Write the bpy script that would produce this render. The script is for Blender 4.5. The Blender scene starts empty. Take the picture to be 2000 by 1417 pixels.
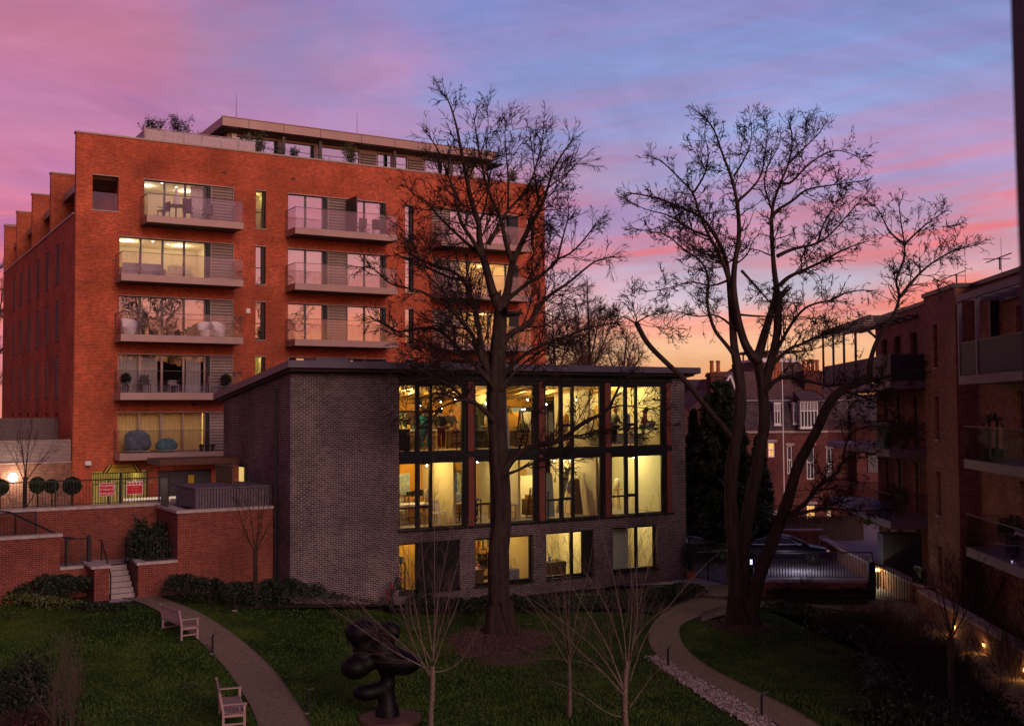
import bpy, bmesh, math, random
import numpy as np
from mathutils import Vector, Matrix
R=math.radians; PI=math.pi
random.seed(7)
scene=bpy.context.scene
COL=scene.collection
# ---------------------------------------------------------------- camera model
F=2172.0; PT=math.atan(90/F); AR=R(.34); H=8.0
sp,cp,sa,ca=math.sin(PT),math.cos(PT),math.sin(AR),math.cos(AR)
FW=(0,cp,sp); _R0=(1,0,0); _U0=(0,-sp,cp)
CR=[ca*_R0[i]-sa*_U0[i] for i in range(3)]; CU=[sa*_R0[i]+ca*_U0[i] for i in range(3)]
def ray(px,py):
    a=(px-1000)/F; b=-(py-708.5)/F
    return [FW[i]+a*CR[i]+b*CU[i] for i in range(3)]
def atY(px,py,Y):
    d=ray(px,py); t=Y/d[1]; return Vector((d[0]*t,Y,H+d[2]*t))
def sstep(t):
    t=max(0,min(1,t)); return t*t*(3-2*t)
def gz(x,y): return 1.15*sstep((y-31)/9)*sstep((-x-3.5)/9)
def gnd(px,py):
    d=ray(px,py); t=12
    while t<150:
        x,y,z=d[0]*t,d[1]*t,H+d[2]*t
        if z<=gz(x,y): return Vector((x,y,gz(x,y)))
        t+=.03
    return Vector((d[0]*t,d[1]*t,0))
class Fr:
    def __init__(s,O,ang): s.O=O; s.a=ang; s.u=(math.cos(ang),math.sin(ang)); s.v=(-math.sin(ang),math.cos(ang))
    def at(s,px,py,v=0):
        d=ray(px,py); dn=d[0]*s.v[0]+d[1]*s.v[1]; t=(v+s.O[0]*s.v[0]+s.O[1]*s.v[1])/dn
        x,y=d[0]*t,d[1]*t; return ((x-s.O[0])*s.u[0]+(y-s.O[1])*s.u[1], H+d[2]*t)
    def side(s,px,py,u=0):
        d=ray(px,py); dn=d[0]*s.u[0]+d[1]*s.u[1]; t=(u+s.O[0]*s.u[0]+s.O[1]*s.u[1])/dn
        x,y=d[0]*t,d[1]*t; return ((x-s.O[0])*s.v[0]+(y-s.O[1])*s.v[1], H+d[2]*t)
    def w(s,u,v,z): return Vector((s.O[0]+u*s.u[0]+v*s.v[0], s.O[1]+u*s.u[1]+v*s.v[1], z))
ANG=R(31.13)
RB=Fr((-22.46,57),ANG); BB=Fr((-8.49,42.6),ANG); RR=Fr((16.585,41.5),R(85.15))
# ---------------------------------------------------------------- materials
def lin(c):
    c=c/255; return c/12.92 if c<=.04045 else ((c+.055)/1.055)**2.4
def rgb(r,g,b,a=1): return (lin(r),lin(g),lin(b),a)
MATS={}
def mat(name,col,rough=.8,metal=0,spec=.3,noise=0,nscale=3,bump=0,bscale=20,emit=None,estr=0,col2=None):
    m=bpy.data.materials.new(name); m.use_nodes=True; nt=m.node_tree; b=nt.nodes['Principled BSDF']
    b.inputs['Roughness'].default_value=rough; b.inputs['Metallic'].default_value=metal
    b.inputs['Specular IOR Level'].default_value=spec
    b.inputs['Base Color'].default_value=(*col[:3],1)
    tc=nt.nodes.new('ShaderNodeTexCoord')
    if noise or col2:
        n=nt.nodes.new('ShaderNodeTexNoise'); n.inputs['Scale'].default_value=nscale; n.inputs['Detail'].default_value=6; n.inputs['Roughness'].default_value=.65
        nt.links.new(tc.outputs['Object'],n.inputs['Vector'])
        r=nt.nodes.new('ShaderNodeValToRGB'); r.color_ramp.elements[0].position=.3; r.color_ramp.elements[1].position=.7
        c2=col2 or tuple(c*(1+noise) for c in col[:3]); c1=col if col2 else tuple(c*(1-noise) for c in col[:3])
        r.color_ramp.elements[0].color=(*c1[:3],1); r.color_ramp.elements[1].color=(*c2[:3],1)
        nt.links.new(n.outputs['Fac'],r.inputs['Fac']); nt.links.new(r.outputs['Color'],b.inputs['Base Color'])
    if bump:
        n=nt.nodes.new('ShaderNodeTexNoise'); n.inputs['Scale'].default_value=bscale; n.inputs['Detail'].default_value=5
        nt.links.new(tc.outputs['Object'],n.inputs['Vector'])
        bp=nt.nodes.new('ShaderNodeBump'); bp.inputs['Strength'].default_value=bump; bp.inputs['Distance'].default_value=.03
        nt.links.new(n.outputs['Fac'],bp.inputs['Height']); nt.links.new(bp.outputs['Normal'],b.inputs['Normal'])
    if emit:
        b.inputs['Emission Color'].default_value=(*emit[:3],1); b.inputs['Emission Strength'].default_value=estr
    MATS[name]=m; return m
def brick(name,c1,c2,mortar,wear=.35,bw=.225,rh=.075,ms=.01,stain=None):
    m=bpy.data.materials.new(name); m.use_nodes=True; nt=m.node_tree; N=nt.nodes; L=nt.links; b=N['Principled BSDF']
    b.inputs['Roughness'].default_value=.85; b.inputs['Specular IOR Level'].default_value=.2
    tc=N.new('ShaderNodeTexCoord'); sx=N.new('ShaderNodeSeparateXYZ'); L.new(tc.outputs['Object'],sx.inputs[0])
    ad=N.new('ShaderNodeMath'); ad.operation='ADD'; L.new(sx.outputs[0],ad.inputs[0]); L.new(sx.outputs[1],ad.inputs[1])
    cx=N.new('ShaderNodeCombineXYZ'); L.new(ad.outputs[0],cx.inputs[0]); L.new(sx.outputs[2],cx.inputs[1])
    br=N.new('ShaderNodeTexBrick'); L.new(cx.outputs[0],br.inputs['Vector'])
    br.inputs['Scale'].default_value=1; br.inputs['Brick Width'].default_value=bw; br.inputs['Row Height'].default_value=rh
    br.inputs['Mortar Size'].default_value=ms; br.inputs['Mortar Smooth'].default_value=.2; br.inputs['Bias'].default_value=-.1
    br.inputs['Color1'].default_value=(*c1[:3],1); br.inputs['Color2'].default_value=(*c2[:3],1); br.inputs['Mortar'].default_value=(*mortar[:3],1)
    n=N.new('ShaderNodeTexNoise'); n.inputs['Scale'].default_value=.45; n.inputs['Detail'].default_value=7; n.inputs['Roughness'].default_value=.62
    L.new(tc.outputs['Object'],n.inputs['Vector'])
    mr=N.new('ShaderNodeMapRange'); mr.inputs['From Min'].default_value=.3; mr.inputs['From Max'].default_value=.7
    mr.inputs['To Min'].default_value=1-wear; mr.inputs['To Max'].default_value=1+wear*.6; L.new(n.outputs['Fac'],mr.inputs['Value'])
    mx=N.new('ShaderNodeVectorMath'); mx.operation='SCALE'; L.new(br.outputs['Color'],mx.inputs[0]); L.new(mr.outputs[0],mx.inputs['Scale'])
    out=mx.outputs[0]
    # patches of individual brick-sized variation
    n2=N.new('ShaderNodeTexNoise'); n2.inputs['Scale'].default_value=5; n2.inputs['Detail'].default_value=3
    L.new(tc.outputs['Object'],n2.inputs['Vector'])
    mr2=N.new('ShaderNodeMapRange'); mr2.inputs['From Min'].default_value=.3; mr2.inputs['From Max'].default_value=.7; mr2.inputs['To Min'].default_value=.82; mr2.inputs['To Max'].default_value=1.18
    L.new(n2.outputs['Fac'],mr2.inputs['Value'])
    m2=N.new('ShaderNodeVectorMath'); m2.operation='SCALE'; L.new(out,m2.inputs[0]); L.new(mr2.outputs[0],m2.inputs['Scale']); out=m2.outputs[0]
    if stain:
        n3=N.new('ShaderNodeTexNoise'); n3.inputs['Scale'].default_value=.22; n3.inputs['Detail'].default_value=4; mp=N.new('ShaderNodeMapping'); mp.inputs['Location'].default_value=(7,3,2)
        L.new(tc.outputs['Object'],mp.inputs[0]); L.new(mp.outputs[0],n3.inputs['Vector'])
        r3=N.new('ShaderNodeMapRange'); r3.inputs['From Min'].default_value=.5; r3.inputs['From Max'].default_value=.72; r3.inputs['To Max'].default_value=.55; L.new(n3.outputs['Fac'],r3.inputs['Value'])
        m3=N.new('ShaderNodeMix'); m3.data_type='RGBA'; L.new(r3.outputs[0],m3.inputs['Factor']); L.new(out,m3.inputs['A']); m3.inputs['B'].default_value=(*stain[:3],1); out=m3.outputs['Result']
    L.new(out,b.inputs['Base Color'])
    bp=N.new('ShaderNodeBump'); bp.inputs['Strength'].default_value=.5; bp.inputs['Distance'].default_value=.01; bp.invert=True
    L.new(br.outputs['Fac'],bp.inputs['Height']); L.new(bp.outputs['Normal'],b.inputs['Normal'])
    MATS[name]=m; return m
def glass(name,refl=.3,tint=(1,1,1),rough=0.0,lo=.05):
    m=bpy.data.materials.new(name); m.use_nodes=True; nt=m.node_tree; N=nt.nodes; L=nt.links; N.clear()
    o=N.new('ShaderNodeOutputMaterial'); mx=N.new('ShaderNodeMixShader'); t=N.new('ShaderNodeBsdfTransparent'); g=N.new('ShaderNodeBsdfGlossy')
    g.inputs['Roughness'].default_value=rough; t.inputs['Color'].default_value=(*tint,1)
    lw=N.new('ShaderNodeLayerWeight'); lw.inputs['Blend'].default_value=.25
    tc=N.new('ShaderNodeTexCoord'); nz=N.new('ShaderNodeTexNoise'); nz.inputs['Scale'].default_value=.8; L.new(tc.outputs['Object'],nz.inputs['Vector'])
    bp=N.new('ShaderNodeBump'); bp.inputs['Strength'].default_value=.06; bp.inputs['Distance'].default_value=.15; L.new(nz.outputs['Fac'],bp.inputs['Height']); L.new(bp.outputs['Normal'],g.inputs['Normal'])
    mr=N.new('ShaderNodeMapRange'); mr.inputs['To Min'].default_value=lo+refl; mr.inputs['To Max'].default_value=min(1,refl+.35)
    L.new(lw.outputs['Facing'],mr.inputs['Value']); L.new(mr.outputs[0],mx.inputs[0]); L.new(t.outputs[0],mx.inputs[1]); L.new(g.outputs[0],mx.inputs[2]); L.new(mx.outputs[0],o.inputs[0])
    MATS[name]=m; return m
def emis(name,col,st):
    m=bpy.data.materials.new(name); m.use_nodes=True; b=m.node_tree.nodes['Principled BSDF']
    b.inputs['Base Color'].default_value=(*col[:3],1); b.inputs['Emission Color'].default_value=(*col[:3],1); b.inputs['Emission Strength'].default_value=st
    MATS[name]=m; return m
RED=brick('red_brick',(.60,.078,.016),(.34,.036,.010),(.50,.24,.15),.42,stain=(.19,.045,.02))
RED2=brick('terrace_brick',(.23,.040,.020),(.15,.024,.014),(.26,.14,.11),.3)
DKB=brick('slate_brick',(.040,.023,.026),(.115,.072,.070),(.31,.25,.25),.5,ms=.012)
ORB=brick('right_brick',(.29,.115,.065),(.15,.06,.04),(.30,.2,.15),.3)
VIC=brick('old_red_brick',(.17,.045,.036),(.10,.028,.024),(.14,.08,.07),.35)
STONE=mat('coping_stone',(.42,.34,.31),.85,noise=.25,nscale=4,bump=.3)
BRZ=mat('bronze_metal',(.34,.225,.19),.45,metal=.25,spec=.4,noise=.1,nscale=.7)
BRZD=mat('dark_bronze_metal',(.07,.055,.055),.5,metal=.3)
LOUV=mat('louvre_metal',(.33,.25,.21),.5,metal=.2,noise=.1)
ROOFM=mat('roof_zinc',(.115,.10,.13),.45,metal=.3,noise=.12,nscale=1)
BLK=mat('black_metal',(.018,.017,.022),.45,metal=.2)
BLKF=mat('black_frame',(.012,.012,.014),.5)
GREYF=mat('grey_frame',(.10,.085,.085),.5,metal=.2)
RUST=mat('rust_red_timber',(.20,.055,.035),.65,noise=.25,nscale=8)
TIMB=mat('weathered_timber',(.32,.24,.22),.75,noise=.25,nscale=9)
TEAK=mat('pale_teak',(.38,.25,.23),.7,noise=.15,nscale=12)
WHT=mat('white_paint',(.75,.72,.70),.6)
CREAM=mat('cream_wall',(.78,.68,.48),.85,noise=.04)
OCH=mat('ochre_wall',(.70,.34,.06),.8,noise=.12,nscale=1.2)
PALEG=mat('pale_green_wall',(.50,.58,.42),.8,noise=.05)
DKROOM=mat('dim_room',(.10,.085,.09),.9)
WOOD=mat('plywood',(.50,.30,.12),.6,noise=.2,nscale=6)
WOODD=mat('dark_wood',(.09,.05,.03),.6,noise=.2,nscale=6)
GRYF=mat('grey_board',(.22,.23,.24),.7,noise=.1)
CURT=mat('pale_curtain',(.62,.55,.52),.9,noise=.1,nscale=2)
YCURT=mat('yellow_curtain',(.75,.60,.25),.9,noise=.08,nscale=2)
G_SKY=glass('window_glass_reflective',.55,(.75,.75,.8),lo=0)
G_MID=glass('window_glass_mid',.10,(.9,.9,.9))
G_LIT=glass('window_glass_clear',.02,(.95,.95,.95))
G_BAL=glass('balustrade_glass',.0,(.93,.91,.93),lo=.055)
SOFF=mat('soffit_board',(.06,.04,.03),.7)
LAMP=emis('lamp_glow',(1,.93,.78),14)
LAMPS=emis('spot_glow',(1,.9,.7),22)
AMB=emis('amber_glow',(1,.45,.08),9)
PATHM=mat('resin_gravel_path',(.15,.10,.062),.95,col2=(.30,.215,.14),nscale=9,bump=.6,bscale=60)
PAVM=mat('stone_paving',(.36,.30,.28),.9,noise=.15,nscale=3)
MULCH=mat('bark_mulch',(.035,.016,.012),.95,col2=(.11,.05,.04),nscale=22,bump=.8,bscale=40)
SOIL=mat('bed_soil',(.016,.009,.007),.95,col2=(.05,.026,.02),nscale=14,bump=.8,bscale=30)
PEB=mat('pebbles',(.18,.12,.11),.9,col2=(.5,.38,.36),nscale=30,bump=1,bscale=45)
ASPH=mat('driveway_paving',(.20,.17,.19),.8,noise=.2,nscale=2)
BARK=mat('grey_brown_bark',(.018,.011,.009),.95,col2=(.060,.038,.028),nscale=7,bump=.9,bscale=14)
TWIG=mat('dark_twig',(.022,.012,.011),.9)
PBARK=mat('pale_young_bark',(.065,.045,.036),.85,col2=(.24,.18,.145),nscale=14)
PTWIG=mat('pale_twig',(.11,.07,.06),.85)
FTWIG=mat('far_twig',(.12,.055,.055),.95)
BRONZ=mat('dark_patina_bronze',(.0035,.0025,.004),.55,spec=.2,metal=.0,noise=.3,nscale=5,bump=.3,bscale=6)
def leafmat(name,c1,c2,rough=.55):
    return mat(name,c1,rough,col2=c2,nscale=2.5,spec=.35)
LEAFD=leafmat('dark_leaf',(.007,.013,.006),(.028,.042,.018))
LEAFM=leafmat('mid_leaf',(.014,.03,.010),(.05,.075,.022))
LEAFY=leafmat('olive_leaf',(.03,.045,.012),(.12,.13,.035))
LEAFC=leafmat('conifer_leaf',(.010,.016,.007),(.038,.052,.020))
LEAFR=leafmat('russet_twig',(.03,.012,.010),(.08,.032,.022))
def barkify(m):
    nt=m.node_tree; L=nt.links
    for n in list(nt.nodes):
        if n.type=='TEX_NOISE':
            mp=nt.nodes.new('ShaderNodeMapping'); mp.inputs['Scale'].default_value=(1,1,.16); tc=[q for q in nt.nodes if q.type=='TEX_COORD'][0]
            L.new(tc.outputs['Object'],mp.inputs[0]); L.new(mp.outputs[0],n.inputs['Vector'])
barkify(BARK)
# lawn
def lawnmat():
    m=bpy.data.materials.new('lawn_grass'); m.use_nodes=True; nt=m.node_tree; N=nt.nodes; L=nt.links; b=N['Principled BSDF']; b.inputs['Roughness'].default_value=.95; b.inputs['Specular IOR Level'].default_value=.1
    tc=N.new('ShaderNodeTexCoord')
    a=N.new('ShaderNodeTexNoise'); a.inputs['Scale'].default_value=.35; a.inputs['Detail'].default_value=8; a.inputs['Roughness'].default_value=.7; L.new(tc.outputs['Object'],a.inputs['Vector'])
    r=N.new('ShaderNodeValToRGB'); e=r.color_ramp.elements; e[0].position=.33; e[0].color=(.010,.026,.003,1); e[1].position=.70; e[1].color=(.10,.14,.014,1)
    x=r.color_ramp.elements.new(.5); x.color=(.030,.058,.007,1)
    L.new(a.outputs['Fac'],r.inputs['Fac'])
    f=N.new('ShaderNodeTexNoise'); f.inputs['Scale'].default_value=14; f.inputs['Detail'].default_value=6; f.inputs['Roughness'].default_value=.8; L.new(tc.outputs['Object'],f.inputs['Vector'])
    mr=N.new('ShaderNodeMapRange'); mr.inputs['From Min'].default_value=.3; mr.inputs['From Max'].default_value=.7; mr.inputs['To Min'].default_value=.35; mr.inputs['To Max'].default_value=1.7; L.new(f.outputs['Fac'],mr.inputs['Value'])
    s=N.new('ShaderNodeVectorMath'); s.operation='SCALE'; L.new(r.outputs[0],s.inputs[0]); L.new(mr.outputs[0],s.inputs['Scale']); L.new(s.outputs[0],b.inputs['Base Color'])
    bp=N.new('ShaderNodeBump'); bp.inputs['Strength'].default_value=1; bp.inputs['Distance'].default_value=.06; L.new(f.outputs['Fac'],bp.inputs['Height']); L.new(bp.outputs['Normal'],b.inputs['Normal'])
    return m
LAWN=lawnmat()
def slatemat():
    m=brick('roof_slate',(.07,.05,.06),(.11,.075,.085),(.03,.022,.028),.35,bw=.3,rh=.2,ms=.012); return m
SLATE=slatemat()
TILE=brick('clay_roof_tile',(.13,.07,.06),(.18,.10,.085),(.05,.03,.03),.3,bw=.22,rh=.16,ms=.012)
# ---------------------------------------------------------------- mesh helpers
class MB:
    def __init__(s): s.v=[]; s.f=[]
    def quad(s,a,b,c,d):
        n=len(s.v); s.v+= [tuple(a),tuple(b),tuple(c),tuple(d)]; s.f.append((n,n+1,n+2,n+3)); return s
    def poly(s,pts):
        n=len(s.v); s.v+=[tuple(p) for p in pts]; s.f.append(tuple(range(n,n+len(pts)))); return s
    def box(s,x0,x1,y0,y1,z0,z1):
        n=len(s.v)
        s.v+=[(x0,y0,z0),(x1,y0,z0),(x1,y1,z0),(x0,y1,z0),(x0,y0,z1),(x1,y0,z1),(x1,y1,z1),(x0,y1,z1)]
        s.f+=[(n,n+3,n+2,n+1),(n+4,n+5,n+6,n+7),(n,n+1,n+5,n+4),(n+1,n+2,n+6,n+5),(n+2,n+3,n+7,n+6),(n+3,n,n+4,n+7)]; return s
    def bar(s,a,b,w,h=None,up=(0,0,1)):
        a=Vector(a); b=Vector(b); d=(b-a).normalized(); h=h or w
        u=Vector(up)
        if abs(d.dot(u))>.95: u=Vector((0,1,0))
        x=d.cross(u).normalized()*w/2; y=x.cross(d).normalized()*h/2
        n=len(s.v)
        for p in (a,b):
            for sx,sy in ((-1,-1),(1,-1),(1,1),(-1,1)): s.v.append(tuple(p+x*sx+y*sy))
        s.f+=[(n,n+1,n+2,n+3),(n+7,n+6,n+5,n+4)]+[(n+i,n+4+i,n+4+(i+1)%4,n+(i+1)%4) for i in range(4)]; return s
    def prism(s,pts,z0,z1):
        n=len(s.v); k=len(pts)
        s.v+=[(p[0],p[1],z0) for p in pts]+[(p[0],p[1],z1) for p in pts]
        s.f+=[tuple(range(n+k-1,n-1,-1)),tuple(range(n+k,n+2*k))]+[(n+i,n+(i+1)%k,n+k+(i+1)%k,n+k+i) for i in range(k)]; return s
    def prism_ax(s,pts,a0,a1,ax='y'):
        # pts in the plane normal to axis ax; (x,z) for y, (y,z) for x
        n=len(s.v); k=len(pts)
        for a in (a0,a1):
            for p in pts: s.v.append((p[0],a,p[1]) if ax=='y' else (a,p[0],p[1]))
        s.f+=[tuple(range(n+k-1,n-1,-1)),tuple(range(n+k,n+2*k))]+[(n+i,n+(i+1)%k,n+k+(i+1)%k,n+k+i) for i in range(k)]; return s
    def tube(s,pts,rad,k=8,cap=True):
        pts=[Vector(p) for p in pts]; n0=len(s.v)
        if not hasattr(rad,'__len__'): rad=[rad]*len(pts)
        ref=Vector((.31,.17,.93))
        for i,p in enumerate(pts):
            d=(pts[min(i+1,len(pts)-1)]-pts[max(i-1,0)]).normalized()
            r=ref if abs(d.dot(ref.normalized()))<.9 else Vector((1,.1,0))
            x=d.cross(r).normalized(); y=d.cross(x)
            for j in range(k):
                a=2*PI*j/k; s.v.append(tuple(p+(x*math.cos(a)+y*math.sin(a))*rad[i]))
        for i in range(len(pts)-1):
            for j in range(k):
                s.f.append((n0+i*k+j,n0+i*k+(j+1)%k,n0+(i+1)*k+(j+1)%k,n0+(i+1)*k+j))
        if cap: s.f.append(tuple(n0+j for j in range(k-1,-1,-1))); s.f.append(tuple(n0+(len(pts)-1)*k+j for j in range(k)))
        return s
    def lathe(s,prof,c=(0,0,0),k=16):
        n0=len(s.v)
        for r,z in prof:
            for j in range(k):
                a=2*PI*j/k; s.v.append((c[0]+r*math.cos(a),c[1]+r*math.sin(a),c[2]+z))
        for i in range(len(prof)-1):
            for j in range(k): s.f.append((n0+i*k+j,n0+i*k+(j+1)%k,n0+(i+1)*k+(j+1)%k,n0+(i+1)*k+j))
        s.f.append(tuple(n0+j for j in range(k-1,-1,-1))); s.f.append(tuple(n0+(len(prof)-1)*k+j for j in range(k))); return s
    def ball(s,c,r,k=12,m=8,sc=(1,1,1),bump=0,rng=None):
        n0=len(s.v)
        for i in range(m+1):
            t=PI*i/m
            for j in range(k):
                a=2*PI*j/k; rr=r*(1+(rng.uniform(-bump,bump) if bump else 0))
                s.v.append((c[0]+rr*sc[0]*math.sin(t)*math.cos(a),c[1]+rr*sc[1]*math.sin(t)*math.sin(a),c[2]+rr*sc[2]*math.cos(t)))
        for i in range(m):
            for j in range(k): s.f.append((n0+i*k+j,n0+(i+1)*k+j,n0+(i+1)*k+(j+1)%k,n0+i*k+(j+1)%k))
        return s
    def build(s,name,m,parent=None,loc=None,rz=0,smooth=False):
        me=bpy.data.meshes.new(name); me.from_pydata(s.v,[],s.f); me.materials.append(m); me.update()
        if smooth: me.polygons.foreach_set('use_smooth',[True]*len(me.polygons))
        o=bpy.data.objects.new(name,me); COL.objects.link(o)
        if parent: o.parent=parent
        if loc is not None: o.location=loc
        if rz: o.rotation_euler=(0,0,rz)
        return o
def tag(o,label=None,cat=None,group=None,kind=None):
    if label: o['label']=label
    if cat: o['category']=cat
    if group: o['group']=group
    if kind: o['kind']=kind
    return o
def thing(name,label,cat,loc=(0,0,0),rz=0,group=None):
    o=bpy.data.objects.new(name,None); o.empty_display_size=.3; COL.objects.link(o); o.location=loc; o.rotation_euler=(0,0,rz)
    return tag(o,label,cat,group)
def copy_tree(o,loc,rz,label,parent=None):
    c=o.copy(); COL.objects.link(c)
    if parent is None: c.location=loc; c.rotation_euler=(0,0,rz); c['label']=label
    else: c.parent=parent
    for ch in list(o.children): copy_tree(ch,None,None,None,c)
    return c
def wall(mb,a0,a1,z0,z1,ops,t0,t1,mp):
    """flat wall with rectangular openings; mp(a,d,z)->xyz"""
    A=sorted({a0,a1,*[q for o in ops for q in o[:2] if a0<q<a1]}); Z=sorted({z0,z1,*[q for o in ops for q in o[2:4] if z0<q<z1]})
    def solid(i,j):
        if i<0 or j<0 or i>=len(A)-1 or j>=len(Z)-1: return False
        am=(A[i]+A[i+1])/2; zm=(Z[j]+Z[j+1])/2
        return not any(o[0]<am<o[1] and o[2]<zm<o[3] for o in ops)
    for i in range(len(A)-1):
        for j in range(len(Z)-1):
            if not solid(i,j): continue
            a,b,c,d=A[i],A[i+1],Z[j],Z[j+1]
            mb.quad(mp(a,t0,c),mp(b,t0,c),mp(b,t0,d),mp(a,t0,d)); mb.quad(mp(a,t1,c),mp(a,t1,d),mp(b,t1,d),mp(b,t1,c))
            if not solid(i-1,j): mb.quad(mp(a,t0,c),mp(a,t0,d),mp(a,t1,d),mp(a,t1,c))
            if not solid(i+1,j): mb.quad(mp(b,t0,c),mp(b,t1,c),mp(b,t1,d),mp(b,t0,d))
            if not solid(i,j-1): mb.quad(mp(a,t0,c),mp(a,t1,c),mp(b,t1,c),mp(b,t0,c))
            if not solid(i,j+1): mb.quad(mp(a,t0,d),mp(b,t0,d),mp(b,t1,d),mp(a,t1,d))
mF=lambda a,d,z:(a,d,z)
mS=lambda a,d,z:(d,a,z)
def text(body,size,m,parent,loc,rot,name='lettering',ext=.004):
    cu=bpy.data.curves.new(name,'FONT'); cu.body=body; cu.size=size; cu.extrude=ext; cu.align_x='CENTER'; cu.align_y='CENTER'
    to=bpy.data.objects.new(name,cu); COL.objects.link(to); bpy.context.view_layer.update()
    me=bpy.data.meshes.new_from_object(to); bpy.data.objects.remove(to); me.materials.clear(); me.materials.append(m)
    o=bpy.data.objects.new(name,me); COL.objects.link(o); o.parent=parent; o.location=loc; o.rotation_euler=rot; return o
def alight(parent,loc,sx,sy,power,col=(1,.82,.5),rot=(0,0,0),name='ceiling_light_source'):
    l=bpy.data.lights.new(name,'AREA'); l.shape='RECTANGLE'; l.size=sx; l.size_y=sy; l.energy=power; l.color=col
    o=bpy.data.objects.new(name,l); COL.objects.link(o); o.location=loc; o.rotation_euler=rot
    if parent: o.parent=parent
    return o
def spots(parent,u,v,z,su,n,power,col,name='spot_light_source'):
    # a row of small ceiling spots
    for i in range(n): plight(parent,(u+su*((i+.5)/n-.5),v+.5*((i%2)-.5),z),power/n,col,.05,name)
def plight(parent,loc,power,col,rad=.1,name='lamp_light_source'):
    l=bpy.data.lights.new(name,'POINT'); l.energy=power; l.color=col; l.shadow_soft_size=rad
    o=bpy.data.objects.new(name,l); COL.objects.link(o); o.location=loc
    if parent: o.parent=parent
    return o
# numpy tube sweep for trees: paths = [(pts Nx3, radii N)], k sides
def sweep(paths,k):
    V=[];Fa=[];n0=0
    ang=np.arange(k)*2*np.pi/k; ca_,sa_=np.cos(ang),np.sin(ang)
    for P,r in paths:
        n=len(P)
        D=np.empty_like(P); D[1:-1]=P[2:]-P[:-2] if n>2 else D[1:-1]; D[0]=P[1]-P[0]; D[-1]=P[-1]-P[-2]
        D/=np.linalg.norm(D,axis=1)[:,None]+1e-9
        m=D.mean(axis=0); ref=np.array((.2,.1,1.)) if abs(m[2])<.8*np.linalg.norm(m)+1e-9 else np.array((1.,.3,.1))
        X=np.cross(D,ref); X/=np.linalg.norm(X,axis=1)[:,None]+1e-9; Y=np.cross(D,X)
        ring=P[:,None,:]+(X[:,None,:]*ca_[None,:,None]+Y[:,None,:]*sa_[None,:,None])*r[:,None,None]
        V.append(ring.reshape(-1,3))
        i=np.arange(n-1)[:,None]*k; j=np.arange(k)[None,:]; j2=(j+1)%k
        Fa.append(np.stack([n0+i+j,n0+i+j2,n0+i+k+j2,n0+i+k+j],-1).reshape(-1,4)); n0+=n*k
    return np.concatenate(V),np.concatenate(Fa)
def sweep_bark(paths,k,rng,amp=.07):
    out=[]; 
    V,Q=sweep(paths,k); i0=0
    for P,r in paths:
        n=len(P); a=np.arange(k)*2*np.pi/k; L=np.concatenate([[0],np.cumsum(np.linalg.norm(P[1:]-P[:-1],axis=1))]); ph=rng.uniform(0,6,6)
        m=1+amp*(np.sin(5*a[None,:]+ph[0]+.5*np.sin(L[:,None]*1.3+ph[1]))+.6*np.sin(9*a[None,:]+ph[2]+.8*np.sin(L[:,None]*2.1+ph[3])))+.05*np.sin(L[:,None]*3.3+ph[4])*np.sin(2*a[None,:]+ph[5])+rng.normal(scale=amp*.28,size=(n,k))
        blk=V[i0:i0+n*k].reshape(n,k,3); blk[:]=P[:,None,:]+(blk-P[:,None,:])*m[:,:,None]; i0+=n*k
    return V,Q
def npmesh(name,V,Q,m,parent=None,loc=None,smooth=True):
    me=bpy.data.meshes.new(name); nv=len(V); nf=len(Q); w=Q.shape[1]
    me.vertices.add(nv); me.vertices.foreach_set('co',V.astype(np.float32).ravel())
    me.loops.add(nf*w); me.loops.foreach_set('vertex_index',Q.astype(np.int32).ravel())
    me.polygons.add(nf); me.polygons.foreach_set('loop_start',np.arange(0,nf*w,w,dtype=np.int32))
    try: me.polygons.foreach_set('loop_total',np.full(nf,w,dtype=np.int32))
    except Exception: pass
    if smooth: me.polygons.foreach_set('use_smooth',np.ones(nf,dtype=bool))
    me.update(calc_edges=True); me.validate(); me.materials.append(m)
    o=bpy.data.objects.new(name,me); COL.objects.link(o)
    if parent: o.parent=parent
    if loc is not None: o.location=loc
    return o
def leaves(P,size,rng,aspect=.5,up=0):
    """P Nx3 centres -> random oriented leaf quads (rhombus)"""
    n=len(P); a=rng.normal(size=(n,3)); a[:,2]+=up; a/=np.linalg.norm(a,axis=1)[:,None]
    b=np.cross(a,rng.normal(size=(n,3))); b/=np.linalg.norm(b,axis=1)[:,None]+1e-9
    s=size*rng.uniform(.6,1.4,(n,1)); 
    V=np.stack([P-a*s,P+b*s*aspect,P+a*s,P-b*s*aspect],1).reshape(-1,3)
    return V,np.arange(4*n).reshape(n,4)
# ---------------------------------------------------------------- camera
cam=bpy.data.cameras.new('camera'); co=bpy.data.objects.new('camera',cam); COL.objects.link(co); scene.camera=co
M=Matrix(((CR[0],CU[0],-FW[0],0),(CR[1],CU[1],-FW[1],0),(CR[2],CU[2],-FW[2],H),(0,0,0,1))); co.matrix_world=M
cam.sensor_width=36; cam.lens=F/2000*36; cam.clip_end=2000; cam.clip_start=.05
cam.dof.use_dof=True; cam.dof.focus_distance=55; cam.dof.aperture_fstop=8
scene.view_settings.view_transform='Standard'; scene.view_settings.look='None'; scene.view_settings.exposure=0; scene.view_settings.gamma=1
scene.cycles.use_denoising=True; scene.cycles.max_bounces=6; scene.cycles.transparent_max_bounces=24; scene.cycles.diffuse_bounces=3; scene.cycles.glossy_bounces=3
scene.cycles.sample_clamp_indirect=4; scene.cycles.caustics_reflective=False; scene.cycles.caustics_refractive=False
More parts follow.
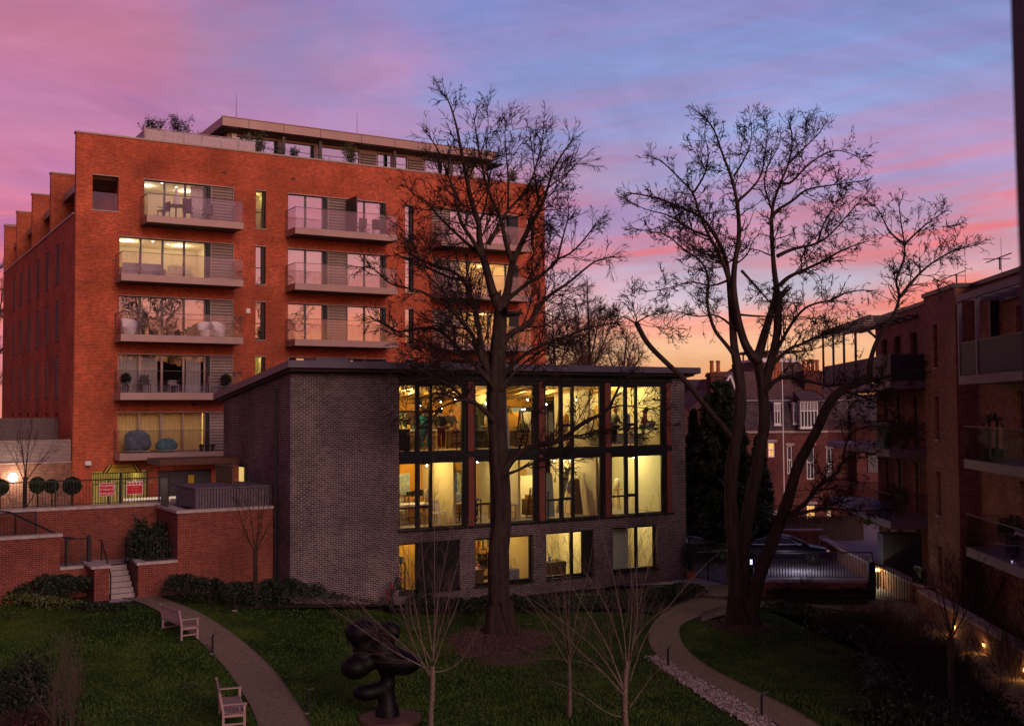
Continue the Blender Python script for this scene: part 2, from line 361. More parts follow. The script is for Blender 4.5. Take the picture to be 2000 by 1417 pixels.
# ---------------------------------------------------------------- sky
def sky():
    w=bpy.data.worlds.new('World'); scene.world=w; w.use_nodes=True; nt=w.node_tree; N=nt.nodes; L=nt.links
    bg=N['Background']
    def mth(op,a,b=None,c=None):
        n=N.new('ShaderNodeMath'); n.operation=op
        for i,x in enumerate((a,b,c)):
            if x is None: continue
            if isinstance(x,(int,float)): n.inputs[i].default_value=x
            else: L.new(x,n.inputs[i])
        return n.outputs[0]
    def mr(v,a,b,c=0,d=1,sm=True):
        n=N.new('ShaderNodeMapRange'); n.interpolation_type='SMOOTHSTEP' if sm else 'LINEAR'
        L.new(v,n.inputs['Value']); n.inputs['From Min'].default_value=a; n.inputs['From Max'].default_value=b; n.inputs['To Min'].default_value=c; n.inputs['To Max'].default_value=d
        return n.outputs[0]
    def ramp(v,stops,mx=.5):
        n=N.new('ShaderNodeValToRGB'); e=n.color_ramp.elements
        for i,(p,c) in enumerate(stops):
            x=e[i] if i<2 else e.new(p/mx)
            x.position=p/mx; x.color=rgb(*c)
        L.new(mth('DIVIDE',v,mx),n.inputs['Fac']); return n.outputs[0]
    def mix(f,a,b):
        n=N.new('ShaderNodeMix'); n.data_type='RGBA'
        if isinstance(f,(int,float)): n.inputs['Factor'].default_value=f
        else: L.new(f,n.inputs['Factor'])
        for k,x in (('A',a),('B',b)):
            if isinstance(x,tuple): n.inputs[k].default_value=x
            else: L.new(x,n.inputs[k])
        return n.outputs['Result']
    def noise(vx,vy,vz,sc,det=5,ro=.55,dist=0):
        c=N.new('ShaderNodeCombineXYZ')
        for i,x in enumerate((vx,vy,vz)):
            if isinstance(x,(int,float)): c.inputs[i].default_value=x
            else: L.new(x,c.inputs[i])
        n=N.new('ShaderNodeTexNoise'); n.inputs['Scale'].default_value=sc; n.inputs['Detail'].default_value=det; n.inputs['Roughness'].default_value=ro; n.inputs['Distortion'].default_value=dist
        L.new(c.outputs[0],n.inputs['Vector']); return n.outputs['Fac']
    tc=N.new('ShaderNodeTexCoord'); sx=N.new('ShaderNodeSeparateXYZ'); L.new(tc.outputs['Generated'],sx.inputs[0])
    X,Y,Z=sx.outputs
    el=mth('ARCSINE',Z); az=mth('ARCTAN2',X,Y)
    tilt=mth('SUBTRACT',el,mth('MULTIPLY',az,.085))
    warp=mth('MULTIPLY',mth('SUBTRACT',noise(mth('MULTIPLY',az,3),mth('MULTIPLY',el,5),.7,1,3),.5),.06)
    elw=mth('ADD',el,warp)
    rr=ramp(elw,[(0,(232,142,100)),(.035,(243,176,125)),(.06,(246,200,158)),(.085,(232,180,166)),(.115,(216,150,158)),(.155,(186,154,184)),(.2,(164,150,196)),(.27,(142,152,206)),(.36,(130,142,202)),(.5,(120,125,190))])
    ll=ramp(elw,[(0,(225,140,120)),(.06,(215,125,150)),(.15,(182,112,158)),(.2,(200,124,158)),(.25,(184,118,164)),(.31,(204,130,160)),(.37,(190,120,158)),(.5,(140,90,150))])
    sidem=mr(mth('ADD',az,mth('MULTIPLY',mth('SUBTRACT',noise(mth('MULTIPLY',az,4),mth('MULTIPLY',tilt,6),.1,1.2,4),.5),.5)),-.34,-.02)
    base=mix(sidem,ll,rr)
    # long tilted streaks of lit cloud
    s1=noise(mth('MULTIPLY',az,1.7),mth('MULTIPLY',tilt,24),.37,1,7,.62,.5)
    s2=noise(mth('MULTIPLY',az,4.5),mth('MULTIPLY',tilt,46),1.9,1,5,.6,.3)
    sm=mth('ADD',mth('MULTIPLY',mr(s1,.44,.60),.9),mth('MULTIPLY',mr(s2,.45,.66),.5))
    band=mth('MULTIPLY',mr(el,.045,.09),mr(el,.20,.30,1,.3))
    pink=ramp(el,[(0,(246,150,120)),(.09,(246,132,118)),(.14,(240,122,124)),(.2,(204,132,158)),(.28,(184,132,172)),(.5,(180,120,180))])
    c1=mix(mth('MINIMUM',mth('MULTIPLY',mth('MULTIPLY',sm,band),mr(el,.14,.24,1,.62)),.92),base,pink)
    # pale blue gaps
    s3=noise(mth('MULTIPLY',az,1.6),mth('MULTIPLY',tilt,15),5.3,1,5,.55,.3)
    gap=mth('MULTIPLY',mth('MULTIPLY',mr(s3,.46,.64),mr(az,-.1,.2)),mth('MULTIPLY',mr(el,.055,.1),.8))
    blue=ramp(el,[(0,(225,205,200)),(.12,(188,194,220)),(.25,(142,162,214)),(.5,(110,130,195))])
    c2=mix(gap,c1,blue)
    # darker violet shadow bands, upper left
    s4=noise(mth('MULTIPLY',az,3.2),mth('MULTIPLY',mth('ADD',el,mth('MULTIPLY',az,.25)),13),9.1,1,4,.5,.3)
    vb=mth('MULTIPLY',mr(s4,.5,.72),mr(az,-.1,.2,.5,.2))
    c3=mix(mth('MULTIPLY',vb,mr(el,.1,.2)),c2,rgb(158,116,190))
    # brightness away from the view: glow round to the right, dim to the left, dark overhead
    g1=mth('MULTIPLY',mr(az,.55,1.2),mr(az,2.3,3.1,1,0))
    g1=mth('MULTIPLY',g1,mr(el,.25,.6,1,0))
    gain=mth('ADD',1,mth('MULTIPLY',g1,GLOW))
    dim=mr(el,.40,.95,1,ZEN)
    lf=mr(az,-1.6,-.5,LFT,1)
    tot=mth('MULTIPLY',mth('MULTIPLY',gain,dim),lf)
    glowc=ramp(el,[(0,(255,150,70)),(.07,(255,140,95)),(.13,(246,150,135)),(.22,(220,150,175)),(.5,(190,130,180))])
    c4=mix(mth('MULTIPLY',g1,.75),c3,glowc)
    # fine cloud texture
    f1=noise(mth('MULTIPLY',az,7),mth('MULTIPLY',tilt,34),3.3,1,7,.68,.8); f2=noise(mth('MULTIPLY',az,2.6),mth('MULTIPLY',mth('ADD',el,mth('MULTIPLY',az,.3)),7),6.1,1,6,.6,1.2)
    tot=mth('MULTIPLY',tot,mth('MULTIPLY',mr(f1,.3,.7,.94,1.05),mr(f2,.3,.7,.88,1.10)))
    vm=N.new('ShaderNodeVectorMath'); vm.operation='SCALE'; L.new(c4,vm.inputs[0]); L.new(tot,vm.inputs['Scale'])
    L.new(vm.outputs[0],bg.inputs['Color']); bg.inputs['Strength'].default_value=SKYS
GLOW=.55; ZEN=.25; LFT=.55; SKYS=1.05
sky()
sl=bpy.data.lights.new('afterglow_fill','SUN'); sl.energy=1.35; sl.angle=R(30); sl.color=(1,.66,.52)  # broad dusk fill added to brighten the facades; no direct sunlight here
so=bpy.data.objects.new('afterglow_fill',sl); COL.objects.link(so)
so.rotation_euler=Vector((-.47,.81,-.38)).to_track_quat('-Z','Y').to_euler()
# ================================================================= RED APARTMENT BLOCK
def at_frame(fr): return dict(loc=(fr.O[0],fr.O[1],0),rz=fr.a)
apt=thing('apartment_block','tall red brick apartment block with glass balconies and a set-back penthouse','apartment block',**at_frame(RB))
FL=[5.86,8.95,11.95,15.06,18.18]   # balcony slab tops
WT=[7.95,11.03,14.1,17.22,20.36]   # window heads
def win_frame(u0,u1,z0,z1,divs,m,v=.16,t=.07,parent=None,lab=None,panes=G_SKY,slide=True,pv=None):
    mb=MB(); 
    mb.box(u0,u1,v,v+.09,z1-t,z1); mb.box(u0,u1,v,v+.09,z0,z0+t)
    xs=[u0]+divs+[u1]
    for i,x in enumerate(xs):
        a,b=(x,x+t) if i==0 else ((x-t,x) if i==len(xs)-1 else (x-t*.8,x+t*.8))
        mb.box(a,b,v,v+.09,z0+t,z1-t)
    w=mb.build('window',m,parent)
    if lab: w['label']=lab
    p=MB(); pv=v+.045 if pv is None else pv
    p.quad((u0+t*.5,pv,z0+t*.5),(u1-t*.5,pv,z0+t*.5),(u1-t*.5,pv,z1-t*.5),(u0+t*.5,pv,z1-t*.5)); p.build('pane',panes,w)
    return w
def curtain(u0,u1,z0,z1,v,m,parent,amp=.045,wl=.16):
    mb=MB(); n=max(6,int((u1-u0)/wl*4)); pts=[]
    for i in range(n+1):
        u=u0+(u1-u0)*i/n; pts.append((u,v+amp*math.sin(i*PI/2)+.02*math.sin(i*.37)))
    for i in range(n): mb.quad((pts[i][0],pts[i][1],z0),(pts[i+1][0],pts[i+1][1],z0),(pts[i+1][0],pts[i+1][1],z1),(pts[i][0],pts[i][1],z1))
    return mb.build('curtain',m,parent)
def room(u0,u1,z0,z1,v0,v1,m,parent,power=0,col=(1,.78,.45),name='room'):
    mb=MB()
    mb.quad((u0,v1,z0),(u1,v1,z0),(u1,v1,z1),(u0,v1,z1)); mb.quad((u0,v0,z0),(u0,v1,z0),(u0,v1,z1),(u0,v0,z1)); mb.quad((u1,v0,z0),(u1,v1,z0),(u1,v1,z1),(u1,v0,z1))
    mb.quad((u0,v0,z0),(u1,v0,z0),(u1,v1,z0),(u0,v1,z0)); mb.quad((u0,v0,z1),(u1,v0,z1),(u1,v1,z1),(u0,v1,z1))
    o=mb.build(name,m,parent)
    if power: spots(parent,(u0+u1)/2,(v0+v1)/2,z1-.22,(u1-u0),2,power,col)
    return o
ops=[(.81,2.11,18.5,20.34)]
for i in range(5):
    ops.append((3.41 if i==4 else 2.15,8.28,FL[i]-.02,WT[i]))
    if i>=1:
        ops.append((11.4,17.5,FL[i]-.02,WT[i])); ops.append((20.62,26.76,FL[i]-.02,WT[i]))
        ops.append((9.53,10.1,WT[i]-2.15,WT[i])); ops.append((18.76,19.33,WT[i]-2.15,WT[i]))
ops.append((27.42,27.95,18.2,20.3))
ops+= [(.93,3.76,2.6,4.9),(4.24,7.1,2.6,4.85)]
mb=MB(); wall(mb,0,28.8,1.5,22.43,ops,0,.38,mF)
wall(mb,.38,29.6,1.5,18.25,[(v-.62,v+.62,z0,z1) for v in (5.5,9.1,12.7,16.4,20.1,23.7) for z0,z1 in ((8.8,11.03),(11.93,14.15),(15.1,17.29),(7.5,7.92))],0,.34,mS)
mb.quad((28.8,.38,1.5),(28.8,29.6,1.5),(28.8,29.6,22),(28.8,.38,22)); mb.quad((0,29.6,1.5),(28.8,29.6,1.5),(28.8,29.6,22),(0,29.6,22))
mb.build('brick_wall',RED,apt)
mb=MB(); mb.box(-.06,28.86,-.05,.44,22.432,22.52); mb.box(-.06,.42,.445,29.6,18.252,18.34); mb.box(28.4,28.86,.445,29.6,22.0,22.08)
for o in ops:
    if o[2]>5: mb.box(o[0]-.02,o[1]+.02,-.03,.10,o[3]-.03,o[3]+.015)
for o in ops:
    if o[1]-o[0]<.7 : mb.box(o[0]-.04,o[1]+.04,-.05,.12,o[2]-.05,o[2])
mb.box(.75,2.17,-.04,.40,18.44,18.5)
mb.build('coping',LOUV,apt)
# roof, attic
mb=MB(); mb.box(2.4,28.4,.45,29.5,21.5,21.7); mb.box(.36,2.4,.45,29.5,18.0,18.1); mb.build('roof',ROOFM,apt)
mb=MB(); wall(mb,1.2,29.4,18.1,21.6,[(v,v+1.6,18.3,20.2) for v in (2.6,10,17.3,24.4)],2.45,2.7,mS)
mb.build('attic_wall',RED,apt)
for i,v in enumerate((8.06,15.3,22.5,29.2)):
    m=MB(); wall(m,.0,2.44,18.34,21.8,[(1.45,1.75,18.9,20.0)],v,v+.42,mF); f=m.build('pier',RED,apt)
    m=MB(); m.box(-.05,2.44,v-.05,v+.47,21.802,21.88); m.build('pier_coping',LOUV,f)
for v0,v1 in ((.5,8.0),(8.5,15.25),(22.95-7.2+.0,22.45),(22.95,29.15)):
    m=MB(); m.box(.75,2.44,v0,v1,20.25,20.45); m.box(.65,.75,v0,v1,20.15,20.55); c=m.build('canopy',LOUV,apt)
    m=MB()
    k=int((v1-v0)/1.7)
    for j in range(k): m.box(.76,2.4,v0+j*1.7+.1,v0+j*1.7+1.6,20.22,20.247)
    m.build('soffit_panel',STONE,c)
SIDEL=mat('pale_louvre_metal',(.26,.22,.25),.5)
# louvred windows in the left side
for z0,z1 in ((8.8,11.03),(11.93,14.15),(15.1,17.29)):
    for v in (5.5,9.1,12.7,16.4,20.1,23.7):
        m=MB(); m.box(.06,.26,v-.6,v+.6,z0,z1); m.box(-.06,-.004,v-.66,v+.66,z0-.05,z0); w=m.build('window',BLKF,apt)
        m=MB(); n=14
        for j in range(n):
            z=z0+.08+(z1-z0-.1)*j/n
            m.box(-.01,.055,v-.60,v+.60,z,z+.03)
        m.build('louvre_blades',SIDEL,w)
for v in (5.5,9.1,12.7,16.4,20.1,23.7):
    m=MB(); m.box(.2,.24,v-.62,v+.62,7.5,7.92); m.build('vent',BLKF,apt)
# windows of each flat
def louvre(u0,u1,z0,z1):
    m=MB(); m.box(u0,u1,.14,.18,z0,z1); n=13
    for j in range(n):
        z=z0+(z1-z0)*(j+.15)/n; h=(z1-z0)/n
        m.poly([(u0+.02,.05,z),(u1-.02,.05,z),(u1-.02,.13,z+h*.78),(u0+.02,.13,z+h*.78)])
    for x in (u0,u1-.04): m.box(x,x+.04,.02,.14,z0,z1)
    return m.build('louvre_panel',LOUV,apt)
def balcony(u0,u1,z,lit=None):
    m=MB(); m.box(u0,u1,-1.6,-.001,z-.36,z); b=m.build('balcony',BRZ,apt)
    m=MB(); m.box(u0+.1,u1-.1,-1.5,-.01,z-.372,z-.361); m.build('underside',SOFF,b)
    m=MB(); h=1.13
    n=3; L=(u1-u0-.1)/n
    for i in range(n): m.box(u0+.05+i*L+.01,u0+.05+(i+1)*L-.01,-1.56,-1.545,z,z+h)
    m.box(u0+.045,u0+.06,-1.54,-.02,z,z+h); m.box(u1-.06,u1-.045,-1.54,-.02,z,z+h)
    m.build('glass_balustrade',G_BAL,b)
    m=MB(); m.box(u0+.03,u1-.03,-1.572,-1.535,z+h,z+h+.025); m.box(u0+.03,u0+.07,-1.535,-.02,z+h,z+h+.025); m.box(u1-.07,u1-.03,-1.535,-.02,z+h,z+h+.025)
    for x in (u0+.03,u1-.06): m.box(x,x+.03,-.05,-.02,z,z+h)
    m.build('handrail',GREYF,b)
    return b
LITC=(1,.80,.50); YEL=(1,.72,.22); ORN=(1,.62,.3)
# column A: (index: glass, room material, power, colour, curtain)
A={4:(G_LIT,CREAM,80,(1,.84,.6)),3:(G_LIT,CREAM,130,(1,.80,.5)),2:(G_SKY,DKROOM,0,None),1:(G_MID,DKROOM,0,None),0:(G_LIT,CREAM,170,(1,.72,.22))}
for i in range(5):
    z0,z1=FL[i],WT[i]; g,rm,pw,c=A[i]; u0=3.41 if i==4 else 2.15
    d=[u0+(6.75-u0)*k/(3 if i==4 else 4) for k in range(1,3 if i==4 else 4)]+[6.75]
    w=win_frame(u0,7.0,z0,z1,d,BRZ if i in(1,0) else GREYF,parent=apt,panes=g)
    m=MB(); m.box(6.8,7.0,.02,.155,z0,z1); m.build('jamb',BLKF,w)
    louvre(7.0,8.28,z0,z1); balcony(3.21 if i==4 else 1.96,8.33,z0)
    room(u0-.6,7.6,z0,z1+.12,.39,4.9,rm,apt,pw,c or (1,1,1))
    if pw:
        m=MB(); rg=random.Random(i)
        for q in range(5):
            x=u0+.3+q*.95; y=1.0+rg.random()*2.5; m.lathe([(.045,0),(.045,.015)],(x,y,z1+.1),8)
        m.build('downlight',LAMP,apt)
curtain(6.0,6.75,FL[4],WT[4]-.05,.45,CURT,apt); 
curtain(2.3,6.7,FL[2],WT[2]-.03,.5,CURT,apt)
curtain(2.25,3.3,FL[1],WT[1]-.03,.45,CURT,apt); curtain(3.4,4.3,FL[1],WT[1]-.03,.5,CURT,apt); curtain(5.8,6.6,FL[1],WT[1]-.03,.45,CURT,apt)
curtain(2.25,6.7,FL[0],WT[0]-.03,.55,YCURT,apt)
# pictures behind the curtain of the lowest flat and furniture silhouettes are separate things below
for i in range(1,5):
    z0,z1=FL[i],WT[i]
    # slim windows
    for k,(u0,u1) in enumerate(((9.53,10.1),(18.76,19.33))):
        lit=(k==0 and i in (1,4))
        w=win_frame(u0,u1-.02,z1-2.15,z1,[],BLKF,parent=apt,panes=G_LIT if lit else G_SKY,t=.05)
        m=MB(); m.box(u0+.05,u1-.07,.17,.24,z1-1.25,z1-1.2); m.build('transom',BLKF,w)
        m=MB(); m.box(u1-.2,u1-.071,.1,.159,z1-2.1,z1-.05); m.build('opening_sash',BLKF,w)
        room(u0-.3,u1+.3,z1-2.2,z1+.1,.39,2.5,CREAM if lit else DKROOM,apt,9 if lit else 0,(1,.8,.3))
    # column B
    for k,(u0,u1) in enumerate(((11.4,13.81),(15.05,17.5))):
        w=win_frame(u0,u1,z0,z1,[(u0+u1)/2-.1,u1-.24],GREYF,parent=apt,panes=G_SKY)
        m=MB(); m.box(u1-.2,u1,.02,.155,z0,z1); m.build('jamb',BLKF,w)
        pw=0
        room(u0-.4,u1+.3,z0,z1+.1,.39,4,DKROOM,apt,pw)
        if not(i==4 and k==0): curtain(u0+.08,u1-.3,z0,z1-.03,.5,CURT,apt)
    louvre(13.81,15.05,z0,z1); balcony(11.25,17.5,z0)
    # column C
    lit=i in (2,3)
    w=win_frame(21.86,26.76,z0,z1,[23.1,24.6,25.9],GREYF if i!=3 else BLKF,parent=apt,panes=G_LIT if lit else G_SKY)
    m=MB(); m.box(26.1,26.76,.02,.155,z0,z1); m.build('jamb',BLKF,w)
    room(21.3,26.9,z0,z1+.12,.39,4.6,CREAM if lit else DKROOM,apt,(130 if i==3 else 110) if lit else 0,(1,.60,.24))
    if not lit: curtain(22,26,z0,z1-.03,.5,CURT,apt)
    else: curtain(21.95,22.8,z0,z1-.03,.5,CURT,apt)
    louvre(20.62,21.86,z0,z1); balcony(20.4,26.77,z0)
w=win_frame(27.42,27.93,18.2,20.3,[],BLKF,parent=apt,panes=G_SKY,t=.05); room(27.2,28.1,18.1,20.4,.39,2,DKROOM,apt)
# small vents and alarm boxes on the brick
m=MB()
for u,z in ((7.6,21.1),(11.6,21.15),(20.9,21.0),(24,13.0),(6.0,8.3)): m.box(u,u+.22,-.02,-.002,z,z+.08)
m.build('air_brick',BLKF,apt)
tag(MB().box(-.11,.11,-.09,-.001,-.13,.13).build('alarm_box',WHT,None,RB.w(9.09,0,13.54),ANG),'small white alarm box on the red brick wall beside the slim windows','alarm box')
m=MB(); m.box(14.95,15.02,-1.5,-.02,FL[4],20.3); m.build('privacy_screen',BRZD,apt)
# glass screen in the square opening
m=MB(); m.box(.83,2.09,.12,.135,18.5,19.45); m.build('glass_screen',G_BAL,apt)
# penthouse
m=MB(); ox=[]
def PU(px,v=3.3): return RB.at(px,300,v)[0]
pw=[(PU(457),PU(482)),(PU(489),PU(543)),(PU(556),PU(614)),(PU(627),PU(702)),(PU(737),PU(765)),(PU(773),PU(795)),(PU(830),PU(872)),(PU(884),PU(914)),(PU(925),PU(945))]
wall(m,8.9,26.3,21.7,24.35,[(a,b,22.2,24.1) for a,b in pw],3.3,3.5,mF)
wall(m,3.5,20,21.7,24.35,[(4,6.5,22.2,24.1)],8.9,9.1,mS); m.build('penthouse_wall',BRZ,apt)
for a,b in pw: win_frame(a,b,22.2,24.1,[],BLKF,v=3.32,parent=apt,panes=G_SKY,t=.05); room(a,b,22.1,24.15,3.52,5.5,DKROOM,apt)
m=MB(); m.quad((9.0,4,22.2),(9.0,6.5,22.2),(9.0,6.5,24.1),(9.0,4,24.1)); m.build('pane',G_SKY,apt)
m=MB(); m.prism([(8.25,2.2),(26.45,2.2),(26.45,20),(8.25,20)],24.36,24.86); m.box(8.2,26.5,2.15,2.25,24.86,24.9); rf=m.build('penthouse_roof',BRZ,apt)
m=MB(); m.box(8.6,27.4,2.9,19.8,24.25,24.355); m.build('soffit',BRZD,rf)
m=MB()
for px in (433,485,553,625,705,770,815,878,945): 
    u=PU(px,2.3); m.box(u-.012,u+.012,2.188,2.199,24.37,24.85)
m.build('panel_joint',BRZD,rf)
for px in (485,553,625,770,878):
    u=PU(px,2.7); m=MB(); m.box(u-.09,u+.09,2.6,2.8,21.7,24.25); m.build('post',BRZD,apt)
for a,b in ((PU(704),PU(735)),(PU(797),PU(828))):
    m=MB()
    for j in range(11): z=22.2+j*.17; m.poly([(a,3.15,z),(b,3.15,z),(b,3.27,z+.13),(a,3.27,z+.13)])
    m.build('louvre_panel',LOUV,apt)
tag(MB().box(-.15,.15,-.1,0,-.22,.2).build('alarm_box',WHT,None,RB.w(9.25,3.25,24.0),ANG),'white alarm box high under the penthouse roof corner','alarm box')
# parapet screens and rail
def parapet():
    t=thing('roof_balustrade','white perforated balustrade panels along the left roof terrace edge','balustrade',RB.w(0,0,0),ANG)
    a=RB.at(284,262,.2)[0]; b=RB.at(500,290,.2)[0]; n=6; L=(b-a)/n
    for i in range(n):
        m=MB(); x0=a+i*L+.05; x1=a+(i+1)*L-.05
        m.box(x0,x1,.2,.225,22.56,23.12); m.build('panel',PERF,t)
        MB().box(x0-.1,x0+.0,.19,.24,22.53,23.15).build('post',STONE,t)
    m=MB(); m.box(a-.03,a,.2,2.4,22.56,23.12); m.build('panel',PERF,t)
    MB().box(a-.1,b,.18,.25,23.15,23.18).build('top_rail',STONE,t)
    t=thing('roof_railing','thin dark roof railing along the red brick parapet','railing',RB.w(0,0,0),ANG)
    MB().box(b,28.5,.2,.22,22.80,22.83).build('top_rail',BLK,t)
    for i in range(10):
        u=b+.3+(28.3-b-.3)*i/9; MB().box(u-.012,u+.012,.2,.22,22.52,22.80).build('post',BLK,t)
PERF=mat('perforated_white_metal',(.62,.5,.5),.6,col2=(.35,.26,.28),nscale=18)
parapet()
def mast(loc,h,lab):
    t=thing('lightning_rod',lab,'rod',loc); MB().tube([(0,0,.1),(0,0,h)],[.02,.008],5).build('rod',BLK,t); MB().lathe([(.06,0),(.06,.1),(.02,.14)],(0,0,0),8).build('base',BLK,t)
mast(RB.w(PU(463),3.5,24.86),1.75,'thin rod on the penthouse roof, the left one nearer the corner'); mast(RB.w(PU(700),3.5,24.86),1.75,'thin rod in the middle of the penthouse roof')
# lit undercroft, shutter
room(.95,3.74,2.4,4.88,.39,5,CREAM,apt,24,(.95,.85,.22),name='parking_undercroft')
m=MB(); m.box(.93,3.76,.42,.44,2.4,2.6); m.build('threshold',STONE,apt)
m=MB(); 
for j in range(26): m.box(4.24,7.1,.2+(.02 if j%2 else 0),.24+(.02 if j%2 else 0),2.6+j*.0865,2.6+(j+1)*.0865-.005)
m.box(4.9,4.98,.1,.19,2.6,4.85); m.build('roller_shutter',GREYF,apt)
# ================================================================= STUDIO BUILDING
std=thing('studio_building','glazed dark grey brick studio with thin sloping zinc roof before the red block','studio building',**at_frame(BB))
cols=[7.85,11.36,14.9,18.42]
SO=[(4.57,18.6,3.16,9.16)]
GW=[(4.57,7.33,.62,2.62),(8.06,10.95,.62,2.6),(11.61,14.13,.62,2.62),(15.18,17.73,.62,2.62)]
mb=MB(); wall(mb,0,19.45,-.3,9.42,SO+GW,0,.36,mF)
pts=[(.36,-.3),(8.67,-.3),(8.67,8.42),(.36,9.42)]
for x in (0,.34): mb.poly([(x,a,z) for a,z in pts])
mb.poly([(19.45,a,z) for a,z in pts]); mb.poly([(19.1,a,z) for a,z in pts])
mb.quad((0,8.67,-.3),(19.45,8.67,-.3),(19.45,8.67,8.42),(0,8.67,8.42))
mb.build('brick_wall',DKB,std)
m=MB(); 
def slab(m,u0,u1,va,za,vb,zb,t):
    n=len(m.v); 
    for u in (u0,u1): m.v+=[(u,va,za),(u,vb,zb),(u,vb,zb+t),(u,va,za+t)]
    m.f+=[(n,n+1,n+2,n+3),(n+7,n+6,n+5,n+4),(n,n+4,n+5,n+1),(n+1,n+5,n+6,n+2),(n+2,n+6,n+7,n+3),(n+3,n+7,n+4,n)]
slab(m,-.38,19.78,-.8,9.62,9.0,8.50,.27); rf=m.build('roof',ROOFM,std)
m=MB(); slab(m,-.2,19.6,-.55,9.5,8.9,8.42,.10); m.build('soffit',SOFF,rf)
a=BB.at(640,700,-.2)[0]; b=BB.at(706,700,-.2)[0]
MB().box(a,b,1.0,2.4,9.75,10.12).build('roof_light',ROOFM,rf)
for x in cols:
    m=MB(); m.box(x-.14,x+.14,-.10,.14,3.16,6.0); m.box(x-.14,x+.14,-.10,.14,6.26,9.16); m.build('timber_column',RUST,std)
    m=MB(); m.box(x-.30,x-.145,.02,.16,3.16,9.16); m.box(x+.145,x+.24,.02,.16,3.16,9.16); m.build('steel_mullion',BLKF,std)
m=MB(); m.box(4.57,18.6,-.06,.3,6.0,6.26); m.box(4.57,18.6,.0,.05,5.86,6.0); m.build('floor_edge',BLKF,std)
m=MB(); m.box(4.5,18.7,-.1,.2,3.07,3.16); m.build('sill',BLK,std)
m=MB(); m.box(4.57,18.6,-.05,.2,9.05,9.16); m.box(4.57,18.6,-.12,-.05,9.2,9.5); m.build('head_beam',BLKF,std)
bays=[(4.57,7.55),(8.1,11.06),(11.61,14.6),(15.15,18.12)]
for bi,(a,b) in enumerate(bays):
    for fi,(z0,z1) in enumerate(((6.26,9.05),(3.16,5.86))):
        m=MB(); m1=a+.78; m2=m1+.62
        m.box(a,a+.05,.06,.16,z0,z1); m.box(m1,m1+.17,.04,.16,z0,z1); m.box(m2,m2+.13,.04,.16,z0,z1); m.box(b-.05,b,.06,.16,z0,z1)
        m.box(a+.05,m1,.06,.16,z1-.06,z1); m.box(m1+.17,m2,.06,.16,z1-.1,z1); m.box(m2+.13,b-.05,.06,.16,z1-.05,z1)
        m.box(a+.05,m1,.06,.16,z0,z0+.05); m.box(m1+.17,m2,.06,.16,z0,z0+.05); m.box(m2+.13,b-.05,.06,.16,z0,z0+.05)
        zt=z0+(.95 if fi==0 else .82); m.box(m1+.17,m2,.05,.16,zt,zt+.12)
        if fi==1: m.box(a+.05,m1,.05,.16,zt,zt+.08)
        w=m.build('window',BLKF,std)
        MB().quad((a,.11,z0),(b,.11,z0),(b,.11,z1),(a,.11,z1)).build('pane',G_LIT,w)
for gi,(a,b,z0,z1) in enumerate(GW):
    w=win_frame(a,b,z0,z1,[a+(b-a)*(.58 if gi in(1,2,3) else .33)],BLKF,v=.2,parent=std,panes=G_LIT,t=.09)
    MB().box(a-.05,b+.05,-.05,.2,z0-.08,z0).build('sill',BLK,w)
MB().box(13.55+.0,14.1,.12,.19,.62,2.62).build('blind',BLKF,std)
MB().box(5.45,7.3,.12,.19,.62,2.6).build('dark_door',BLKF,std)
# interiors
m=MB(); m.box(.4,19.05,.36,8.6,5.9,6.2); m.box(.4,19.05,.36,8.6,2.72,3.1); m.box(.4,19.05,.36,8.6,-.1,.3); fl=m.build('floor_slab',STONE,std)
m=MB(); slab(m,.4,19.05,.4,9.22,8.6,8.3,.06); m.build('ceiling',CREAM,std)
m=MB()
for x in np.arange(5,18.5,.9): slab(m,x,x+.09,.45,9.05,8.5,8.15,.16)
m.build('ceiling_joist',WOOD,std)
def iwall(a,b,v0,v1,z0,z1,mt,nm='partition_wall'):
    return MB().box(a,b,v0,v1,z0,z1).build(nm,mt,std)
iwall(4.2,11.3,6.3,6.4,6.2,9.0,OCH); iwall(11.4,14.9,6.3,6.4,6.2,8.6,OCH); iwall(14.9,18.6,4.2,4.3,6.2,8.9,CREAM); iwall(14.95,15.05,1.5,4.2,6.2,8.9,CREAM); iwall(4.1,4.2,.4,6.3,6.2,9.1,CREAM); iwall(18.62,18.7,.4,6.4,6.2,9.1,CREAM)
iwall(10.6,10.75,2.6,6.3,6.2,9.0,CREAM)
iwall(4.2,8.0,4.6,4.7,3.1,5.9,OCH); iwall(8.0,11.35,5.6,5.7,3.1,5.9,OCH); iwall(11.35,14.9,5.6,5.7,3.1,5.9,CREAM); iwall(7.9,8.0,1.6,4.6,3.1,5.9,CREAM); iwall(14.9,18.6,4.6,4.7,3.1,5.9,CREAM); iwall(15.9,16.35,1.6,1.7,3.95,5.9,PALEG); iwall(14.85,14.95,.8,4.6,3.1,5.9,CREAM); iwall(18.62,18.7,.4,4.6,3.1,5.9,CREAM); iwall(4.1,4.2,.4,4.6,3.1,5.9,WOODD)
iwall(11.3,11.4,1.8,5.6,3.1,5.9,CREAM)
iwall(4.2,7.6,3,3.1,.3,2.72,OCHL:=mat('gold_wall',(.75,.48,.14),.8,noise=.1,nscale=1)); iwall(7.6,7.7,.4,5,.3,2.72,CREAM); iwall(7.7,11.2,3.8,3.9,.3,2.72,OCH); iwall(11.2,11.3,.4,5,.3,2.72,CREAM); iwall(11.3,14.6,4.2,4.3,.3,2.72,CREAM); iwall(14.6,14.7,.4,5,.3,2.72,CREAM); iwall(14.7,18.6,3.4,3.5,.3,2.72,CREAM); iwall(15.25,16.55,.7,.75,.3,2.72,PALEG); iwall(18.62,18.7,.4,5,.3,2.72,CREAM)
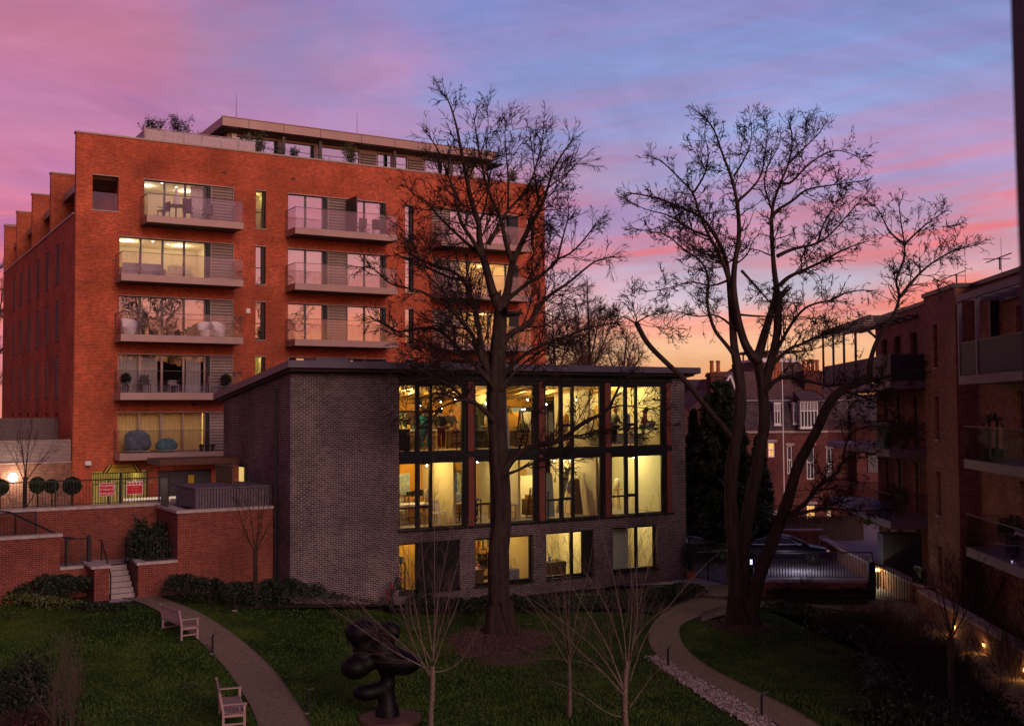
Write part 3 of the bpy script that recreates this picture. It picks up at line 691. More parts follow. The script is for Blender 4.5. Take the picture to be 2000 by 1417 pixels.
for (u,v,z,sx,sy,p,c) in ((6.1,3.3,8.75,2.4,3.5,70,(1,.78,.42)),(9.2,3.3,8.75,2,3.5,50,(1,.75,.4)),(13,3.3,8.75,2.6,3.5,75,(1,.8,.45)),(16.8,2.2,8.75,2.6,2.4,75,(1,.86,.55)),
    (6.1,2.5,5.8,2.6,2.6,75,(1,.75,.38)),(9.6,3,5.8,2.2,3,55,(1,.8,.5)),(13.1,3,5.8,2.4,3,85,(1,.8,.5)),(16.8,2.4,5.8,2.6,2.8,80,(.98,.92,.62)),
    (5.8,1.8,2.68,1.8,1.6,24,(1,.68,.3)),(9.4,2.0,2.68,2.2,2,30,(1,.68,.3)),(12.9,2.2,2.68,2.2,2.4,60,(1,.85,.55)),(16.8,1.9,2.68,2.6,1.8,34,(1,.88,.62))):
    spots(std,u,v,z-.12,sx,2,p*2.3,(c[0],c[1]*.96,c[2]*.58))
rg=random.Random(3)
for k in range(34):
    fl_=k%2; u=rg.uniform(4.7,15.4) if fl_==0 else rg.uniform(4.7,18.2); v=rg.uniform(.8,5.6) if fl_==0 else rg.uniform(.7,4); z=8.62-.1*v if fl_==0 else 5.74
    m=MB(); m.ball((u,v,z-.10),.038,8,5); l=m.build('spotlight',LAMPS,std)
    MB().tube([(u,v,z-.06),(u,v,z+.12)],.012,5).build('stem',BLK,l)
# porch at the side
pch=thing('entrance_porch','timber slatted entrance porch with rust coloured flat canopy beside the dark brick wall','porch',**at_frame(BB))
c0=BB.side(380,908,-2.4)
MB().box(-3.4,-.02,6.2,8.4,5.75,6.0).build('canopy',mat('rust_canopy',(.10,.04,.028),.7,noise=.2),pch)
m=MB()
for j in range(16): m.box(-1.15,-1.09,3.6+j*.15,3.66+j*.15,4.16,5.72)
m.box(-1.16,-1.08,3.5,6.1,5.725,5.8); m.build('slat_screen',WOODD,pch)
m=MB(); m.box(-.5,-.03,6.3,6.4,4.16,5.7); m.build('post',RED2,pch)
m=MB(); wall(m,5.3,7.2,4.15,5.74,[(5.5,6.9,4.3,5.6)],-.06,-.012,mS); m.build('door_frame',BLKF,pch)
MB().quad((-.02,5.5,4.3),(-.02,6.9,4.3),(-.02,6.9,5.6),(-.02,5.5,5.6)).build('lit_pane',emis('lit_glass',(.9,.62,.2),.8),pch)
# ================================================================= GROUND
def ground():
    xs=list(np.unique(np.concatenate([np.linspace(-400,-40,10),np.linspace(-40,-4,121),np.linspace(-4,30,20),np.linspace(30,400,10)])))
    ys=list(np.unique(np.concatenate([np.linspace(-60,20,8),np.linspace(20,56,60),np.linspace(56,700,14)])))
    V=np.array([(x,y,gz(x,y)) for y in ys for x in xs]); nx=len(xs)
    i=np.arange(len(ys)-1)[:,None]*nx; j=np.arange(nx-1)[None,:]
    Q=np.stack([i+j,i+j+1,i+nx+j+1,i+nx+j],-1).reshape(-1,4)
    tag(npmesh('lawn',V,Q,LAWN),kind='structure')
ground()
def spline(pts,n=10):
    P=[Vector(p) for p in pts]; out=[]
    for i in range(len(P)-1):
        a=P[max(i-1,0)];b=P[i];c=P[i+1];d=P[min(i+2,len(P)-1)]
        for k in range(n):
            t=k/n; out.append(.5*((2*b)+(c-a)*t+(2*a-5*b+4*c-d)*t*t+(3*b-a-3*c+d)*t**3))
    out.append(P[-1]); return out
def strip(name,L,Rr,m,dz=.02,n=12,kind='structure'):
    a=spline([gnd(*p) for p in L],n); b=spline([gnd(*p) for p in Rr],n); mb=MB()
    K=6
    for i in range(len(a)-1):
        for k in range(K):
            q=[]
            for (s,t) in ((i,k),(i,k+1),(i+1,k+1),(i+1,k)):
                p=a[s].lerp(b[s],t/K); q.append((p.x,p.y,gz(p.x,p.y)+dz))
            mb.quad(*q)
    return tag(mb.build(name,m),kind=kind)
_strip=strip
def strip(name,L,Rr,m,dz=.02,n=12,kind='structure'):
    o=_strip(name,L,Rr,m,dz,n,kind)
    if name=='path':
        for side in (L,Rr):
            P=spline([gnd(*p) for p in side],n); mb=MB()
            mb.tube([(p.x,p.y,gz(p.x,p.y)+dz+.004) for p in P],.022,4,cap=False); tag(mb.build('path_edging',EDGE),kind='structure')
    return o
EDGE=mat('edging_steel',(.16,.12,.10),.8,noise=.3,nscale=6)
strip('path',[(214,1164),(262,1174),(330,1208),(400,1262),(450,1318),(484,1370),(505,1417),(512,1440)],
             [(284,1152),(335,1176),(400,1204),(468,1250),(530,1306),(578,1370),(605,1417),(612,1440)],PATHM,dz=.03)
strip('path',[(1378,1143),(1340,1170),(1285,1208),(1268,1240),(1275,1268),(1310,1300),(1380,1340),(1470,1388),(1535,1425)],
             [(1424,1140),(1424,1182),(1365,1205),(1328,1225),(1336,1262),(1378,1300),(1450,1338),(1540,1382),(1612,1425)],PATHM,dz=.024)
strip('path',[(1370,1200),(1420,1184),(1480,1176),(1560,1180),(1650,1184),(1720,1180),(1800,1172)],[(1370,1215),(1425,1200),(1490,1188),(1560,1189),(1640,1192),(1750,1212),(1850,1212)],PATHM,dz=.032)
strip('path',[(1690,1172),(1730,1200),(1800,1250),(1880,1310),(1960,1380),(2010,1425)],[(1815,1168),(1850,1200),(1900,1240),(1960,1285),(2040,1340),(2080,1380)],PATHM,dz=.04)
strip('gravel',[(1266,1287),(1300,1312),(1370,1358),(1440,1400),(1470,1420)],[(1284,1283),(1330,1310),(1400,1345),(1490,1398),(1520,1420)],PEB,dz=.018,kind='structure')
def disc(name,px,py,rx,ry,m,dz,kind='structure',seed=0):
    c=gnd(px,py); rg=random.Random(seed); ph=[rg.uniform(0,6) for _ in range(4)]; mb=MB(); n=110; ring=[]
    for i in range(n):
        a=2*PI*i/n; w=1+.08*math.sin(3*a+ph[0])+.06*math.sin(7*a+ph[1])+.05*math.sin(13*a+ph[2])+.04*math.sin(29*a+ph[3])
        x=c.x+rx*w*math.cos(a); y=c.y+ry*w*math.sin(a); ring.append((x,y,gz(x,y)+dz))
    for i in range(n): mb.poly([(c.x,c.y,gz(c.x,c.y)+dz+.05),ring[i],ring[(i+1)%n]])
    return tag(mb.build(name,m),kind=kind)
disc('mulch',975,1252,1.8,2.7,MULCH,.014,seed=1); disc('mulch',1449,1222,1.05,1.3,MULCH,.014,seed=4)
disc('worn_lawn_patch',990,1288,1.0,1.0,MULCH,.010,seed=9)
# bark chips spilling over the mulch and into the grass
rgc=np.random.default_rng(5)
for (px,py,rx,ry,n,nm) in ((975,1254,1.9,2.8,2600,'bark_chips'),(1449,1222,1.1,1.4,1200,'bark_chips')):
    c=gnd(px,py); a=rgc.uniform(0,2*np.pi,n); q=np.abs(rgc.normal(.62,.33,n)); P=np.stack([c.x+rx*q*np.cos(a),c.y+ry*q*np.sin(a),np.full(n,.035)],1)
    P[:,2]+=[gz(x,y)+.05*max(0,1-k) for x,y,k in zip(P[:,0],P[:,1],q)]
    V,Q=leaves(P,.04,rgc,.5,0); tag(npmesh(nm,V,Q,mat('bark_chip',(.05,.025,.02),.95,col2=(.17,.09,.075),nscale=18),smooth=False),kind='stuff')
PATHPOLY=[[(214,1164),(262,1174),(330,1208),(400,1262),(450,1318),(484,1370),(505,1417),(512,1440),(612,1440),(605,1417),(578,1370),(530,1306),(468,1250),(400,1204),(335,1176),(284,1152)],
[(1378,1143),(1340,1170),(1285,1208),(1268,1240),(1262,1280),(1300,1316),(1370,1360),(1440,1402),(1470,1425),(1612,1425),(1540,1382),(1450,1338),(1378,1300),(1336,1262),(1328,1225),(1365,1205),(1424,1182),(1424,1140)],
[(1360,1198),(1480,1172),(1730,1168),(2000,1100),(2100,1420),(1980,1440),(1850,1212),(1640,1196),(1370,1217)],
[(1690,1180),(1990,1440),(1700,1440),(1690,1340),(1640,1225)]]
def inpoly(x,y,P):
    c=False; j=len(P)-1
    for i in range(len(P)):
        if (P[i][1]>y)!=(P[j][1]>y) and x<(P[j][0]-P[i][0])*(y-P[i][1])/(P[j][1]-P[i][1])+P[i][0]: c=not c
        j=i
    return c
# short grass blades over the lawns
rgg=np.random.default_rng(77); G=[]
while len(G)<52000:
    px=rgg.uniform(-20,1720); py=1180+260*rgg.uniform()**.8
    if any(inpoly(px,py,P) for P in PATHPOLY): continue
    d=ray(px,py); t_=-H/d[2]*.93 if px<900 else -H/d[2]
    for _ in range(3 if px<900 else 1): t_=(gz(d[0]*t_,d[1]*t_)-H)/d[2]
    x,y=d[0]*t_,d[1]*t_
    if ((x-(-.5))/1.9)**2+((y-39.4)/2.6)**2<1: continue
    G.append((x,y,gz(x,y)))
G=np.array(G); n=len(G); a=rgg.uniform(0,2*np.pi,n); hh=rgg.uniform(.03,.075,n)*(1+.5*np.sin(G[:,0]*.9)*np.sin(G[:,1]*.7)); wd=.022
dx=np.cos(a)*wd; dy=np.sin(a)*wd; lx=rgg.normal(scale=.02,size=n); ly=rgg.normal(scale=.02,size=n)
V=np.stack([np.stack([G[:,0]-dx,G[:,1]-dy,G[:,2]],1),np.stack([G[:,0]+dx,G[:,1]+dy,G[:,2]],1),np.stack([G[:,0]+lx+dx*.2,G[:,1]+ly+dy*.2,G[:,2]+hh],1),np.stack([G[:,0]+lx-dx*.2,G[:,1]+ly-dy*.2,G[:,2]+hh],1)],1).reshape(-1,3)
tag(npmesh('grass',V,np.arange(4*n).reshape(n,4),mat('grass_blade',(.022,.055,.008),.8,col2=(.065,.11,.016),nscale=1.4),smooth=False),kind='stuff')
# loose pebbles of the gravel strip
GS=[[(1262,1283),(1300,1313),(1370,1360),(1440,1402),(1470,1425),(1520,1425),(1490,1399),(1400,1346),(1330,1311),(1286,1281)]]; G=[]
while len(G)<2600:
    px=rgg.uniform(1255,1530); py=rgg.uniform(1275,1425)
    if inpoly(px+rgg.normal()*2.5,py+rgg.normal()*2,GS[0]): d=ray(px,py); t_=-H/d[2]; G.append((d[0]*t_,d[1]*t_,.045))
V,Q=leaves(np.array(G),.038,rgg,.75,.0); tag(npmesh('pebbles',V,Q,mat('pebble',(.20,.14,.13),.85,col2=(.62,.50,.48),nscale=25),smooth=False),kind='stuff')
# planting beds (soil under hedges and shrubs)
def bed(name,pts,dz=.012):
    P=[gnd(*p) for p in pts]; mb=MB(); c=sum(P,Vector())/len(P)
    for i in range(len(P)):
        a,b=P[i],P[(i+1)%len(P)]; mb.poly([(c.x,c.y,gz(c.x,c.y)+dz)]+[(q.x,q.y,gz(q.x,q.y)+dz) for q in (a,b)])
    return tag(mb.build(name,SOIL),kind='structure')
bed('flower_bed',[(286,1158),(330,1140),(560,1130),(780,1150),(1000,1140),(1200,1130),(1330,1120),(1375,1143),(1290,1200),(1250,1190),(1100,1195),(900,1200),(700,1187),(560,1186),(430,1190),(350,1180)])
bed('flower_bed',[(1500,1192),(1640,1196),(1720,1205),(1800,1290),(1870,1330),(1990,1440),(1720,1440),(1700,1390),(1690,1340),(1700,1300),(1640,1230),(1570,1205)])
bed('flower_bed',[(1340,1165),(1500,1165),(1700,1165),(1700,1176),(1560,1176),(1480,1172),(1424,1172)],.03)
bed('flower_bed',[(-40,1120),(210,1120),(212,1175),(270,1180),(150,1190),(100,1178),(-40,1160)])
bed('flower_bed',[(-60,1300),(40,1320),(80,1360),(110,1440),(-60,1440)])
# driveway behind the railings
m=MB(); m.poly([(8.2,53.6,.03),(9.9,51.0,.03),(11,48.9,.03),(16.5,46,.03),(16.6,46,.03),(30,44,.03),(40,75,.03),(-2,78,.03),(8,60,.03)]); tag(m.build('driveway',ASPH),kind='structure')
m=MB(); m.poly([(8.0,53.5,.045),(9.7,51.0,.045),(8.9,50.3,.045),(6.5,50.0,.045),(3.5,50.2,.045),(3.2,49.4,.045),(8.5,52.6,.045)]); tag(m.build('pavement',PAVM),kind='structure')
# ================================================================= TERRACE (frame BB)
U0=-3.84; VI=4.88; BA=at_frame(BB)
def bwall(name,lab,boxes,cop,mt=RED2,group=None,rail=None):
    t=thing(name,lab,'wall',group=group,**BA)
    m=MB(); [m.box(*b) for b in boxes]; m.build('brickwork',mt,t)
    m=MB(); [m.box(*b) for b in cop]; m.build('coping',STONE,t); return t
bwall('retaining_wall','tall red brick block wall with stone coping right of the garden steps, touching the dark studio',
      [(U0,-.02,1.56,1.9,-.5,4.16),(U0,U0+.34,1.9,VI,-.5,4.16)],[(U0-.06,-.02,1.50,1.96,4.162,4.27),(U0-.06,U0+.40,1.96,VI,4.162,4.27)])
bwall('retaining_wall','long recessed red brick retaining wall carrying the black railing and red signs',
      [(-14,U0-.002,VI,VI+.34,-.5,4.22)],[(-14,U0+.4,VI-.06,VI+.40,4.222,4.34)])
m=MB(); m.poly([BB.w(u,v,2.98) for u,v in ((-14,VI+.3),(2,VI+.3),(2,16.5),(-14,16.5))]); tag(m.build('terrace_paving',PAVM),kind='structure')
m=MB(); m.poly([BB.w(u,v,4.14) for u,v in ((U0+.3,1.9),(-.02,1.9),(-.02,VI+3.8),(U0+.3,VI+3.8))]); tag(m.build('terrace_deck',PAVM),kind='structure')
bwall('planter_wall','low red brick planter wall with stone coping immediately right of the garden steps',
      [(-5.27,U0-.002,1.56,1.8,-.3,2.34),(-5.27,-5.03,1.8,3.9,-.3,2.34)],[(-5.33,U0-.002,1.5,1.86,2.342,2.44),(-5.33,-4.97,1.86,3.9,2.342,2.44)])
m=MB(); m.poly([BB.w(u,v,2.3) for u,v in ((-5.0,1.8),(U0,1.8),(U0,VI),(-5.0,VI))]); tag(m.build('planter_soil',SOIL),kind='structure')
bwall('gate_pier','square red brick pier with wide stone cap left of the garden steps',[(-6.8,-6.28,1.58,3.3,-.3,2.32)],[(-6.92,-6.22,1.52,3.4,2.322,2.42)])
bwall('garden_wall','lower red brick wall with stone coping at the left edge, under the sloping handrail',[(-14,-7.75,2.9,3.2,-.3,3.42)],[(-14,-7.68,2.82,3.28,3.422,3.53)])
bwall('garden_wall','short low brick wall under the black bars between the lower wall and the pier',[(-7.748,-6.802,2.95,3.2,-.3,2.2)],[(-7.748,-6.93,2.9,3.25,2.202,2.3)])
m=MB(); m.poly([BB.w(u,v,2.2) for u,v in ((-14,3.2),(-5.03,3.2),(-5.03,VI),(-14,VI))]); tag(m.build('terrace_landing',PAVM),kind='structure')
st=thing('garden_steps','short flight of six stone garden steps between the brick pier and the planter','steps',**BA)
for i in range(6):
    z=1.15+.175*(i+1); MB().box(-6.22,-5.34,1.7+.28*i,3.5,z-.175,z).build('step',PAVM,st)
m=MB(); m.poly([BB.w(u,v,1.17) for u,v in ((-6.4,.9),(-4.8,.9),(-4.9,1.7),(-6.25,1.7))]); tag(m.build('paving_slabs',PAVM),kind='structure')
def handrail(lab,pts,posts,r=.025):
    t=thing('handrail',lab,'handrail',**BA)
    MB().tube(pts,r,6).build('rail',BLK,t)
    for p,h in posts: MB().tube([p,(p[0],p[1],p[2]+h)],r,6).build('post',BLK,t)
    return t
handrail('sloping black handrail on the left side of the garden steps',[(-6.25,1.5,2.1),(-6.25,3.2,3.15),(-6.25,3.5,3.15)],[((-6.25,1.5,1.15),.95),((-6.25,3.2,2.2),.95)])
handrail('sloping black handrail on the right side of the garden steps',[(-5.37,1.5,2.1),(-5.37,3.2,3.15),(-5.37,3.5,3.15)],[((-5.37,1.5,1.15),.95),((-5.37,3.2,2.2),.95)])
def railing(name,lab,a,b,z0,z1,sp=.115,post=1.9,slope=0,fr=BA,r=.008,group=None,mt=BLK,toprail=.05,posts=True):
    """straight vertical-bar railing from a(u,v) to b(u,v)"""
    t=thing(name,lab,'railing',group=group,**fr); a=Vector((*a,0)); b=Vector((*b,0)); L=(b-a).length; n=int(L/sp)
    m=MB()
    for i in range(n+1):
        p=a.lerp(b,(i+.5)/(n+1)); s=slope*(i+.5)/(n+1); m.bar((p.x,p.y,z0+s+.06),(p.x,p.y,z1+s),r*2)
    m.build('bars',mt,t)
    MB().bar((a.x,a.y,z1),(b.x,b.y,z1+slope),.045,toprail).build('top_rail',mt,t)
    MB().bar((a.x,a.y,z0+.07),(b.x,b.y,z0+.07+slope),.03,.03).build('bottom_rail',mt,t)
    if posts:
        k=max(1,round(L/post))
        for i in range(k+1):
            p=a.lerp(b,i/k); s=slope*i/k; MB().bar((p.x,p.y,z0+s),(p.x,p.y,z1+s+.01),.06).build('post',mt,t)
    return t
railing('railing','long black bar railing on top of the long recessed retaining wall',(-13.5,VI+.15),(U0+.15,VI+.15),4.34,5.33)
railing('railing','black bar railing with sloping top at the far left above the lower garden wall',(-13.5,4.3),(-8.4,4.3),3.4,4.25,slope=-.0)
handrail('long dark sloping handrail running down behind the lower garden wall',[(-12,3.6,4.75),(-9.4,3.6,4.35),(-7.5,3.6,3.3),(-7.1,3.6,3.25)],[((-9.2,3.6,2.2),2.0),((-7.45,3.6,2.2),1.1)],.035)
railing('railing','short black bar railing between the lower garden wall and the stone-capped pier',(-7.5,3.1),(-6.75,3.1),2.3,3.28)
MB().bar((0,0,0),(0,0,.98),.12,.2).build('railing_post',BLK,None,BB.w(-6.72,3.05,2.42),ANG); tag(bpy.data.objects['railing_post'],'thick black steel post standing on the stone-capped pier','post')
railing('railing','thin black railing in front of the planter bush beside the tall brick block',(-5.0,1.7),(U0-.02,1.7),2.44,3.25,sp=.13,posts=False,toprail=.02)
MB().box(-.02,.02,-.55,.55,0,1.1).build('gate_leaf',BLK,None,BB.w(U0+.1,3.95,4.27),ANG); tag(bpy.data.objects['gate_leaf'],'solid black gate leaf standing between the railing and the slatted bin store','gate')
t=thing('downpipe','dark downpipe in the corner between the tall brick block and the studio side wall','downpipe',**BA)
MB().tube([(-.09,1.42,.3),(-.09,1.42,8.9)],.055,8).build('pipe',BLK,t)
for z in (1.5,3.5,5.5,7.5): MB().box(-.16,-.01,1.36,1.48,z,z+.05).build('clip',BLK,t)
# bin store
bs=thing('bin_store','purple grey slatted timber bin store on top of the brick block','bin store',**BA)
m=MB(); 
for j in range(27): m.box(-3.02+j*.112,-2.94+j*.112,2.0,2.03,4.27,5.0)
for j in range(26): m.box(-3.05,-3.02,2.05+j*.112,2.13+j*.112,4.27,5.0)
m.build('slats',SLATW:=mat('purple_grey_slats',(.12,.09,.12),.7,noise=.3,nscale=6),bs)
m=MB(); m.box(-3.0,-.05,2.04,4.9,4.27,4.98); m.build('body',BLKF,bs)
m=MB(); m.box(-3.09,-.03,1.96,4.98,5.002,5.05); m.build('lid',SLATW,bs)
# horizontal slat fences left
def slatfence(lab,u0,u1,v,z0,z1,mt,n):
    t=thing('slatted_fence',lab,'fence',**at_frame(RB)); m=MB(); h=(z1-z0)/n
    for j in range(n): m.box(u0,u1,v,v+.03,z0+j*h,z0+(j+.72)*h)
    m.build('slats',mt,t); 
    m=MB(); m.box(u0,u1,v+.035,v+.05,z0,z1); m.build('backing',WOODD,t)
    for k in range(4): MB().box(u0+(u1-u0)*k/3-.04,u0+(u1-u0)*k/3+.04,v+.05,v+.13,z0,z1).build('post',WOODD,t)
slatfence('pale horizontal slatted timber screen above the brick wall with the globe lamp',-8,-.06,.35,5.45,6.6,TIMB,17)
slatfence('darker horizontal slatted screen further back under the louvred windows, at the left edge',-8,-.06,4.4,6.4,7.68,mat('dim_timber',(.17,.12,.13),.8,noise=.2,nscale=8),19)
t=thing('yard_wall','brick yard wall behind the terrace carrying the round globe lamp','wall',**at_frame(RB))
MB().box(-9,-.02,.3,.6,2.5,5.4).build('brickwork',ORB,t); MB().box(-9,-.02,.26,.64,5.402,5.448).build('coping',STONE,t)
t=thing('globe_lamp','glowing white globe wall lamp on the brick yard wall at the far left','lamp',RB.w(-2.82,.05,4.75),ANG)
MB().ball((0,0,0),.21,16,10).build('globe',emis('globe_glow',(1,.88,.72),30),t,smooth=True); MB().lathe([(.08,0),(.08,.05)],(0,.2,-.02),10).build('bracket',BLK,t)
plight(t,(0,-.32,0),60,(1,.78,.55),.2)
# topiary balls
def topiary(px,py,r,lab,stem,mt,Z=2.98):
    # stands on the terrace right behind the railing
    c=BB.at(px,py,VI+1.0); p=BB.w(c[0],VI+1.0,Z); t=thing('topiary_bush',lab,'bush',p,0,'round clipped bushes behind the long railing')
    rg=np.random.default_rng(int(px)); n=3200; d=rg.normal(size=(n,3)); d/=np.linalg.norm(d,axis=1)[:,None]; P=d*(r*rg.uniform(.72,1.05,(n,1))); P[:,2]+=c[1]-Z
    V,Q=leaves(P,.045,rg); npmesh('foliage',V,Q,mt,t)
    MB().tube([(0,0,0),(.02,0,(c[1]-Z)*.5),(0,0,c[1]-Z)],.03,6).build('stem',BARK,t)
    MB().lathe([(.2,0),(.26,.4),(.24,.4)],(0,0,0),12).build('pot',BRZD,t)
topiary(141,948,.34,'dark round clipped bush nearest the red block corner',1,LEAFD); topiary(73,947,.30,'bright green round clipped bush just right of the globe lamp',1,LEAFM)
topiary(101,949,.26,'thinner olive round bush, the middle one of the row',1,LEAFD); topiary(0,951,.30,'round clipped bush cut by the left edge',1,LEAFM)
# signs on the railing
def sign(lab,px0,py0,px1,py1,v,lines,hdr=False):
    a=BB.at(px0,py0,v); b=BB.at(px1,py1,v); w=b[0]-a[0]; h=a[1]-b[1]; c=((a[0]+b[0])/2,(a[1]+b[1])/2)
    t=thing('warning_sign',lab,'sign',BB.w(c[0],v,c[1]),ANG)
    MB().box(-w/2,w/2,-.008,.008,-h/2,h/2).build('border',WHT,t); MB().box(-w/2+.02,w/2-.02,-.014,-.009,-h/2+.02,h/2-(.16 if hdr else .02)).build('panel',SRED,t)
    k=len(lines); H2=h-(.2 if hdr else .06); top=h/2-(.17 if hdr else .03)
    for i,l in enumerate(lines): text(l,H2/k*.86,WHT,t,(0,-.018,top-H2*(i+.5)/k),(PI/2,0,0))
    if hdr:
        for i in range(5): MB().box(-w*.4+i*w*.2-.045,-w*.4+i*w*.2+.045,-.014,-.009,h/2-.13,h/2-.035).build('symbol',SRED,t)
SRED=mat('sign_red',(.55,.01,.025),.5)
sign('red sign with white lettering, the left of the two red signs on the railing',193,943,224,967,VI+.08,['No parking','in front of','these gates'])
sign('red sign with white header symbols, the right of the two on the railing',247,940,279,964,VI+.08,['- -- ---','-- - ----','- -- ---'],True)
# yellow height sign
t=thing('height_sign','yellow trapezoid height warning sign with black stripes above the lit gate','sign',RB.w(2.4,-.06,5.03),ANG)
m=MB(); m.prism_ax([(-.95,-.2),(.95,-.2),(.66,.2),(-.66,.2)],-.02,.02,'y'); m.build('panel',YELS:=mat('sign_yellow',(.62,.42,.03),.5),t)
m=MB()
for s in (-1,1):
    for k in (0,1): x=s*(.62+k*.17); m.prism_ax([(x+s*.12,-.2),(x+s*.2,-.2),(x-s*.06,.2),(x-s*.14,.2)] if s>0 else [(x-.2,-.2),(x-.12,-.2),(x+.14,.2),(x+.06,.2)],-.028,-.021,'y')
m.build('stripe',BLKF,t)
text('MAX HEADROOM',.13,BLKF,t,(0,-.03,.06),(PI/2,0,0)); text('2.1m',.11,BLKF,t,(0,-.03,-.08),(PI/2,0,0))
# gates of undercroft
g=thing('car_park_gate','tall black barred double gate in front of the yellow-lit undercroft','gate',**at_frame(RB))
for a,b in ((.95,2.3),(2.42,3.74)):
    m=MB(); n=int((b-a)/.12)
    for i in range(n): m.bar((a+.06+i*.12,.12,2.55),(a+.06+i*.12,.12,4.85),.022)
    for z in (2.6,4.25,4.8): m.box(a,b,.105,.135,z-.02,z+.02)
    m.build('gate_panel',BLK,g)
MB().box(2.3,2.42,.05,.2,2.5,4.87).build('gate_post',BLK,g)
t=thing('security_camera','white security camera on the brick corner left of the height sign','camera',RB.w(.68,-.02,5.35),ANG)
MB().box(-.13,.13,-.36,-.1,-.09,.12).build('housing',WHT,t); MB().bar((0,0,-.12),(0,-.15,-.02),.05).build('bracket',WHT,t)
t=thing('shutter_notice','small yellow notice on the grey roller shutter','sign',RB.w(*[RB.at(374,938)[0],.08,RB.at(374,938)[1]]),ANG)
MB().box(-.16,.16,-.01,.01,-.22,.3).build('panel',YELS,t); MB().box(-.2,.2,-.012,.008,-.42,-.23).build('lower_panel',WHT,t)
t=thing('white_barrier','white painted low barrier rail behind the red signs','barrier',**BA)
c=BB.at(270,974,8.0); MB().box(c[0]-.6,c[0]+1.6,7.95,8.05,c[1]-.05,c[1]+.05).build('rail',mat('white_rail_glow',(.85,.8,.7),.5,emit=(1,.85,.6),estr=.25),t)  # faint emission makes the rail look lit; it is no lamp
for k in (0,1): MB().bar((c[0]-.3+k*1.6,8,2.98),(c[0]-.3+k*1.6,8,c[1]-.051),.08).build('post',WHT,t)
# cycle hoops
for k in range(4):
    t=tag(MB().tube([(-.35,0,0),(-.32,0,.7),(-.2,0,.85),(.2,0,.85),(.32,0,.7),(.35,0,0)],.022,6).build('cycle_hoop',BLK,None,BB.w(-2.9+k*.38,5.5,4.16),ANG+PI/2*.15),'thin black cycle hoop behind the slatted bin store','cycle stand','cycle hoops behind the bin store')
# ================================================================= RIGHT SIDE FENCES
def wrailing(name,lab,A,B,z0,z1,**k):
    A=Vector((*A,0)); B=Vector((*B,0)); d=B-A; return railing(name,lab,(0,0),(d.length,0),z0,z1,fr=dict(loc=(A.x,A.y,0),rz=math.atan2(d.y,d.x)),**k)
GM=mat('galvanised_dark',(.09,.085,.10),.5,metal=.3)
p1=gnd(1345,1125); p2=gnd(1424,1146); p3=atY(1480,1128,47.6); p4=atY(1704,1130,47.3)
wrailing('railing_gate','tall dark barred gate between the studio corner and the two-stemmed tree',(p1.x,p1.y),(p2.x,p2.y),0.02,1.85,sp=.12,mt=BLK,r=.012)
wrailing('railing_gate','dark barred gate leaf half hidden behind the two-stemmed tree',(p2.x+.1,p2.y),(p3.x,47.9),0.02,1.75,sp=.12,mt=BLK,r=.012)
t=thing('low_wall','low dark brick wall with stone coping under the driveway railing','wall'); m=MB(); m.bar((p3.x,47.6,.3),(p4.x,47.3,.3),.3,.62); m.build('brickwork',ORB,t)
m=MB(); m.bar((p3.x-.05,47.6,.655),(p4.x+.05,47.3,.655),.42,.09); m.build('coping',STONE,t)
wrailing('driveway_railing','dark driveway railing on the low wall, cars parked behind it',(p3.x,47.6),(p4.x,47.3),.76,1.86,sp=.125,mt=GM,r=.016,post=3.4)
p5=gnd(1708,1168); p6=gnd(1786,1180)
wrailing('garden_gate','black barred garden gate between the low wall and the right-hand path, lit from behind',(p5.x,p5.y),(p6.x,p6.y),.03,1.42,sp=.13,mt=BLK,r=.012,post=1.5)
tag(MB().box(-.13,.13,-.13,.13,0,1.5).build('gate_post',BLK,None,(p5.x-.12,p5.y,0)),'thick black gate post at the left of the garden gate','post')
tag(MB().box(-.06,.06,-.06,.06,0,2.15).build('gate_post',BLK,None,(p2.x+.02,p2.y+.05,0)),'slim black post where the two tall gates meet behind the tree','post')
wrailing('driveway_railing','black railing on the brick wall to the right of the garden gate',(p6.x+.1,p6.y+.1),(16.4,44.6),.85,1.55,sp=.13,mt=BLK,r=.012,post=3)
t=thing('low_wall','short dark brick wall right of the garden gate','wall'); MB().bar((p6.x+.15,p6.y,.4),(16.5,44.6,.4),.3,.8).build('brickwork',ORB,t); MB().bar((p6.x+.1,p6.y,.83),(16.5,44.6,.83),.4,.055).build('coping',STONE,t)
# ramp wall behind, along the building
t=thing('ramp_wall','long brick ramp wall with pale coping running back beside the driveway','wall')
A1=Vector((16.85,60.8)); B1=Vector((16.3,45.4)); MB().bar((A1.x,A1.y,.4),(B1.x,B1.y,.4),.32,.85).build('brickwork',ORB,t); MB().bar((A1.x,A1.y,.87),(B1.x,B1.y,.87),.46,.085).build('coping',STONE,t)
MB().box(A1.x-.2,A1.x+.2,A1.y-.1,A1.y+.15,0,.99).build('end_pier',STONE,t)
# foreground path wall with step lights
t=thing('path_wall','brick path wall with stone coping and small amber lights, lower right edge','wall')
A2=Vector((15.95,43.6)); B2=Vector((14.6,27)); d2=(B2-A2).normalized()
m=MB(); m.bar((A2.x,A2.y,.4),(B2.x,B2.y,.4),.34,.82); m.build('brickwork',ORB,t); MB().bar((A2.x,A2.y,.86),(B2.x,B2.y,.86),.48,.09).build('coping',STONE,t)
for k,s in enumerate((4.4,7.4,10.9,14.0)):
    p=A2+d2*s; l=thing('step_light','small amber light set low in the path wall, '+('the farthest','the second farthest','the second nearest','the nearest')[k]+' of the row','light',(p.x-.18,p.y,.32),0,'amber lights along the path wall')
    MB().box(-.02,0,-.06,.06,-.05,.05).build('lens',AMB,l); MB().box(-.045,0.005,-.08,.08,.051,.07).build('hood',BLK,l)
    plight(l,(-.12,0,-.02),5,(1,.55,.2),.04)
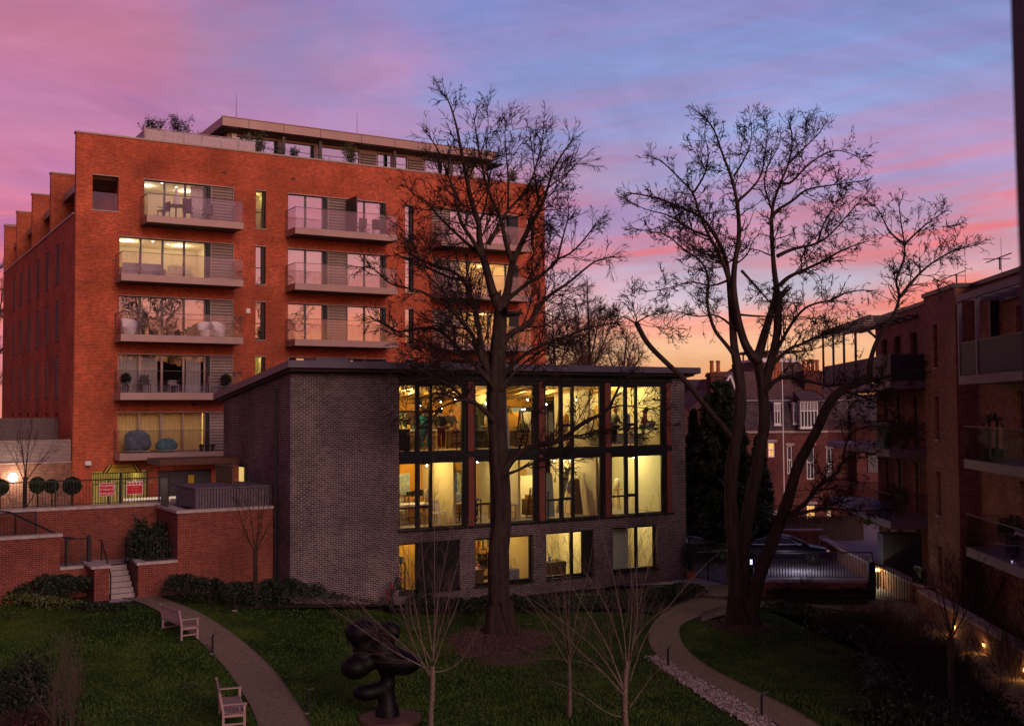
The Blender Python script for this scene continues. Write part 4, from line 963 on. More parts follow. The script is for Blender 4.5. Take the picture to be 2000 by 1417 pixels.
# low planter kerb edge behind path wall
# ================================================================= BENCHES, BOLLARDS, SCULPTURES
def bench():
    t=thing('garden_bench','','bench'); W=1.75; D=.52
    m=MB(); n=9
    for j in range(n): y=.03+j*D/n; zz=.42-.03*math.sin(PI*j/(n-1)); m.box(-W/2+.03,W/2-.03,y,y+.042,zz,zz+.02)
    m.build('seat',TEAK,t)
    m=MB(); n=19
    for j in range(n): x=-W/2+.09+j*(W-.18)/(n-1); m.bar((x,.0,.50),(x,-.07,.86),.045,.014)
    m.bar((-W/2+.04,-.08,.90),(W/2-.04,-.08,.90),.04,.075); m.bar((-W/2+.04,.0,.49),(W/2-.04,.0,.49),.04,.05); m.build('backrest',TEAK,t)
    for s in (-1,1):
        x=s*(W/2-.03)
        MB().bar((x,0,0),(x,0,.46),.06).bar((x,0,.46),(x,-.09,.95),.06).build('leg',TEAK,t); MB().bar((x,D,0),(x,D,.62),.06).build('leg',TEAK,t)
        MB().bar((x,-.05,.645),(x,D+.06,.645),.075,.03).build('armrest',TEAK,t); MB().bar((x,.02,.36),(x,D-.02,.36),.04,.06).bar((x,.02,.15),(x,D-.02,.15),.035,.04).build('side_rail',TEAK,t)
    MB().bar((-W/2,D,.37),(W/2,D,.37),.035,.06).build('front_rail',TEAK,t)
    return t
b0=bench(); b0['group']='pale teak benches beside the curved path'
pa=gnd(350,1256); pb=gnd(322,1229); dv=(pa-pb); az_=math.atan2(dv.y,dv.x)
b0.location=(pa+pb)/2+Vector((0,0,0)); b0.rotation_euler=(0,0,az_); b0['label']='pale teak bench beside the curved path, the farther one nearer the steps'
q=gnd(437,1432); q2=gnd(427,1385); dq=q-q2
b1=copy_tree(b0,(q+q2)/2+dq.normalized()*.1,math.atan2(dq.y,dq.x),'pale teak bench cut by the bottom edge of the picture')
def bollard(px,py,lab,first=None):
    p=gnd(px,py)
    if first: return copy_tree(first,p,0,lab)
    t=thing('bollard_light',lab,'bollard',p,0,'slim dark path lights'); MB().tube([(0,0,0),(0,0,.52),(.03,0,.60),(.10,0,.64)],[.035,.035,.03,.02],8).build('post',BLK,t)
    MB().bar((.02,0,.615),(.17,0,.645),.07,.02).build('lamp_head',GREYF,t); MB().lathe([(.10,0),(.10,.02)],(0,0,0),10).build('base',STONE,t); return t
bl=bollard(415,1276,'slim dark path light beside the farther bench')
bollard(600,1392,'slim dark path light on the right side of the curved path near the bottom edge',bl); bollard(1305,1302,'slim dark path light at the pebble strip bend of the right path',bl)
bollard(1488,1400,'slim dark path light beside the right path at the bottom edge',bl); bollard(458,1192,'slim dark path light by the hedge behind the farther bench',bl); bollard(1700,1176,'slim dark path light in the bed before the garden gate',bl)
# bronze sculpture
def sculpture():
    t=thing('bronze_sculpture','tall dark bronze sculpture of rounded lobes on a stalk, standing on the lawn','sculpture',(-3.29,29.1,0))
    s=29.1/2172
    def P(px,py,dy=0): q=atY(px,py,29.1); return Vector((q.x+3.29,dy,q.z))
    mb=bpy.data.metaballs.new('m'); mb.resolution=.07; mb.render_resolution=.07; mb.threshold=.35
    ob=bpy.data.objects.new('m',mb); COL.objects.link(ob)
    els=[(702,1234,.36,.32,0,(1,.95,.85)),(718,1230,.30,.3,.05,(1.2,.9,.8)),(762,1232,.28,.26,.0,(.95,.9,.9)),(695,1300,.34,.31,-.12,(1.05,1,.85)),(718,1292,.24,.3,0,(1.1,1,.9)),
         (788,1292,.35,.32,-.05,(1.25,1,.85)),(768,1282,.28,.3,0,(1.1,1,.9)),(716,1350,.25,.2,-.05,(1.35,1,.8)),(745,1262,.3,.3,0,(1,1,1)),(756,1285,.34,.3,0,(1,1,1)),
         (757,1310,.22,.25,0,(.9,.9,1.1)),(757,1335,.21,.24,0,(.9,.9,1.1)),(756,1360,.22,.24,0,(.9,.9,1.1)),(757,1385,.27,.24,0,(1,1,1.1)),(757,1404,.30,.24,0,(1,1,.9)),(708,1262,.25,.3,0,(1,1,1)),(742,1345,.22,.2,0,(1.2,1,.9))]
    for px,py,r,_,dy,sc in els:
        e=mb.elements.new(type='ELLIPSOID'); e.co=P(px,py,dy); e.radius=r*1.98; e.size_x,e.size_y,e.size_z=[q*.8 for q in sc]
    bpy.context.view_layer.update(); dg=bpy.context.evaluated_depsgraph_get()
    me=bpy.data.meshes.new_from_object(ob.evaluated_get(dg)); bpy.data.objects.remove(ob)
    me.materials.clear(); me.materials.append(BRONZ); me.polygons.foreach_set('use_smooth',[True]*len(me.polygons))
    o=bpy.data.objects.new('figure',me); COL.objects.link(o); o.parent=t
    return t
sculpture()
pl=thing('sculpture_plinth','round low brown plinth under the bronze sculpture','plinth',(-3.2,29.0,0))
MB().lathe([(.80,0),(.80,.10),(.77,.12)],(0,0,0),40).build('drum',mat('plinth_timber',(.10,.045,.035),.8,noise=.2),pl)
m=MB(); [m.box(-.79,.79,-.6+k*.3-.006,-.6+k*.3+.006,.12,.123) for k in range(5)]; m.build('joint',BLKF,pl)
# small red and black sculpture by the studio wall
c=BB.at(762,1150,-.9); t=thing('small_sculpture','small upright black and red sculpture against the dark brick wall, left of the studio windows','sculpture',BB.w(c[0],-.9,0),ANG)
MB().tube([(0,0,0),(.05,0,.45),(.02,0,.8),(.25,0,1.15),(.30,0,1.45)],[.12,.10,.07,.10,.05],8).tube([(.05,0,.9),(.35,0,1.05),(.42,0,1.3)],[.05,.08,.03],8).build('figure',BLKF,t,smooth=True)
MB().tube([(0,-.03,.6),(-.25,-.03,1.05)],[.05,.02],6).tube([(.1,-.05,1.0),(-.05,-.05,1.3)],[.05,.02],6).build('red_arm',mat('dull_red',(.22,.02,.02),.5),t)
# manhole
t=tag(MB().box(-.28,.28,-.2,.2,0,.012).build('manhole_cover',BLK,None,gnd(372,1338)+Vector((0,0,.01))),'small dark inspection cover in the left lawn','manhole cover')
# ================================================================= RIGHT BRICK BUILDING (frame RR: u away from camera, v>0 towards the garden)
rb=thing('balcony_building','brown brick apartment building with projecting balconies and pergola frames, right edge','apartment building',**at_frame(RR))
ZF=[.3,3.22,6.2,9.05]; TOP=12.45
mR=lambda a,d,z:(a,-d,z)
def rwall(u0,u1,v,z0,z1,ops,th=.34,mt=ORB):
    m=MB(); wall(m,u0,u1,z0,z1,ops,-v,-v+th,mR); return m.build('brick_wall',mt,rb)
slim=[(2.3,2.85,z+.5,z+2.2) for z in ZF]
rwall(0,4.1,0,-.5,TOP,slim)
m=MB(); m.box(0,.34,-.72,-.345,-.5,TOP); m.box(3.75,4.1,-1.2,-.345,-.5,TOP); m.build('return_wall',ORB,rb)
far=[]
for z in ZF: far+= [(5.0,6.6,z,z+2.3),(8.2,9.4,z,z+2.3),(11,12.4,z,z+2.3),(13.6,14.8,z,z+2.3)]
rwall(4.1,16.0,-.85,-.5,TOP,far); rwall(-24,-.002,-.70,-.5,TOP,[(-6.2,-4.2,z,z+2.3) for z in ZF]+[(-10.2,-8.0,z,z+2.3) for z in ZF])
MB().box(15.66,16,-9,-1.2,-.5,TOP).build('brick_wall',ORB,rb)
for f in far+slim+[(-6.2,-4.2,z,z+2.3) for z in ZF]+[(-10.2,-8.0,z,z+2.3) for z in ZF]:
    v=0 if f in slim else (-.85 if f[0]>4 else -.7)
    m=MB(); a,b,c,d=f
    for x0,x1,z0,z1 in ((a,a+.06,c,d),(b-.06,b,c,d),((a+b)/2-.03,(a+b)/2+.03,c+.06,d-.06),(a+.06,b-.06,c,c+.06),(a+.06,b-.06,d-.06,d)): m.box(x0,x1,v-.22,v-.15,z0,z1)
    w=m.build('window',BLKF,rb); MB().quad((a,v-.18,c),(b,v-.18,c),(b,v-.18,d),(a,v-.18,d)).build('pane',G_SKY,w)
    m=MB(); m.quad((a-.3,v-2.5,c),(b+.3,v-2.5,c),(b+.3,v-2.5,d+.1),(a-.3,v-2.5,d+.1)); m.build('room',DKROOM,rb)
    if f in slim: MB().box(a-.05,b+.05,v-.1,v+.05,c-.06,c).build('sill',STONE,w)
m=MB(); m.box(-24,-.05,-9,-.62,TOP,TOP+.16); m.box(-.05,4.16,-9,.07,TOP,TOP+.16); m.box(4.17,16.1,-9,-.78,TOP,TOP+.16); m.build('roof_edge',BRZD,rb)
def rbal(u0,u1,v0,v1,z,glassy=True,tall=False):
    m=MB(); m.box(u0,u1,v0,v1,z-.30,z); b=m.build('balcony',GREYB,rb)
    mt=G_BAL if glassy else BALD
    m=MB(); m.box(u0+.04,u1-.04,v1-.05,v1-.035,z+.02,z+1.1); m.box(u0+.035,u0+.05,v0,v1-.06,z+.02,z+1.1); m.box(u1-.05,u1-.035,v0,v1-.06,z+.02,z+1.1)
    m.build('glass_balustrade' if glassy else 'balustrade',mt,b)
    m=MB(); m.box(u0+.02,u1-.02,v1-.065,v1-.02,z+1.1,z+1.14); m.box(u0+.02,u0+.065,v0,v1-.065,z+1.1,z+1.14); m.build('handrail',GREYF,b); return b
GREYB=mat('balcony_fascia',(.20,.17,.20),.55,metal=.2); BALD=mat('balcony_mesh_panel',(.035,.03,.05),.6)
for z in ZF[1:3]:
    rbal(4.9,12.2,-.84,1.3,z); rbal(12.6,18,-.84,1.3,z)
b=rbal(4.5,18.6,-.84,1.3,ZF[3],False)
# pergola over the far top balcony
m=MB(); m.box(8.0,19,1.2,1.3,11.95,12.12); m.box(8.0,19,-.84,-.74,12.0,12.12)
for k in range(8): u=8.2+k*1.53; m.bar((u,-.73,12.05),(u,1.19,12.05),.08,.1)
m.build('pergola_beam',BRZD,rb)
for u in (18.9,16.2,13.6,11.0): MB().box(u-.05,u+.05,1.2,1.3,ZF[3],11.95).build('pergola_post',BRZD,rb)
# near right balcony with frame
v1=.85
b=rbal(-9,-3.05,-.69,v1,ZF[3],False)
m=MB(); m.box(-9,-3.0,v1-.12,v1,11.62,11.85); m.box(-9,-3.0,-.69,-.6,11.62,11.85)
for k in range(5): u=-3.1-k*1.4; m.bar((u,-.6,11.75),(u,v1-.12,11.75),.1,.18)
m.build('pergola_beam',GREYB,rb)
for u in (-3.1,-4.95): MB().box(u-.06,u+.06,v1-.12,v1,ZF[3],11.62).build('pergola_post',GREYB,rb)
for z in ZF[1:3]: rbal(-10,-3.4,-.69,v1,z)
MB().box(-2.6,-2.5,-.69,-.4,9.0,12.3).build('downpipe',BLK,rb)
MB().box(4.12,4.2,-.84,-.7,3.2,9.0).build('yellow_reveal',mat('yellow_reveal',(.55,.42,.02),.6),rb)
# rooftop rails
for k,(px,py,lab) in enumerate(((1870,552,'bent dark safety rail on the brown roof edge, the farther one'),(1955,522,'bent dark safety rail on the brown roof edge, the nearer one at the picture edge'))):
    u,z=RR.at(px,py,-.3); p=RR.w(u,-.3,0); t=thing('roof_rail',lab,'rail',(p.x,p.y,TOP+.16),RR.a)
    MB().bar((-1,0,.42),(1.4,0,.42),.03).bar((-.9,.0,.25),(.5,.4,.42),.025).build('rail',BRZD,t); MB().bar((.1,0,0),(.1,0,.42),.05).build('post',BRZD,t)
for px,z1,lab in ((1885,1.6,'thin rod on the brown building roof near its brick corner'),(1956,1.5,'thin rod on the brown building roof at the right')):
    u,_=RR.at(px,520,-1.2); p=RR.w(u,-1.2,0); t=thing('lightning_rod',lab,'rod',(p.x,p.y,TOP+.1)); MB().tube([(0,0,0),(0,0,z1)],[.012,.006],5).build('rod',BLK,t)
# dark garage / utility box by the ramp
tag(MB().box(-1.0,1.0,-.5,.5,0,2.3).build('utility_cabinet',BALD,None,(17.6,50.5,0),R(-5)),'dark tall cabinet beside the ramp wall under the balconies','cabinet')
# ================================================================= OLD HOUSES BEHIND
HF=Fr(atY(1500,800,80)[:2],R(6)); HA=at_frame(HF)
def hq(px,py,v=0): return HF.at(px,py,v)
hs=thing('old_house','old red brick house with slate mansard, white bay windows and clustered chimneys','house',**HA)
def hbox(mb,px0,py0,px1,py1,v0,v1):
    a=hq(px0,py0,v0); b=hq(px1,py1,v0); mb.box(a[0],b[0],v0,v1,b[1],a[1]); return mb
zE=hq(1550,838)[1]
wl=[(1500,863,1515,893),(1537,870,1549,925),(1575,869,1592,936),(1614,875,1626,935),(1575,984,1594,1013),(1615,996,1625,1013)]
wo=[]
for a in wl:
    p=hq(a[0],a[1]); q=hq(a[2],a[3]); wo.append((p[0],q[0],q[1],p[1]))
x0=hq(1455,800)[0]; x1=hq(1672,800)[0]
m=MB(); wall(m,x0,x1,-.5,zE,wo,0,.4,mF); m.build('brick_wall',VIC,hs)
LITW=emis('lit_window_warm',(1,.60,.18),.6)
for i,o in enumerate(wo):
    m=MB(); a,b,c,d=o; t=.09
    m.box(a,a+t,.1,.16,c,d); m.box(b-t,b,.1,.16,c,d); m.box(a+t,b-t,.1,.16,c,c+t); m.box(a+t,b-t,.1,.16,d-t,d); m.box(a+t,b-t,.1,.16,(c+d)/2-.04,(c+d)/2+.04); m.box((a+b)/2-.025,(a+b)/2+.025,.11,.15,c+t,(c+d)/2-.04)
    w=m.build('window',WHT,hs); MB().quad((a,.2,c),(b,.2,c),(b,.2,d),(a,.2,d)).build('pane',LITW if i in (0,4,5) else DKROOM,w)
    MB().box(a-.1,b+.1,-.05,.1,d,d+.18).build('lintel',STONE,w)
MB().box(x0,x1,-.12,-.002,zE-.25,zE-.1).build('string_course',STONE,hs)
zT=hq(1550,783)[1]
m=MB(); m.prism_ax([(0.0,zE),(.55,zT),(9,zT),(9,zE)],x0,x1,'x'); m.build('mansard',SLATE,hs)
MB().box(x0-.1,x1+.1,-.02+.45,.6,zT,zT+.12).build('gutter',WHT if 0 else GREYB,hs)
def roofpoly(pts,vr,mt,nm='roof'):
    # pts: list of (px,py,v)
    return MB().poly([(hq(px,py,v)[0],v,hq(px,py,v)[1]) for px,py,v in pts]).build(nm,mt,hs)
roofpoly([(1455,783,.6),(1672,783,.6),(1672,742,5),(1500,742,5)],0,TILE)
m=MB(); a=hq(1440,783,1.0)[0]; b=hq(1500,783,1.0)[0]; zt=hq(1440,725,4)[1]; m.prism_ax([(1.0,zT),(4.2,zt),(7.4,zT)],hq(1415,783,1)[0],hq(1570,740,4)[0],'x'); m.build('roof',TILE,hs)
# bay and dormer windows
def wwin(px0,py0,px1,py1,v,cols_,rows=1,top=True):
    a=hq(px0,py0,v); b=hq(px1,py1,v); m=MB(); x0,x1,z1,z0=a[0],b[0],a[1],b[1]; t=.07
    m.box(x0,x1,v+.35,v+.4,z0,z1); 
    bk=m.build('window',BLKF,hs); m=MB()
    zs=z0+(z1-z0)*.62
    for k in range(cols_+1): x=x0+(x1-x0-t)*k/cols_; m.box(x,x+t,v,v+.08,z0,z1)
    for z in (z0,zs,z1-t): m.box(x0+t,x1-t,v+.005,v+.075,z,z+t)
    for k in range(cols_): x=x0+(x1-x0-t)*(k+.5)/cols_; m.box(x+t*.3,x+t*.7,v+.01,v+.06,zs+t,z1-t)
    m.box(x0-.05,x1+.05,v-.05,v+.4,z1,z1+.1); m.box(x0-.05,x1+.05,v-.05,v+.4,z0-.12,z0); m.box(x0,x0+.06,v+.08,v+.35,z0,z1); m.box(x1-.06,x1,v+.08,v+.35,z0,z1)
    m.build('sash_frame',WHT,bk)
wwin(1512,788,1525,828,0,2); wwin(1549,788,1562,826,0,2); wwin(1563,784,1598,834,-.6,5)
m=MB(); m.prism_ax([(-.9,hq(1590,784,-.6)[1]+.1),(.55,hq(1590,784,-.6)[1]+.1),(.55,hq(1590,770,-.6)[1]+.3)],hq(1560,784,-.6)[0],hq(1602,784,-.6)[0],'x'); m.build('bay_roof',SLATE,hs)
def chimney(px0,px1,pyT,pyB,v,pots,hp,mt=VIC):
    a=hq(px0,pyT,v); b=hq(px1,pyB,v); m=MB(); m.box(a[0],b[0],v,v+1.1,b[1]-1,a[1]-.3); m.box(a[0]-.08,b[0]+.08,v-.08,v+1.18,a[1]-.3,a[1]-.12); m.box(a[0]-.02,b[0]+.02,v-.02,v+1.12,a[1]-.12,a[1]); c=m.build('chimney',mt,hs)
    for k in range(pots):
        x=a[0]+(b[0]-a[0])*(k+.5)/pots; MB().lathe([(.15,0),(.13,hp*.8),(.17,hp*.86),(.15,hp)],(x,v+.5,a[1]),10).build('chimney_pot',POT,c)
POT=mat('terracotta_pot',(.42,.14,.06),.8,noise=.2)
chimney(1388,1414,727,790,-2,2,.85); chimney(1510,1536,742,775,3,4,.75); chimney(1571,1606,724,775,2,4,.85); chimney(1518,1528,727,742,5,2,1.3)
# gable with white barge boards
a=hq(1425,735,-1.5); l=hq(1398,785,-1.5); r=hq(1441,785,-1.5)
MB().prism_ax([(l[0],l[1]),(r[0],r[1]),(a[0],a[1])],-1.5,6,'y').build('gable_roof',TILE,hs)
m=MB(); m.bar((l[0]-.1,-1.6,l[1]),(a[0],-1.6,a[1]+.1),.12,.28,up=(0,1,0)); m.bar((r[0]+.1,-1.6,r[1]),(a[0],-1.6,a[1]+.1),.12,.28,up=(0,1,0)); m.build('barge_board',WHT,hs)
MB().box(l[0],r[0],-1.45,6,-.5,l[1]).build('gable_wall',VIC,hs)
ll=hq(1360,783,-1); MB().prism_ax([(hq(1345,800,-1)[0],hq(1345,800,-1)[1]),(l[0],l[1]-.4),(l[0],hq(1400,760,-1)[1])],-1,6,'y').build('side_roof',TILE,hs)
MB().box(hq(1330,800,-.8)[0],l[0],-.8,6,-.5,hq(1345,800,-1)[1]).build('side_wall',VIC,hs)
# lantern on a hipped roof
lf=thing('roof_lantern_house','brick house block with hipped roof and a glazed white lantern on top, behind the chimneys','house',**HA)
v=9; a=hq(1478,705,v); b=hq(1556,705,v); c=hq(1448,745,v); d=hq(1600,745,v)
m=MB(); z1=a[1]; z0=c[1]; B=[(c[0],v-2,z0),(d[0],v-2,z0),(d[0],v+9,z0),(c[0],v+9,z0)]; T=[(a[0],v,z1),(b[0],v,z1),(b[0],v+5,z1),(a[0],v+5,z1)]
m.poly(B); m.poly(T)
for i in range(4): m.quad(B[i],B[(i+1)%4],T[(i+1)%4],T[i])
m.build('roof',TILE,lf)
MB().box(c[0],d[0],v-1.8,v+9,-.5,z0).build('brick_wall',VIC,lf)
zt=hq(1500,687,v)[1]; m=MB(); n=7
for k in range(n+1): x=a[0]+(b[0]-a[0])*k/n; m.box(x-.06,x+.06,v,v+.1,z1,zt); m.box(x-.06,x+.06,v+4.9,v+5,z1,zt)
m.box(a[0],b[0],v-.01,v+.12,z1,z1+.25); m.box(a[0]-.3,b[0]+.3,v-.1,v+.1,z1-.12,z1); m.box(a[0],a[0]+.1,v+.101,v+4.899,z1,z1+.2); m.box(b[0]-.1,b[0],v+.101,v+4.899,z1,z1+.2); m.build('lantern_frame',WHT,lf)
MB().box(a[0]-.4,b[0]+.6,v-.3,v+5.3,zt,zt+.12).build('lantern_roof',BRZD,lf)
m=MB(); m.box(a[0]+.2,b[0]-.2,v+2.4,v+2.5,z1,zt); m.build('blind',CURT,lf)
# flanking terrace, yard wall, fences, tent
t=thing('house_terrace','dim pale rendered house glimpsed between the trees left of the gable','house',**HA)
p=hq(1344,765,10); q=hq(1425,765,10); MB().box(p[0],q[0],8,12,-.5,p[1]).build('wall',mat('yellow_stock_brick',(.22,.15,.09),.9,noise=.3,nscale=1),t); m=MB(); m.prism_ax([(7.7,p[1]),(10,p[1]+1.0),(12.3,p[1])],p[0]-.2,q[0]+.2,'x'); m.build('roof',SLATE,t)
m=MB()
for k in range(3): x=p[0]+.6+k*1.1; m.box(x,x+.5,7.93,7.99,p[1]-2.2,p[1]-.9)
m.build('window',CREAM,t)
t=thing('chimney_stack','distant brick chimney just above the studio roof end','chimney',atY(1345,790,95)); MB().box(-.4,.4,-.4,.4,-6,.6).build('stack',VIC,t)
t=thing('house_terrace','red brick house end with dark roof behind the balconies at the far right','house',**HA)
p=hq(1672,835,-1); MB().box(p[0],p[0]+9,-1,6,-.5,p[1]).build('wall',VIC,t); m=MB(); m.prism_ax([(-1.3,p[1]),(2,p[1]+2.4),(6.3,p[1])],p[0],p[0]+9,'x'); m.build('roof',SLATE,t)
[MB().box(p[0]+q,p[0]+q+1,-1.08,-1.01,p[1]-3.2,p[1]-1.2).build('window',GREYF,t) for q in (.8,3)]
def flatbox(name,lab,cat,px0,py0,px1,py1,Y,th,mt,zb=0,cop=None):
    a=atY(px0,py0,Y); b=atY(px1,py1,Y); t=thing(name,lab,cat); MB().box(a.x,b.x,Y,Y+th,zb,a.z).build('brickwork',mt,t)
    if cop: MB().box(a.x-.05,b.x+.05,Y-.06,Y+th+.06,a.z+.002,a.z+.1).build('coping',STONE,t)
    return t
flatbox('yard_wall','tall plain brick yard wall behind the driveway, between the studio and the two-stemmed tree','wall',1357,988,1436,1040,66,.4,ORB)
flatbox('driveway_wall','low brick driveway wall with pale coping behind the parked cars','wall',1343,1038,1606,1060,63,.35,ORB,cop=1)
a=atY(1343,945,68)
t=thing('timber_fence','long dark timber fence behind the driveway wall','fence'); p=atY(1436,1008,67); q=atY(1690,1008,67); n=int((q.x-p.x)/.14); m=MB()
for k in range(n): m.box(p.x+k*.14,p.x+k*.14+.125,67,67.03,0,p.z+.03*math.sin(k*2.3))
m.build('boards',mat('dark_fence_timber',(.07,.045,.035),.85,noise=.3,nscale=5),t); MB().box(p.x,q.x,67.03,67.1,1.2,1.3).build('rail',WOODD,t)
t=thing('driveway_railing','low dark bar railing along the driveway wall behind the cars','railing'); p=atY(1343,1022,63.1); q=atY(1660,1022,63.1); m=MB()
for k in range(int((q.x-p.x)/.16)): m.box(p.x+k*.16,p.x+k*.16+.02,63.1,63.12,1.5,2.45)
m.build('bars',BLK,t); MB().box(p.x,q.x,63.09,63.13,2.45,2.5).build('top_rail',BLK,t)
# white gazebo
p=atY(1494,1013,72); t=thing('gazebo','small white pyramid-roofed garden gazebo behind the timber fence','gazebo',(p.x,p.y,0))
ze=atY(1494,1003,72).z; za=atY(1494,982,72).z; m=MB(); B=[(-.95,-.95,ze),(.95,-.95,ze),(.95,.95,ze),(-.95,.95,ze)]
for i in range(4): m.poly([B[i],B[(i+1)%4],(0,0,za)])
m.build('canopy',mat('white_canvas',(.7,.62,.62),.8),t); m=MB(); m.box(-.95,.95,-.96,-.94,ze-.28,ze); m.box(-.95,.95,.94,.96,ze-.28,ze); m.box(-.96,-.94,-.94,.94,ze-.28,ze); m.box(.94,.96,-.94,.94,ze-.28,ze); m.build('valance',CURT,t)
for s in ((-.9,-.9),(.9,-.9),(.9,.9),(-.9,.9)): MB().bar((*s,0),(*s,ze-.28),.05).build('pole',WHT,t)
# street lamp post thin, flag mast
p=atY(1527,690,79); t=thing('roof_mast','thin pale mast rising in front of the old house roofs','mast',(p.x,p.y,0)); MB().tube([(0,0,0),(0,0,atY(1527,655,79).z)],[.05,.03],6).build('pole',WHT,t); MB().box(-.15,.15,-.15,.15,0,.3).build('base',STONE,t)
# ================================================================= CARS
PAINT=mat('dark_car_paint',(.006,.005,.012),.28,metal=.2,spec=.5)
TYRE=mat('tyre_rubber',(.012,.012,.012),.9); RIM=mat('wheel_rim',(.10,.10,.11),.35,metal=.8); CGL=mat('car_glass',(.01,.01,.016),.3,spec=.4); CHR=mat('chrome_trim',(.6,.6,.65),.2,metal=1)
def car(loc,rz,lab):
    t=thing('parked_car',lab,'car',loc,rz,'dark cars parked on the driveway')
    # stations along x (front +): (x, half width, z bottom, z top of body)
    st=[(-2.35,.70,.45,.85),(-2.25,.82,.30,.98),(-1.7,.90,.24,1.03),(-.9,.92,.22,1.02),(0,.92,.22,1.0),(.9,.92,.22,.98),(1.5,.90,.24,.93),(2.1,.84,.28,.82),(2.35,.70,.36,.68)]
    m=MB(); k=10; n0=0
    for x,w,zb,zt in st:
        zm=(zb+zt)/2
        for j in range(k):
            a=2*PI*(j+.5)/k; cx,cz=math.cos(a),math.sin(a); e=.45
            m.v.append((x,w*math.copysign(abs(cx)**e,cx),zm+(zt-zb)/2*math.copysign(abs(cz)**e,cz)))
    for i in range(len(st)-1):
        for j in range(k): m.f.append((i*k+j,i*k+(j+1)%k,(i+1)*k+(j+1)%k,(i+1)*k+j))
    m.f.append(tuple(range(k-1,-1,-1))); m.f.append(tuple((len(st)-1)*k+j for j in range(k)))
    body=m.build('body',PAINT,t,smooth=True)
    # cabin
    cab=[(-1.95,.62,1.0),(-1.45,.66,1.28),(-.8,.68,1.42),(-.1,.68,1.46),(.45,.66,1.38),(.9,.66,1.18),(1.35,.70,.97)]
    m=MB(); n=len(cab)
    for x,w,z in cab: m.v+=[(x,-w-.14,.95),(x,-w,z-.03),(x,-w+.16,z),(x,w-.16,z),(x,w,z-.03),(x,w+.14,.95)]
    for i in range(n-1):
        for j in range(5): m.f.append((i*6+j,i*6+j+1,(i+1)*6+j+1,(i+1)*6+j))
    m.build('roof',PAINT,t,smooth=True)
    for s in (-1,1):
        pl=[(-1.55,1.02),(-1.25,1.26),(-.75,1.36),(-.1,1.38),(.38,1.31),(.85,1.03)]
        g=MB().poly([(x,s*(.835-(z-.95)*.42+.02),z) for x,z in pl]).build('side_window',CGL,t)
        MB().tube([(x,s*(.845-(z-.95)*.42+.02),z) for x,z in pl+[pl[0]]],.014,5).box(-.42,-.36,s*.80-.03,s*.80+.03,1.0,1.3).build('window_trim',CHR,g)
        MB().bar((-2.0,s*.915,.62),(1.7,s*.915,.60),.012,.02).build('door_trim',CHR,t)
        MB().box(.72,.92,s*.95-.08,s*.95+.08,1.0,1.12).build('mirror',PAINT,t)
        l=MB().box(2.16,2.34,s*.6-.18,s*.6+.18,.60,.74).build('headlight',MATS.get('chrome_trim'),t)
        MB().box(-2.36,-2.25,s*.6-.2,s*.6+.2,.7,.84).build('tail_light',SRED,t)
        for x in (-1.42,1.45):
            w=MB().tube([(x,s*.93,.33),(x,s*.72,.33)],.33,18).build('tyre',TYRE,t); MB().tube([(x,s*.94,.33),(x,s*.932,.33)],.07,10).build('rim',RIM,w)
            m=MB(); [m.bar((x,s*.936,.33),(x+.2*math.cos(q*PI*.4),s*.936,.33+.2*math.sin(q*PI*.4)),.03,.012) for q in range(5)]; m.build('spokes',RIM,w)
    MB().poly([(.47,-.6,1.39),(.47,.6,1.39),(1.30,.66,1.01),(1.30,-.66,1.01)]).build('windscreen',CGL,t)
    MB().poly([(-1.5,-.58,1.30),(-1.5,.58,1.30),(-1.93,.56,1.05),(-1.93,-.56,1.05)]).build('rear_window',CGL,t)
    return t
c=atY(1525,1085,57.5); car((c.x,c.y,.05),R(-6),'shiny black car parked on the driveway behind the right stem of the tree')
c=atY(1362,1085,58); car((c.x-.4,c.y,.05),R(8),'dark car mostly hidden behind the studio corner and the left barred gate')
c=atY(1560,1060,55.0); 
c=atY(1467,1098,53.2)
t=thing('driveway_lamp','small cool violet-white driveway lamp glimpsed between the two stems of the forked tree','lamp',(c.x,c.y,0)); MB().box(-.05,.05,-.05,.05,0,c.z-.08).build('post',BLK,t); MB().box(-.05,.05,-.06,.04,c.z-.079,c.z+.14).build('lens',emis('cool_glow',(.7,.6,1),4),t)
plight(t,(2.6,1.2,.9),70,(.85,.8,1),.05)
c=atY(1421,1096,53.2)
t=thing('driveway_lamp','small cool violet-white driveway lamp just left of the forked tree','lamp',(c.x,c.y,0)); MB().box(-.05,.05,-.05,.05,0,c.z-.08).build('post',BLK,t); MB().box(-.05,.05,-.06,.04,c.z-.079,c.z+.12).build('lens',MATS['cool_glow'],t)
t=thing('wall_lamp','low warm lamp lighting the ramp wall beyond the garden gate','lamp',(16.0,49.2,0)); MB().box(-.04,.04,-.04,.04,0,.8).build('post',BLK,t); MB().box(-.12,.08,-.1,.1,.8,.9).build('head',AMB,t); plight(t,(-.3,0,.6),40,(1,.85,.45),.05)
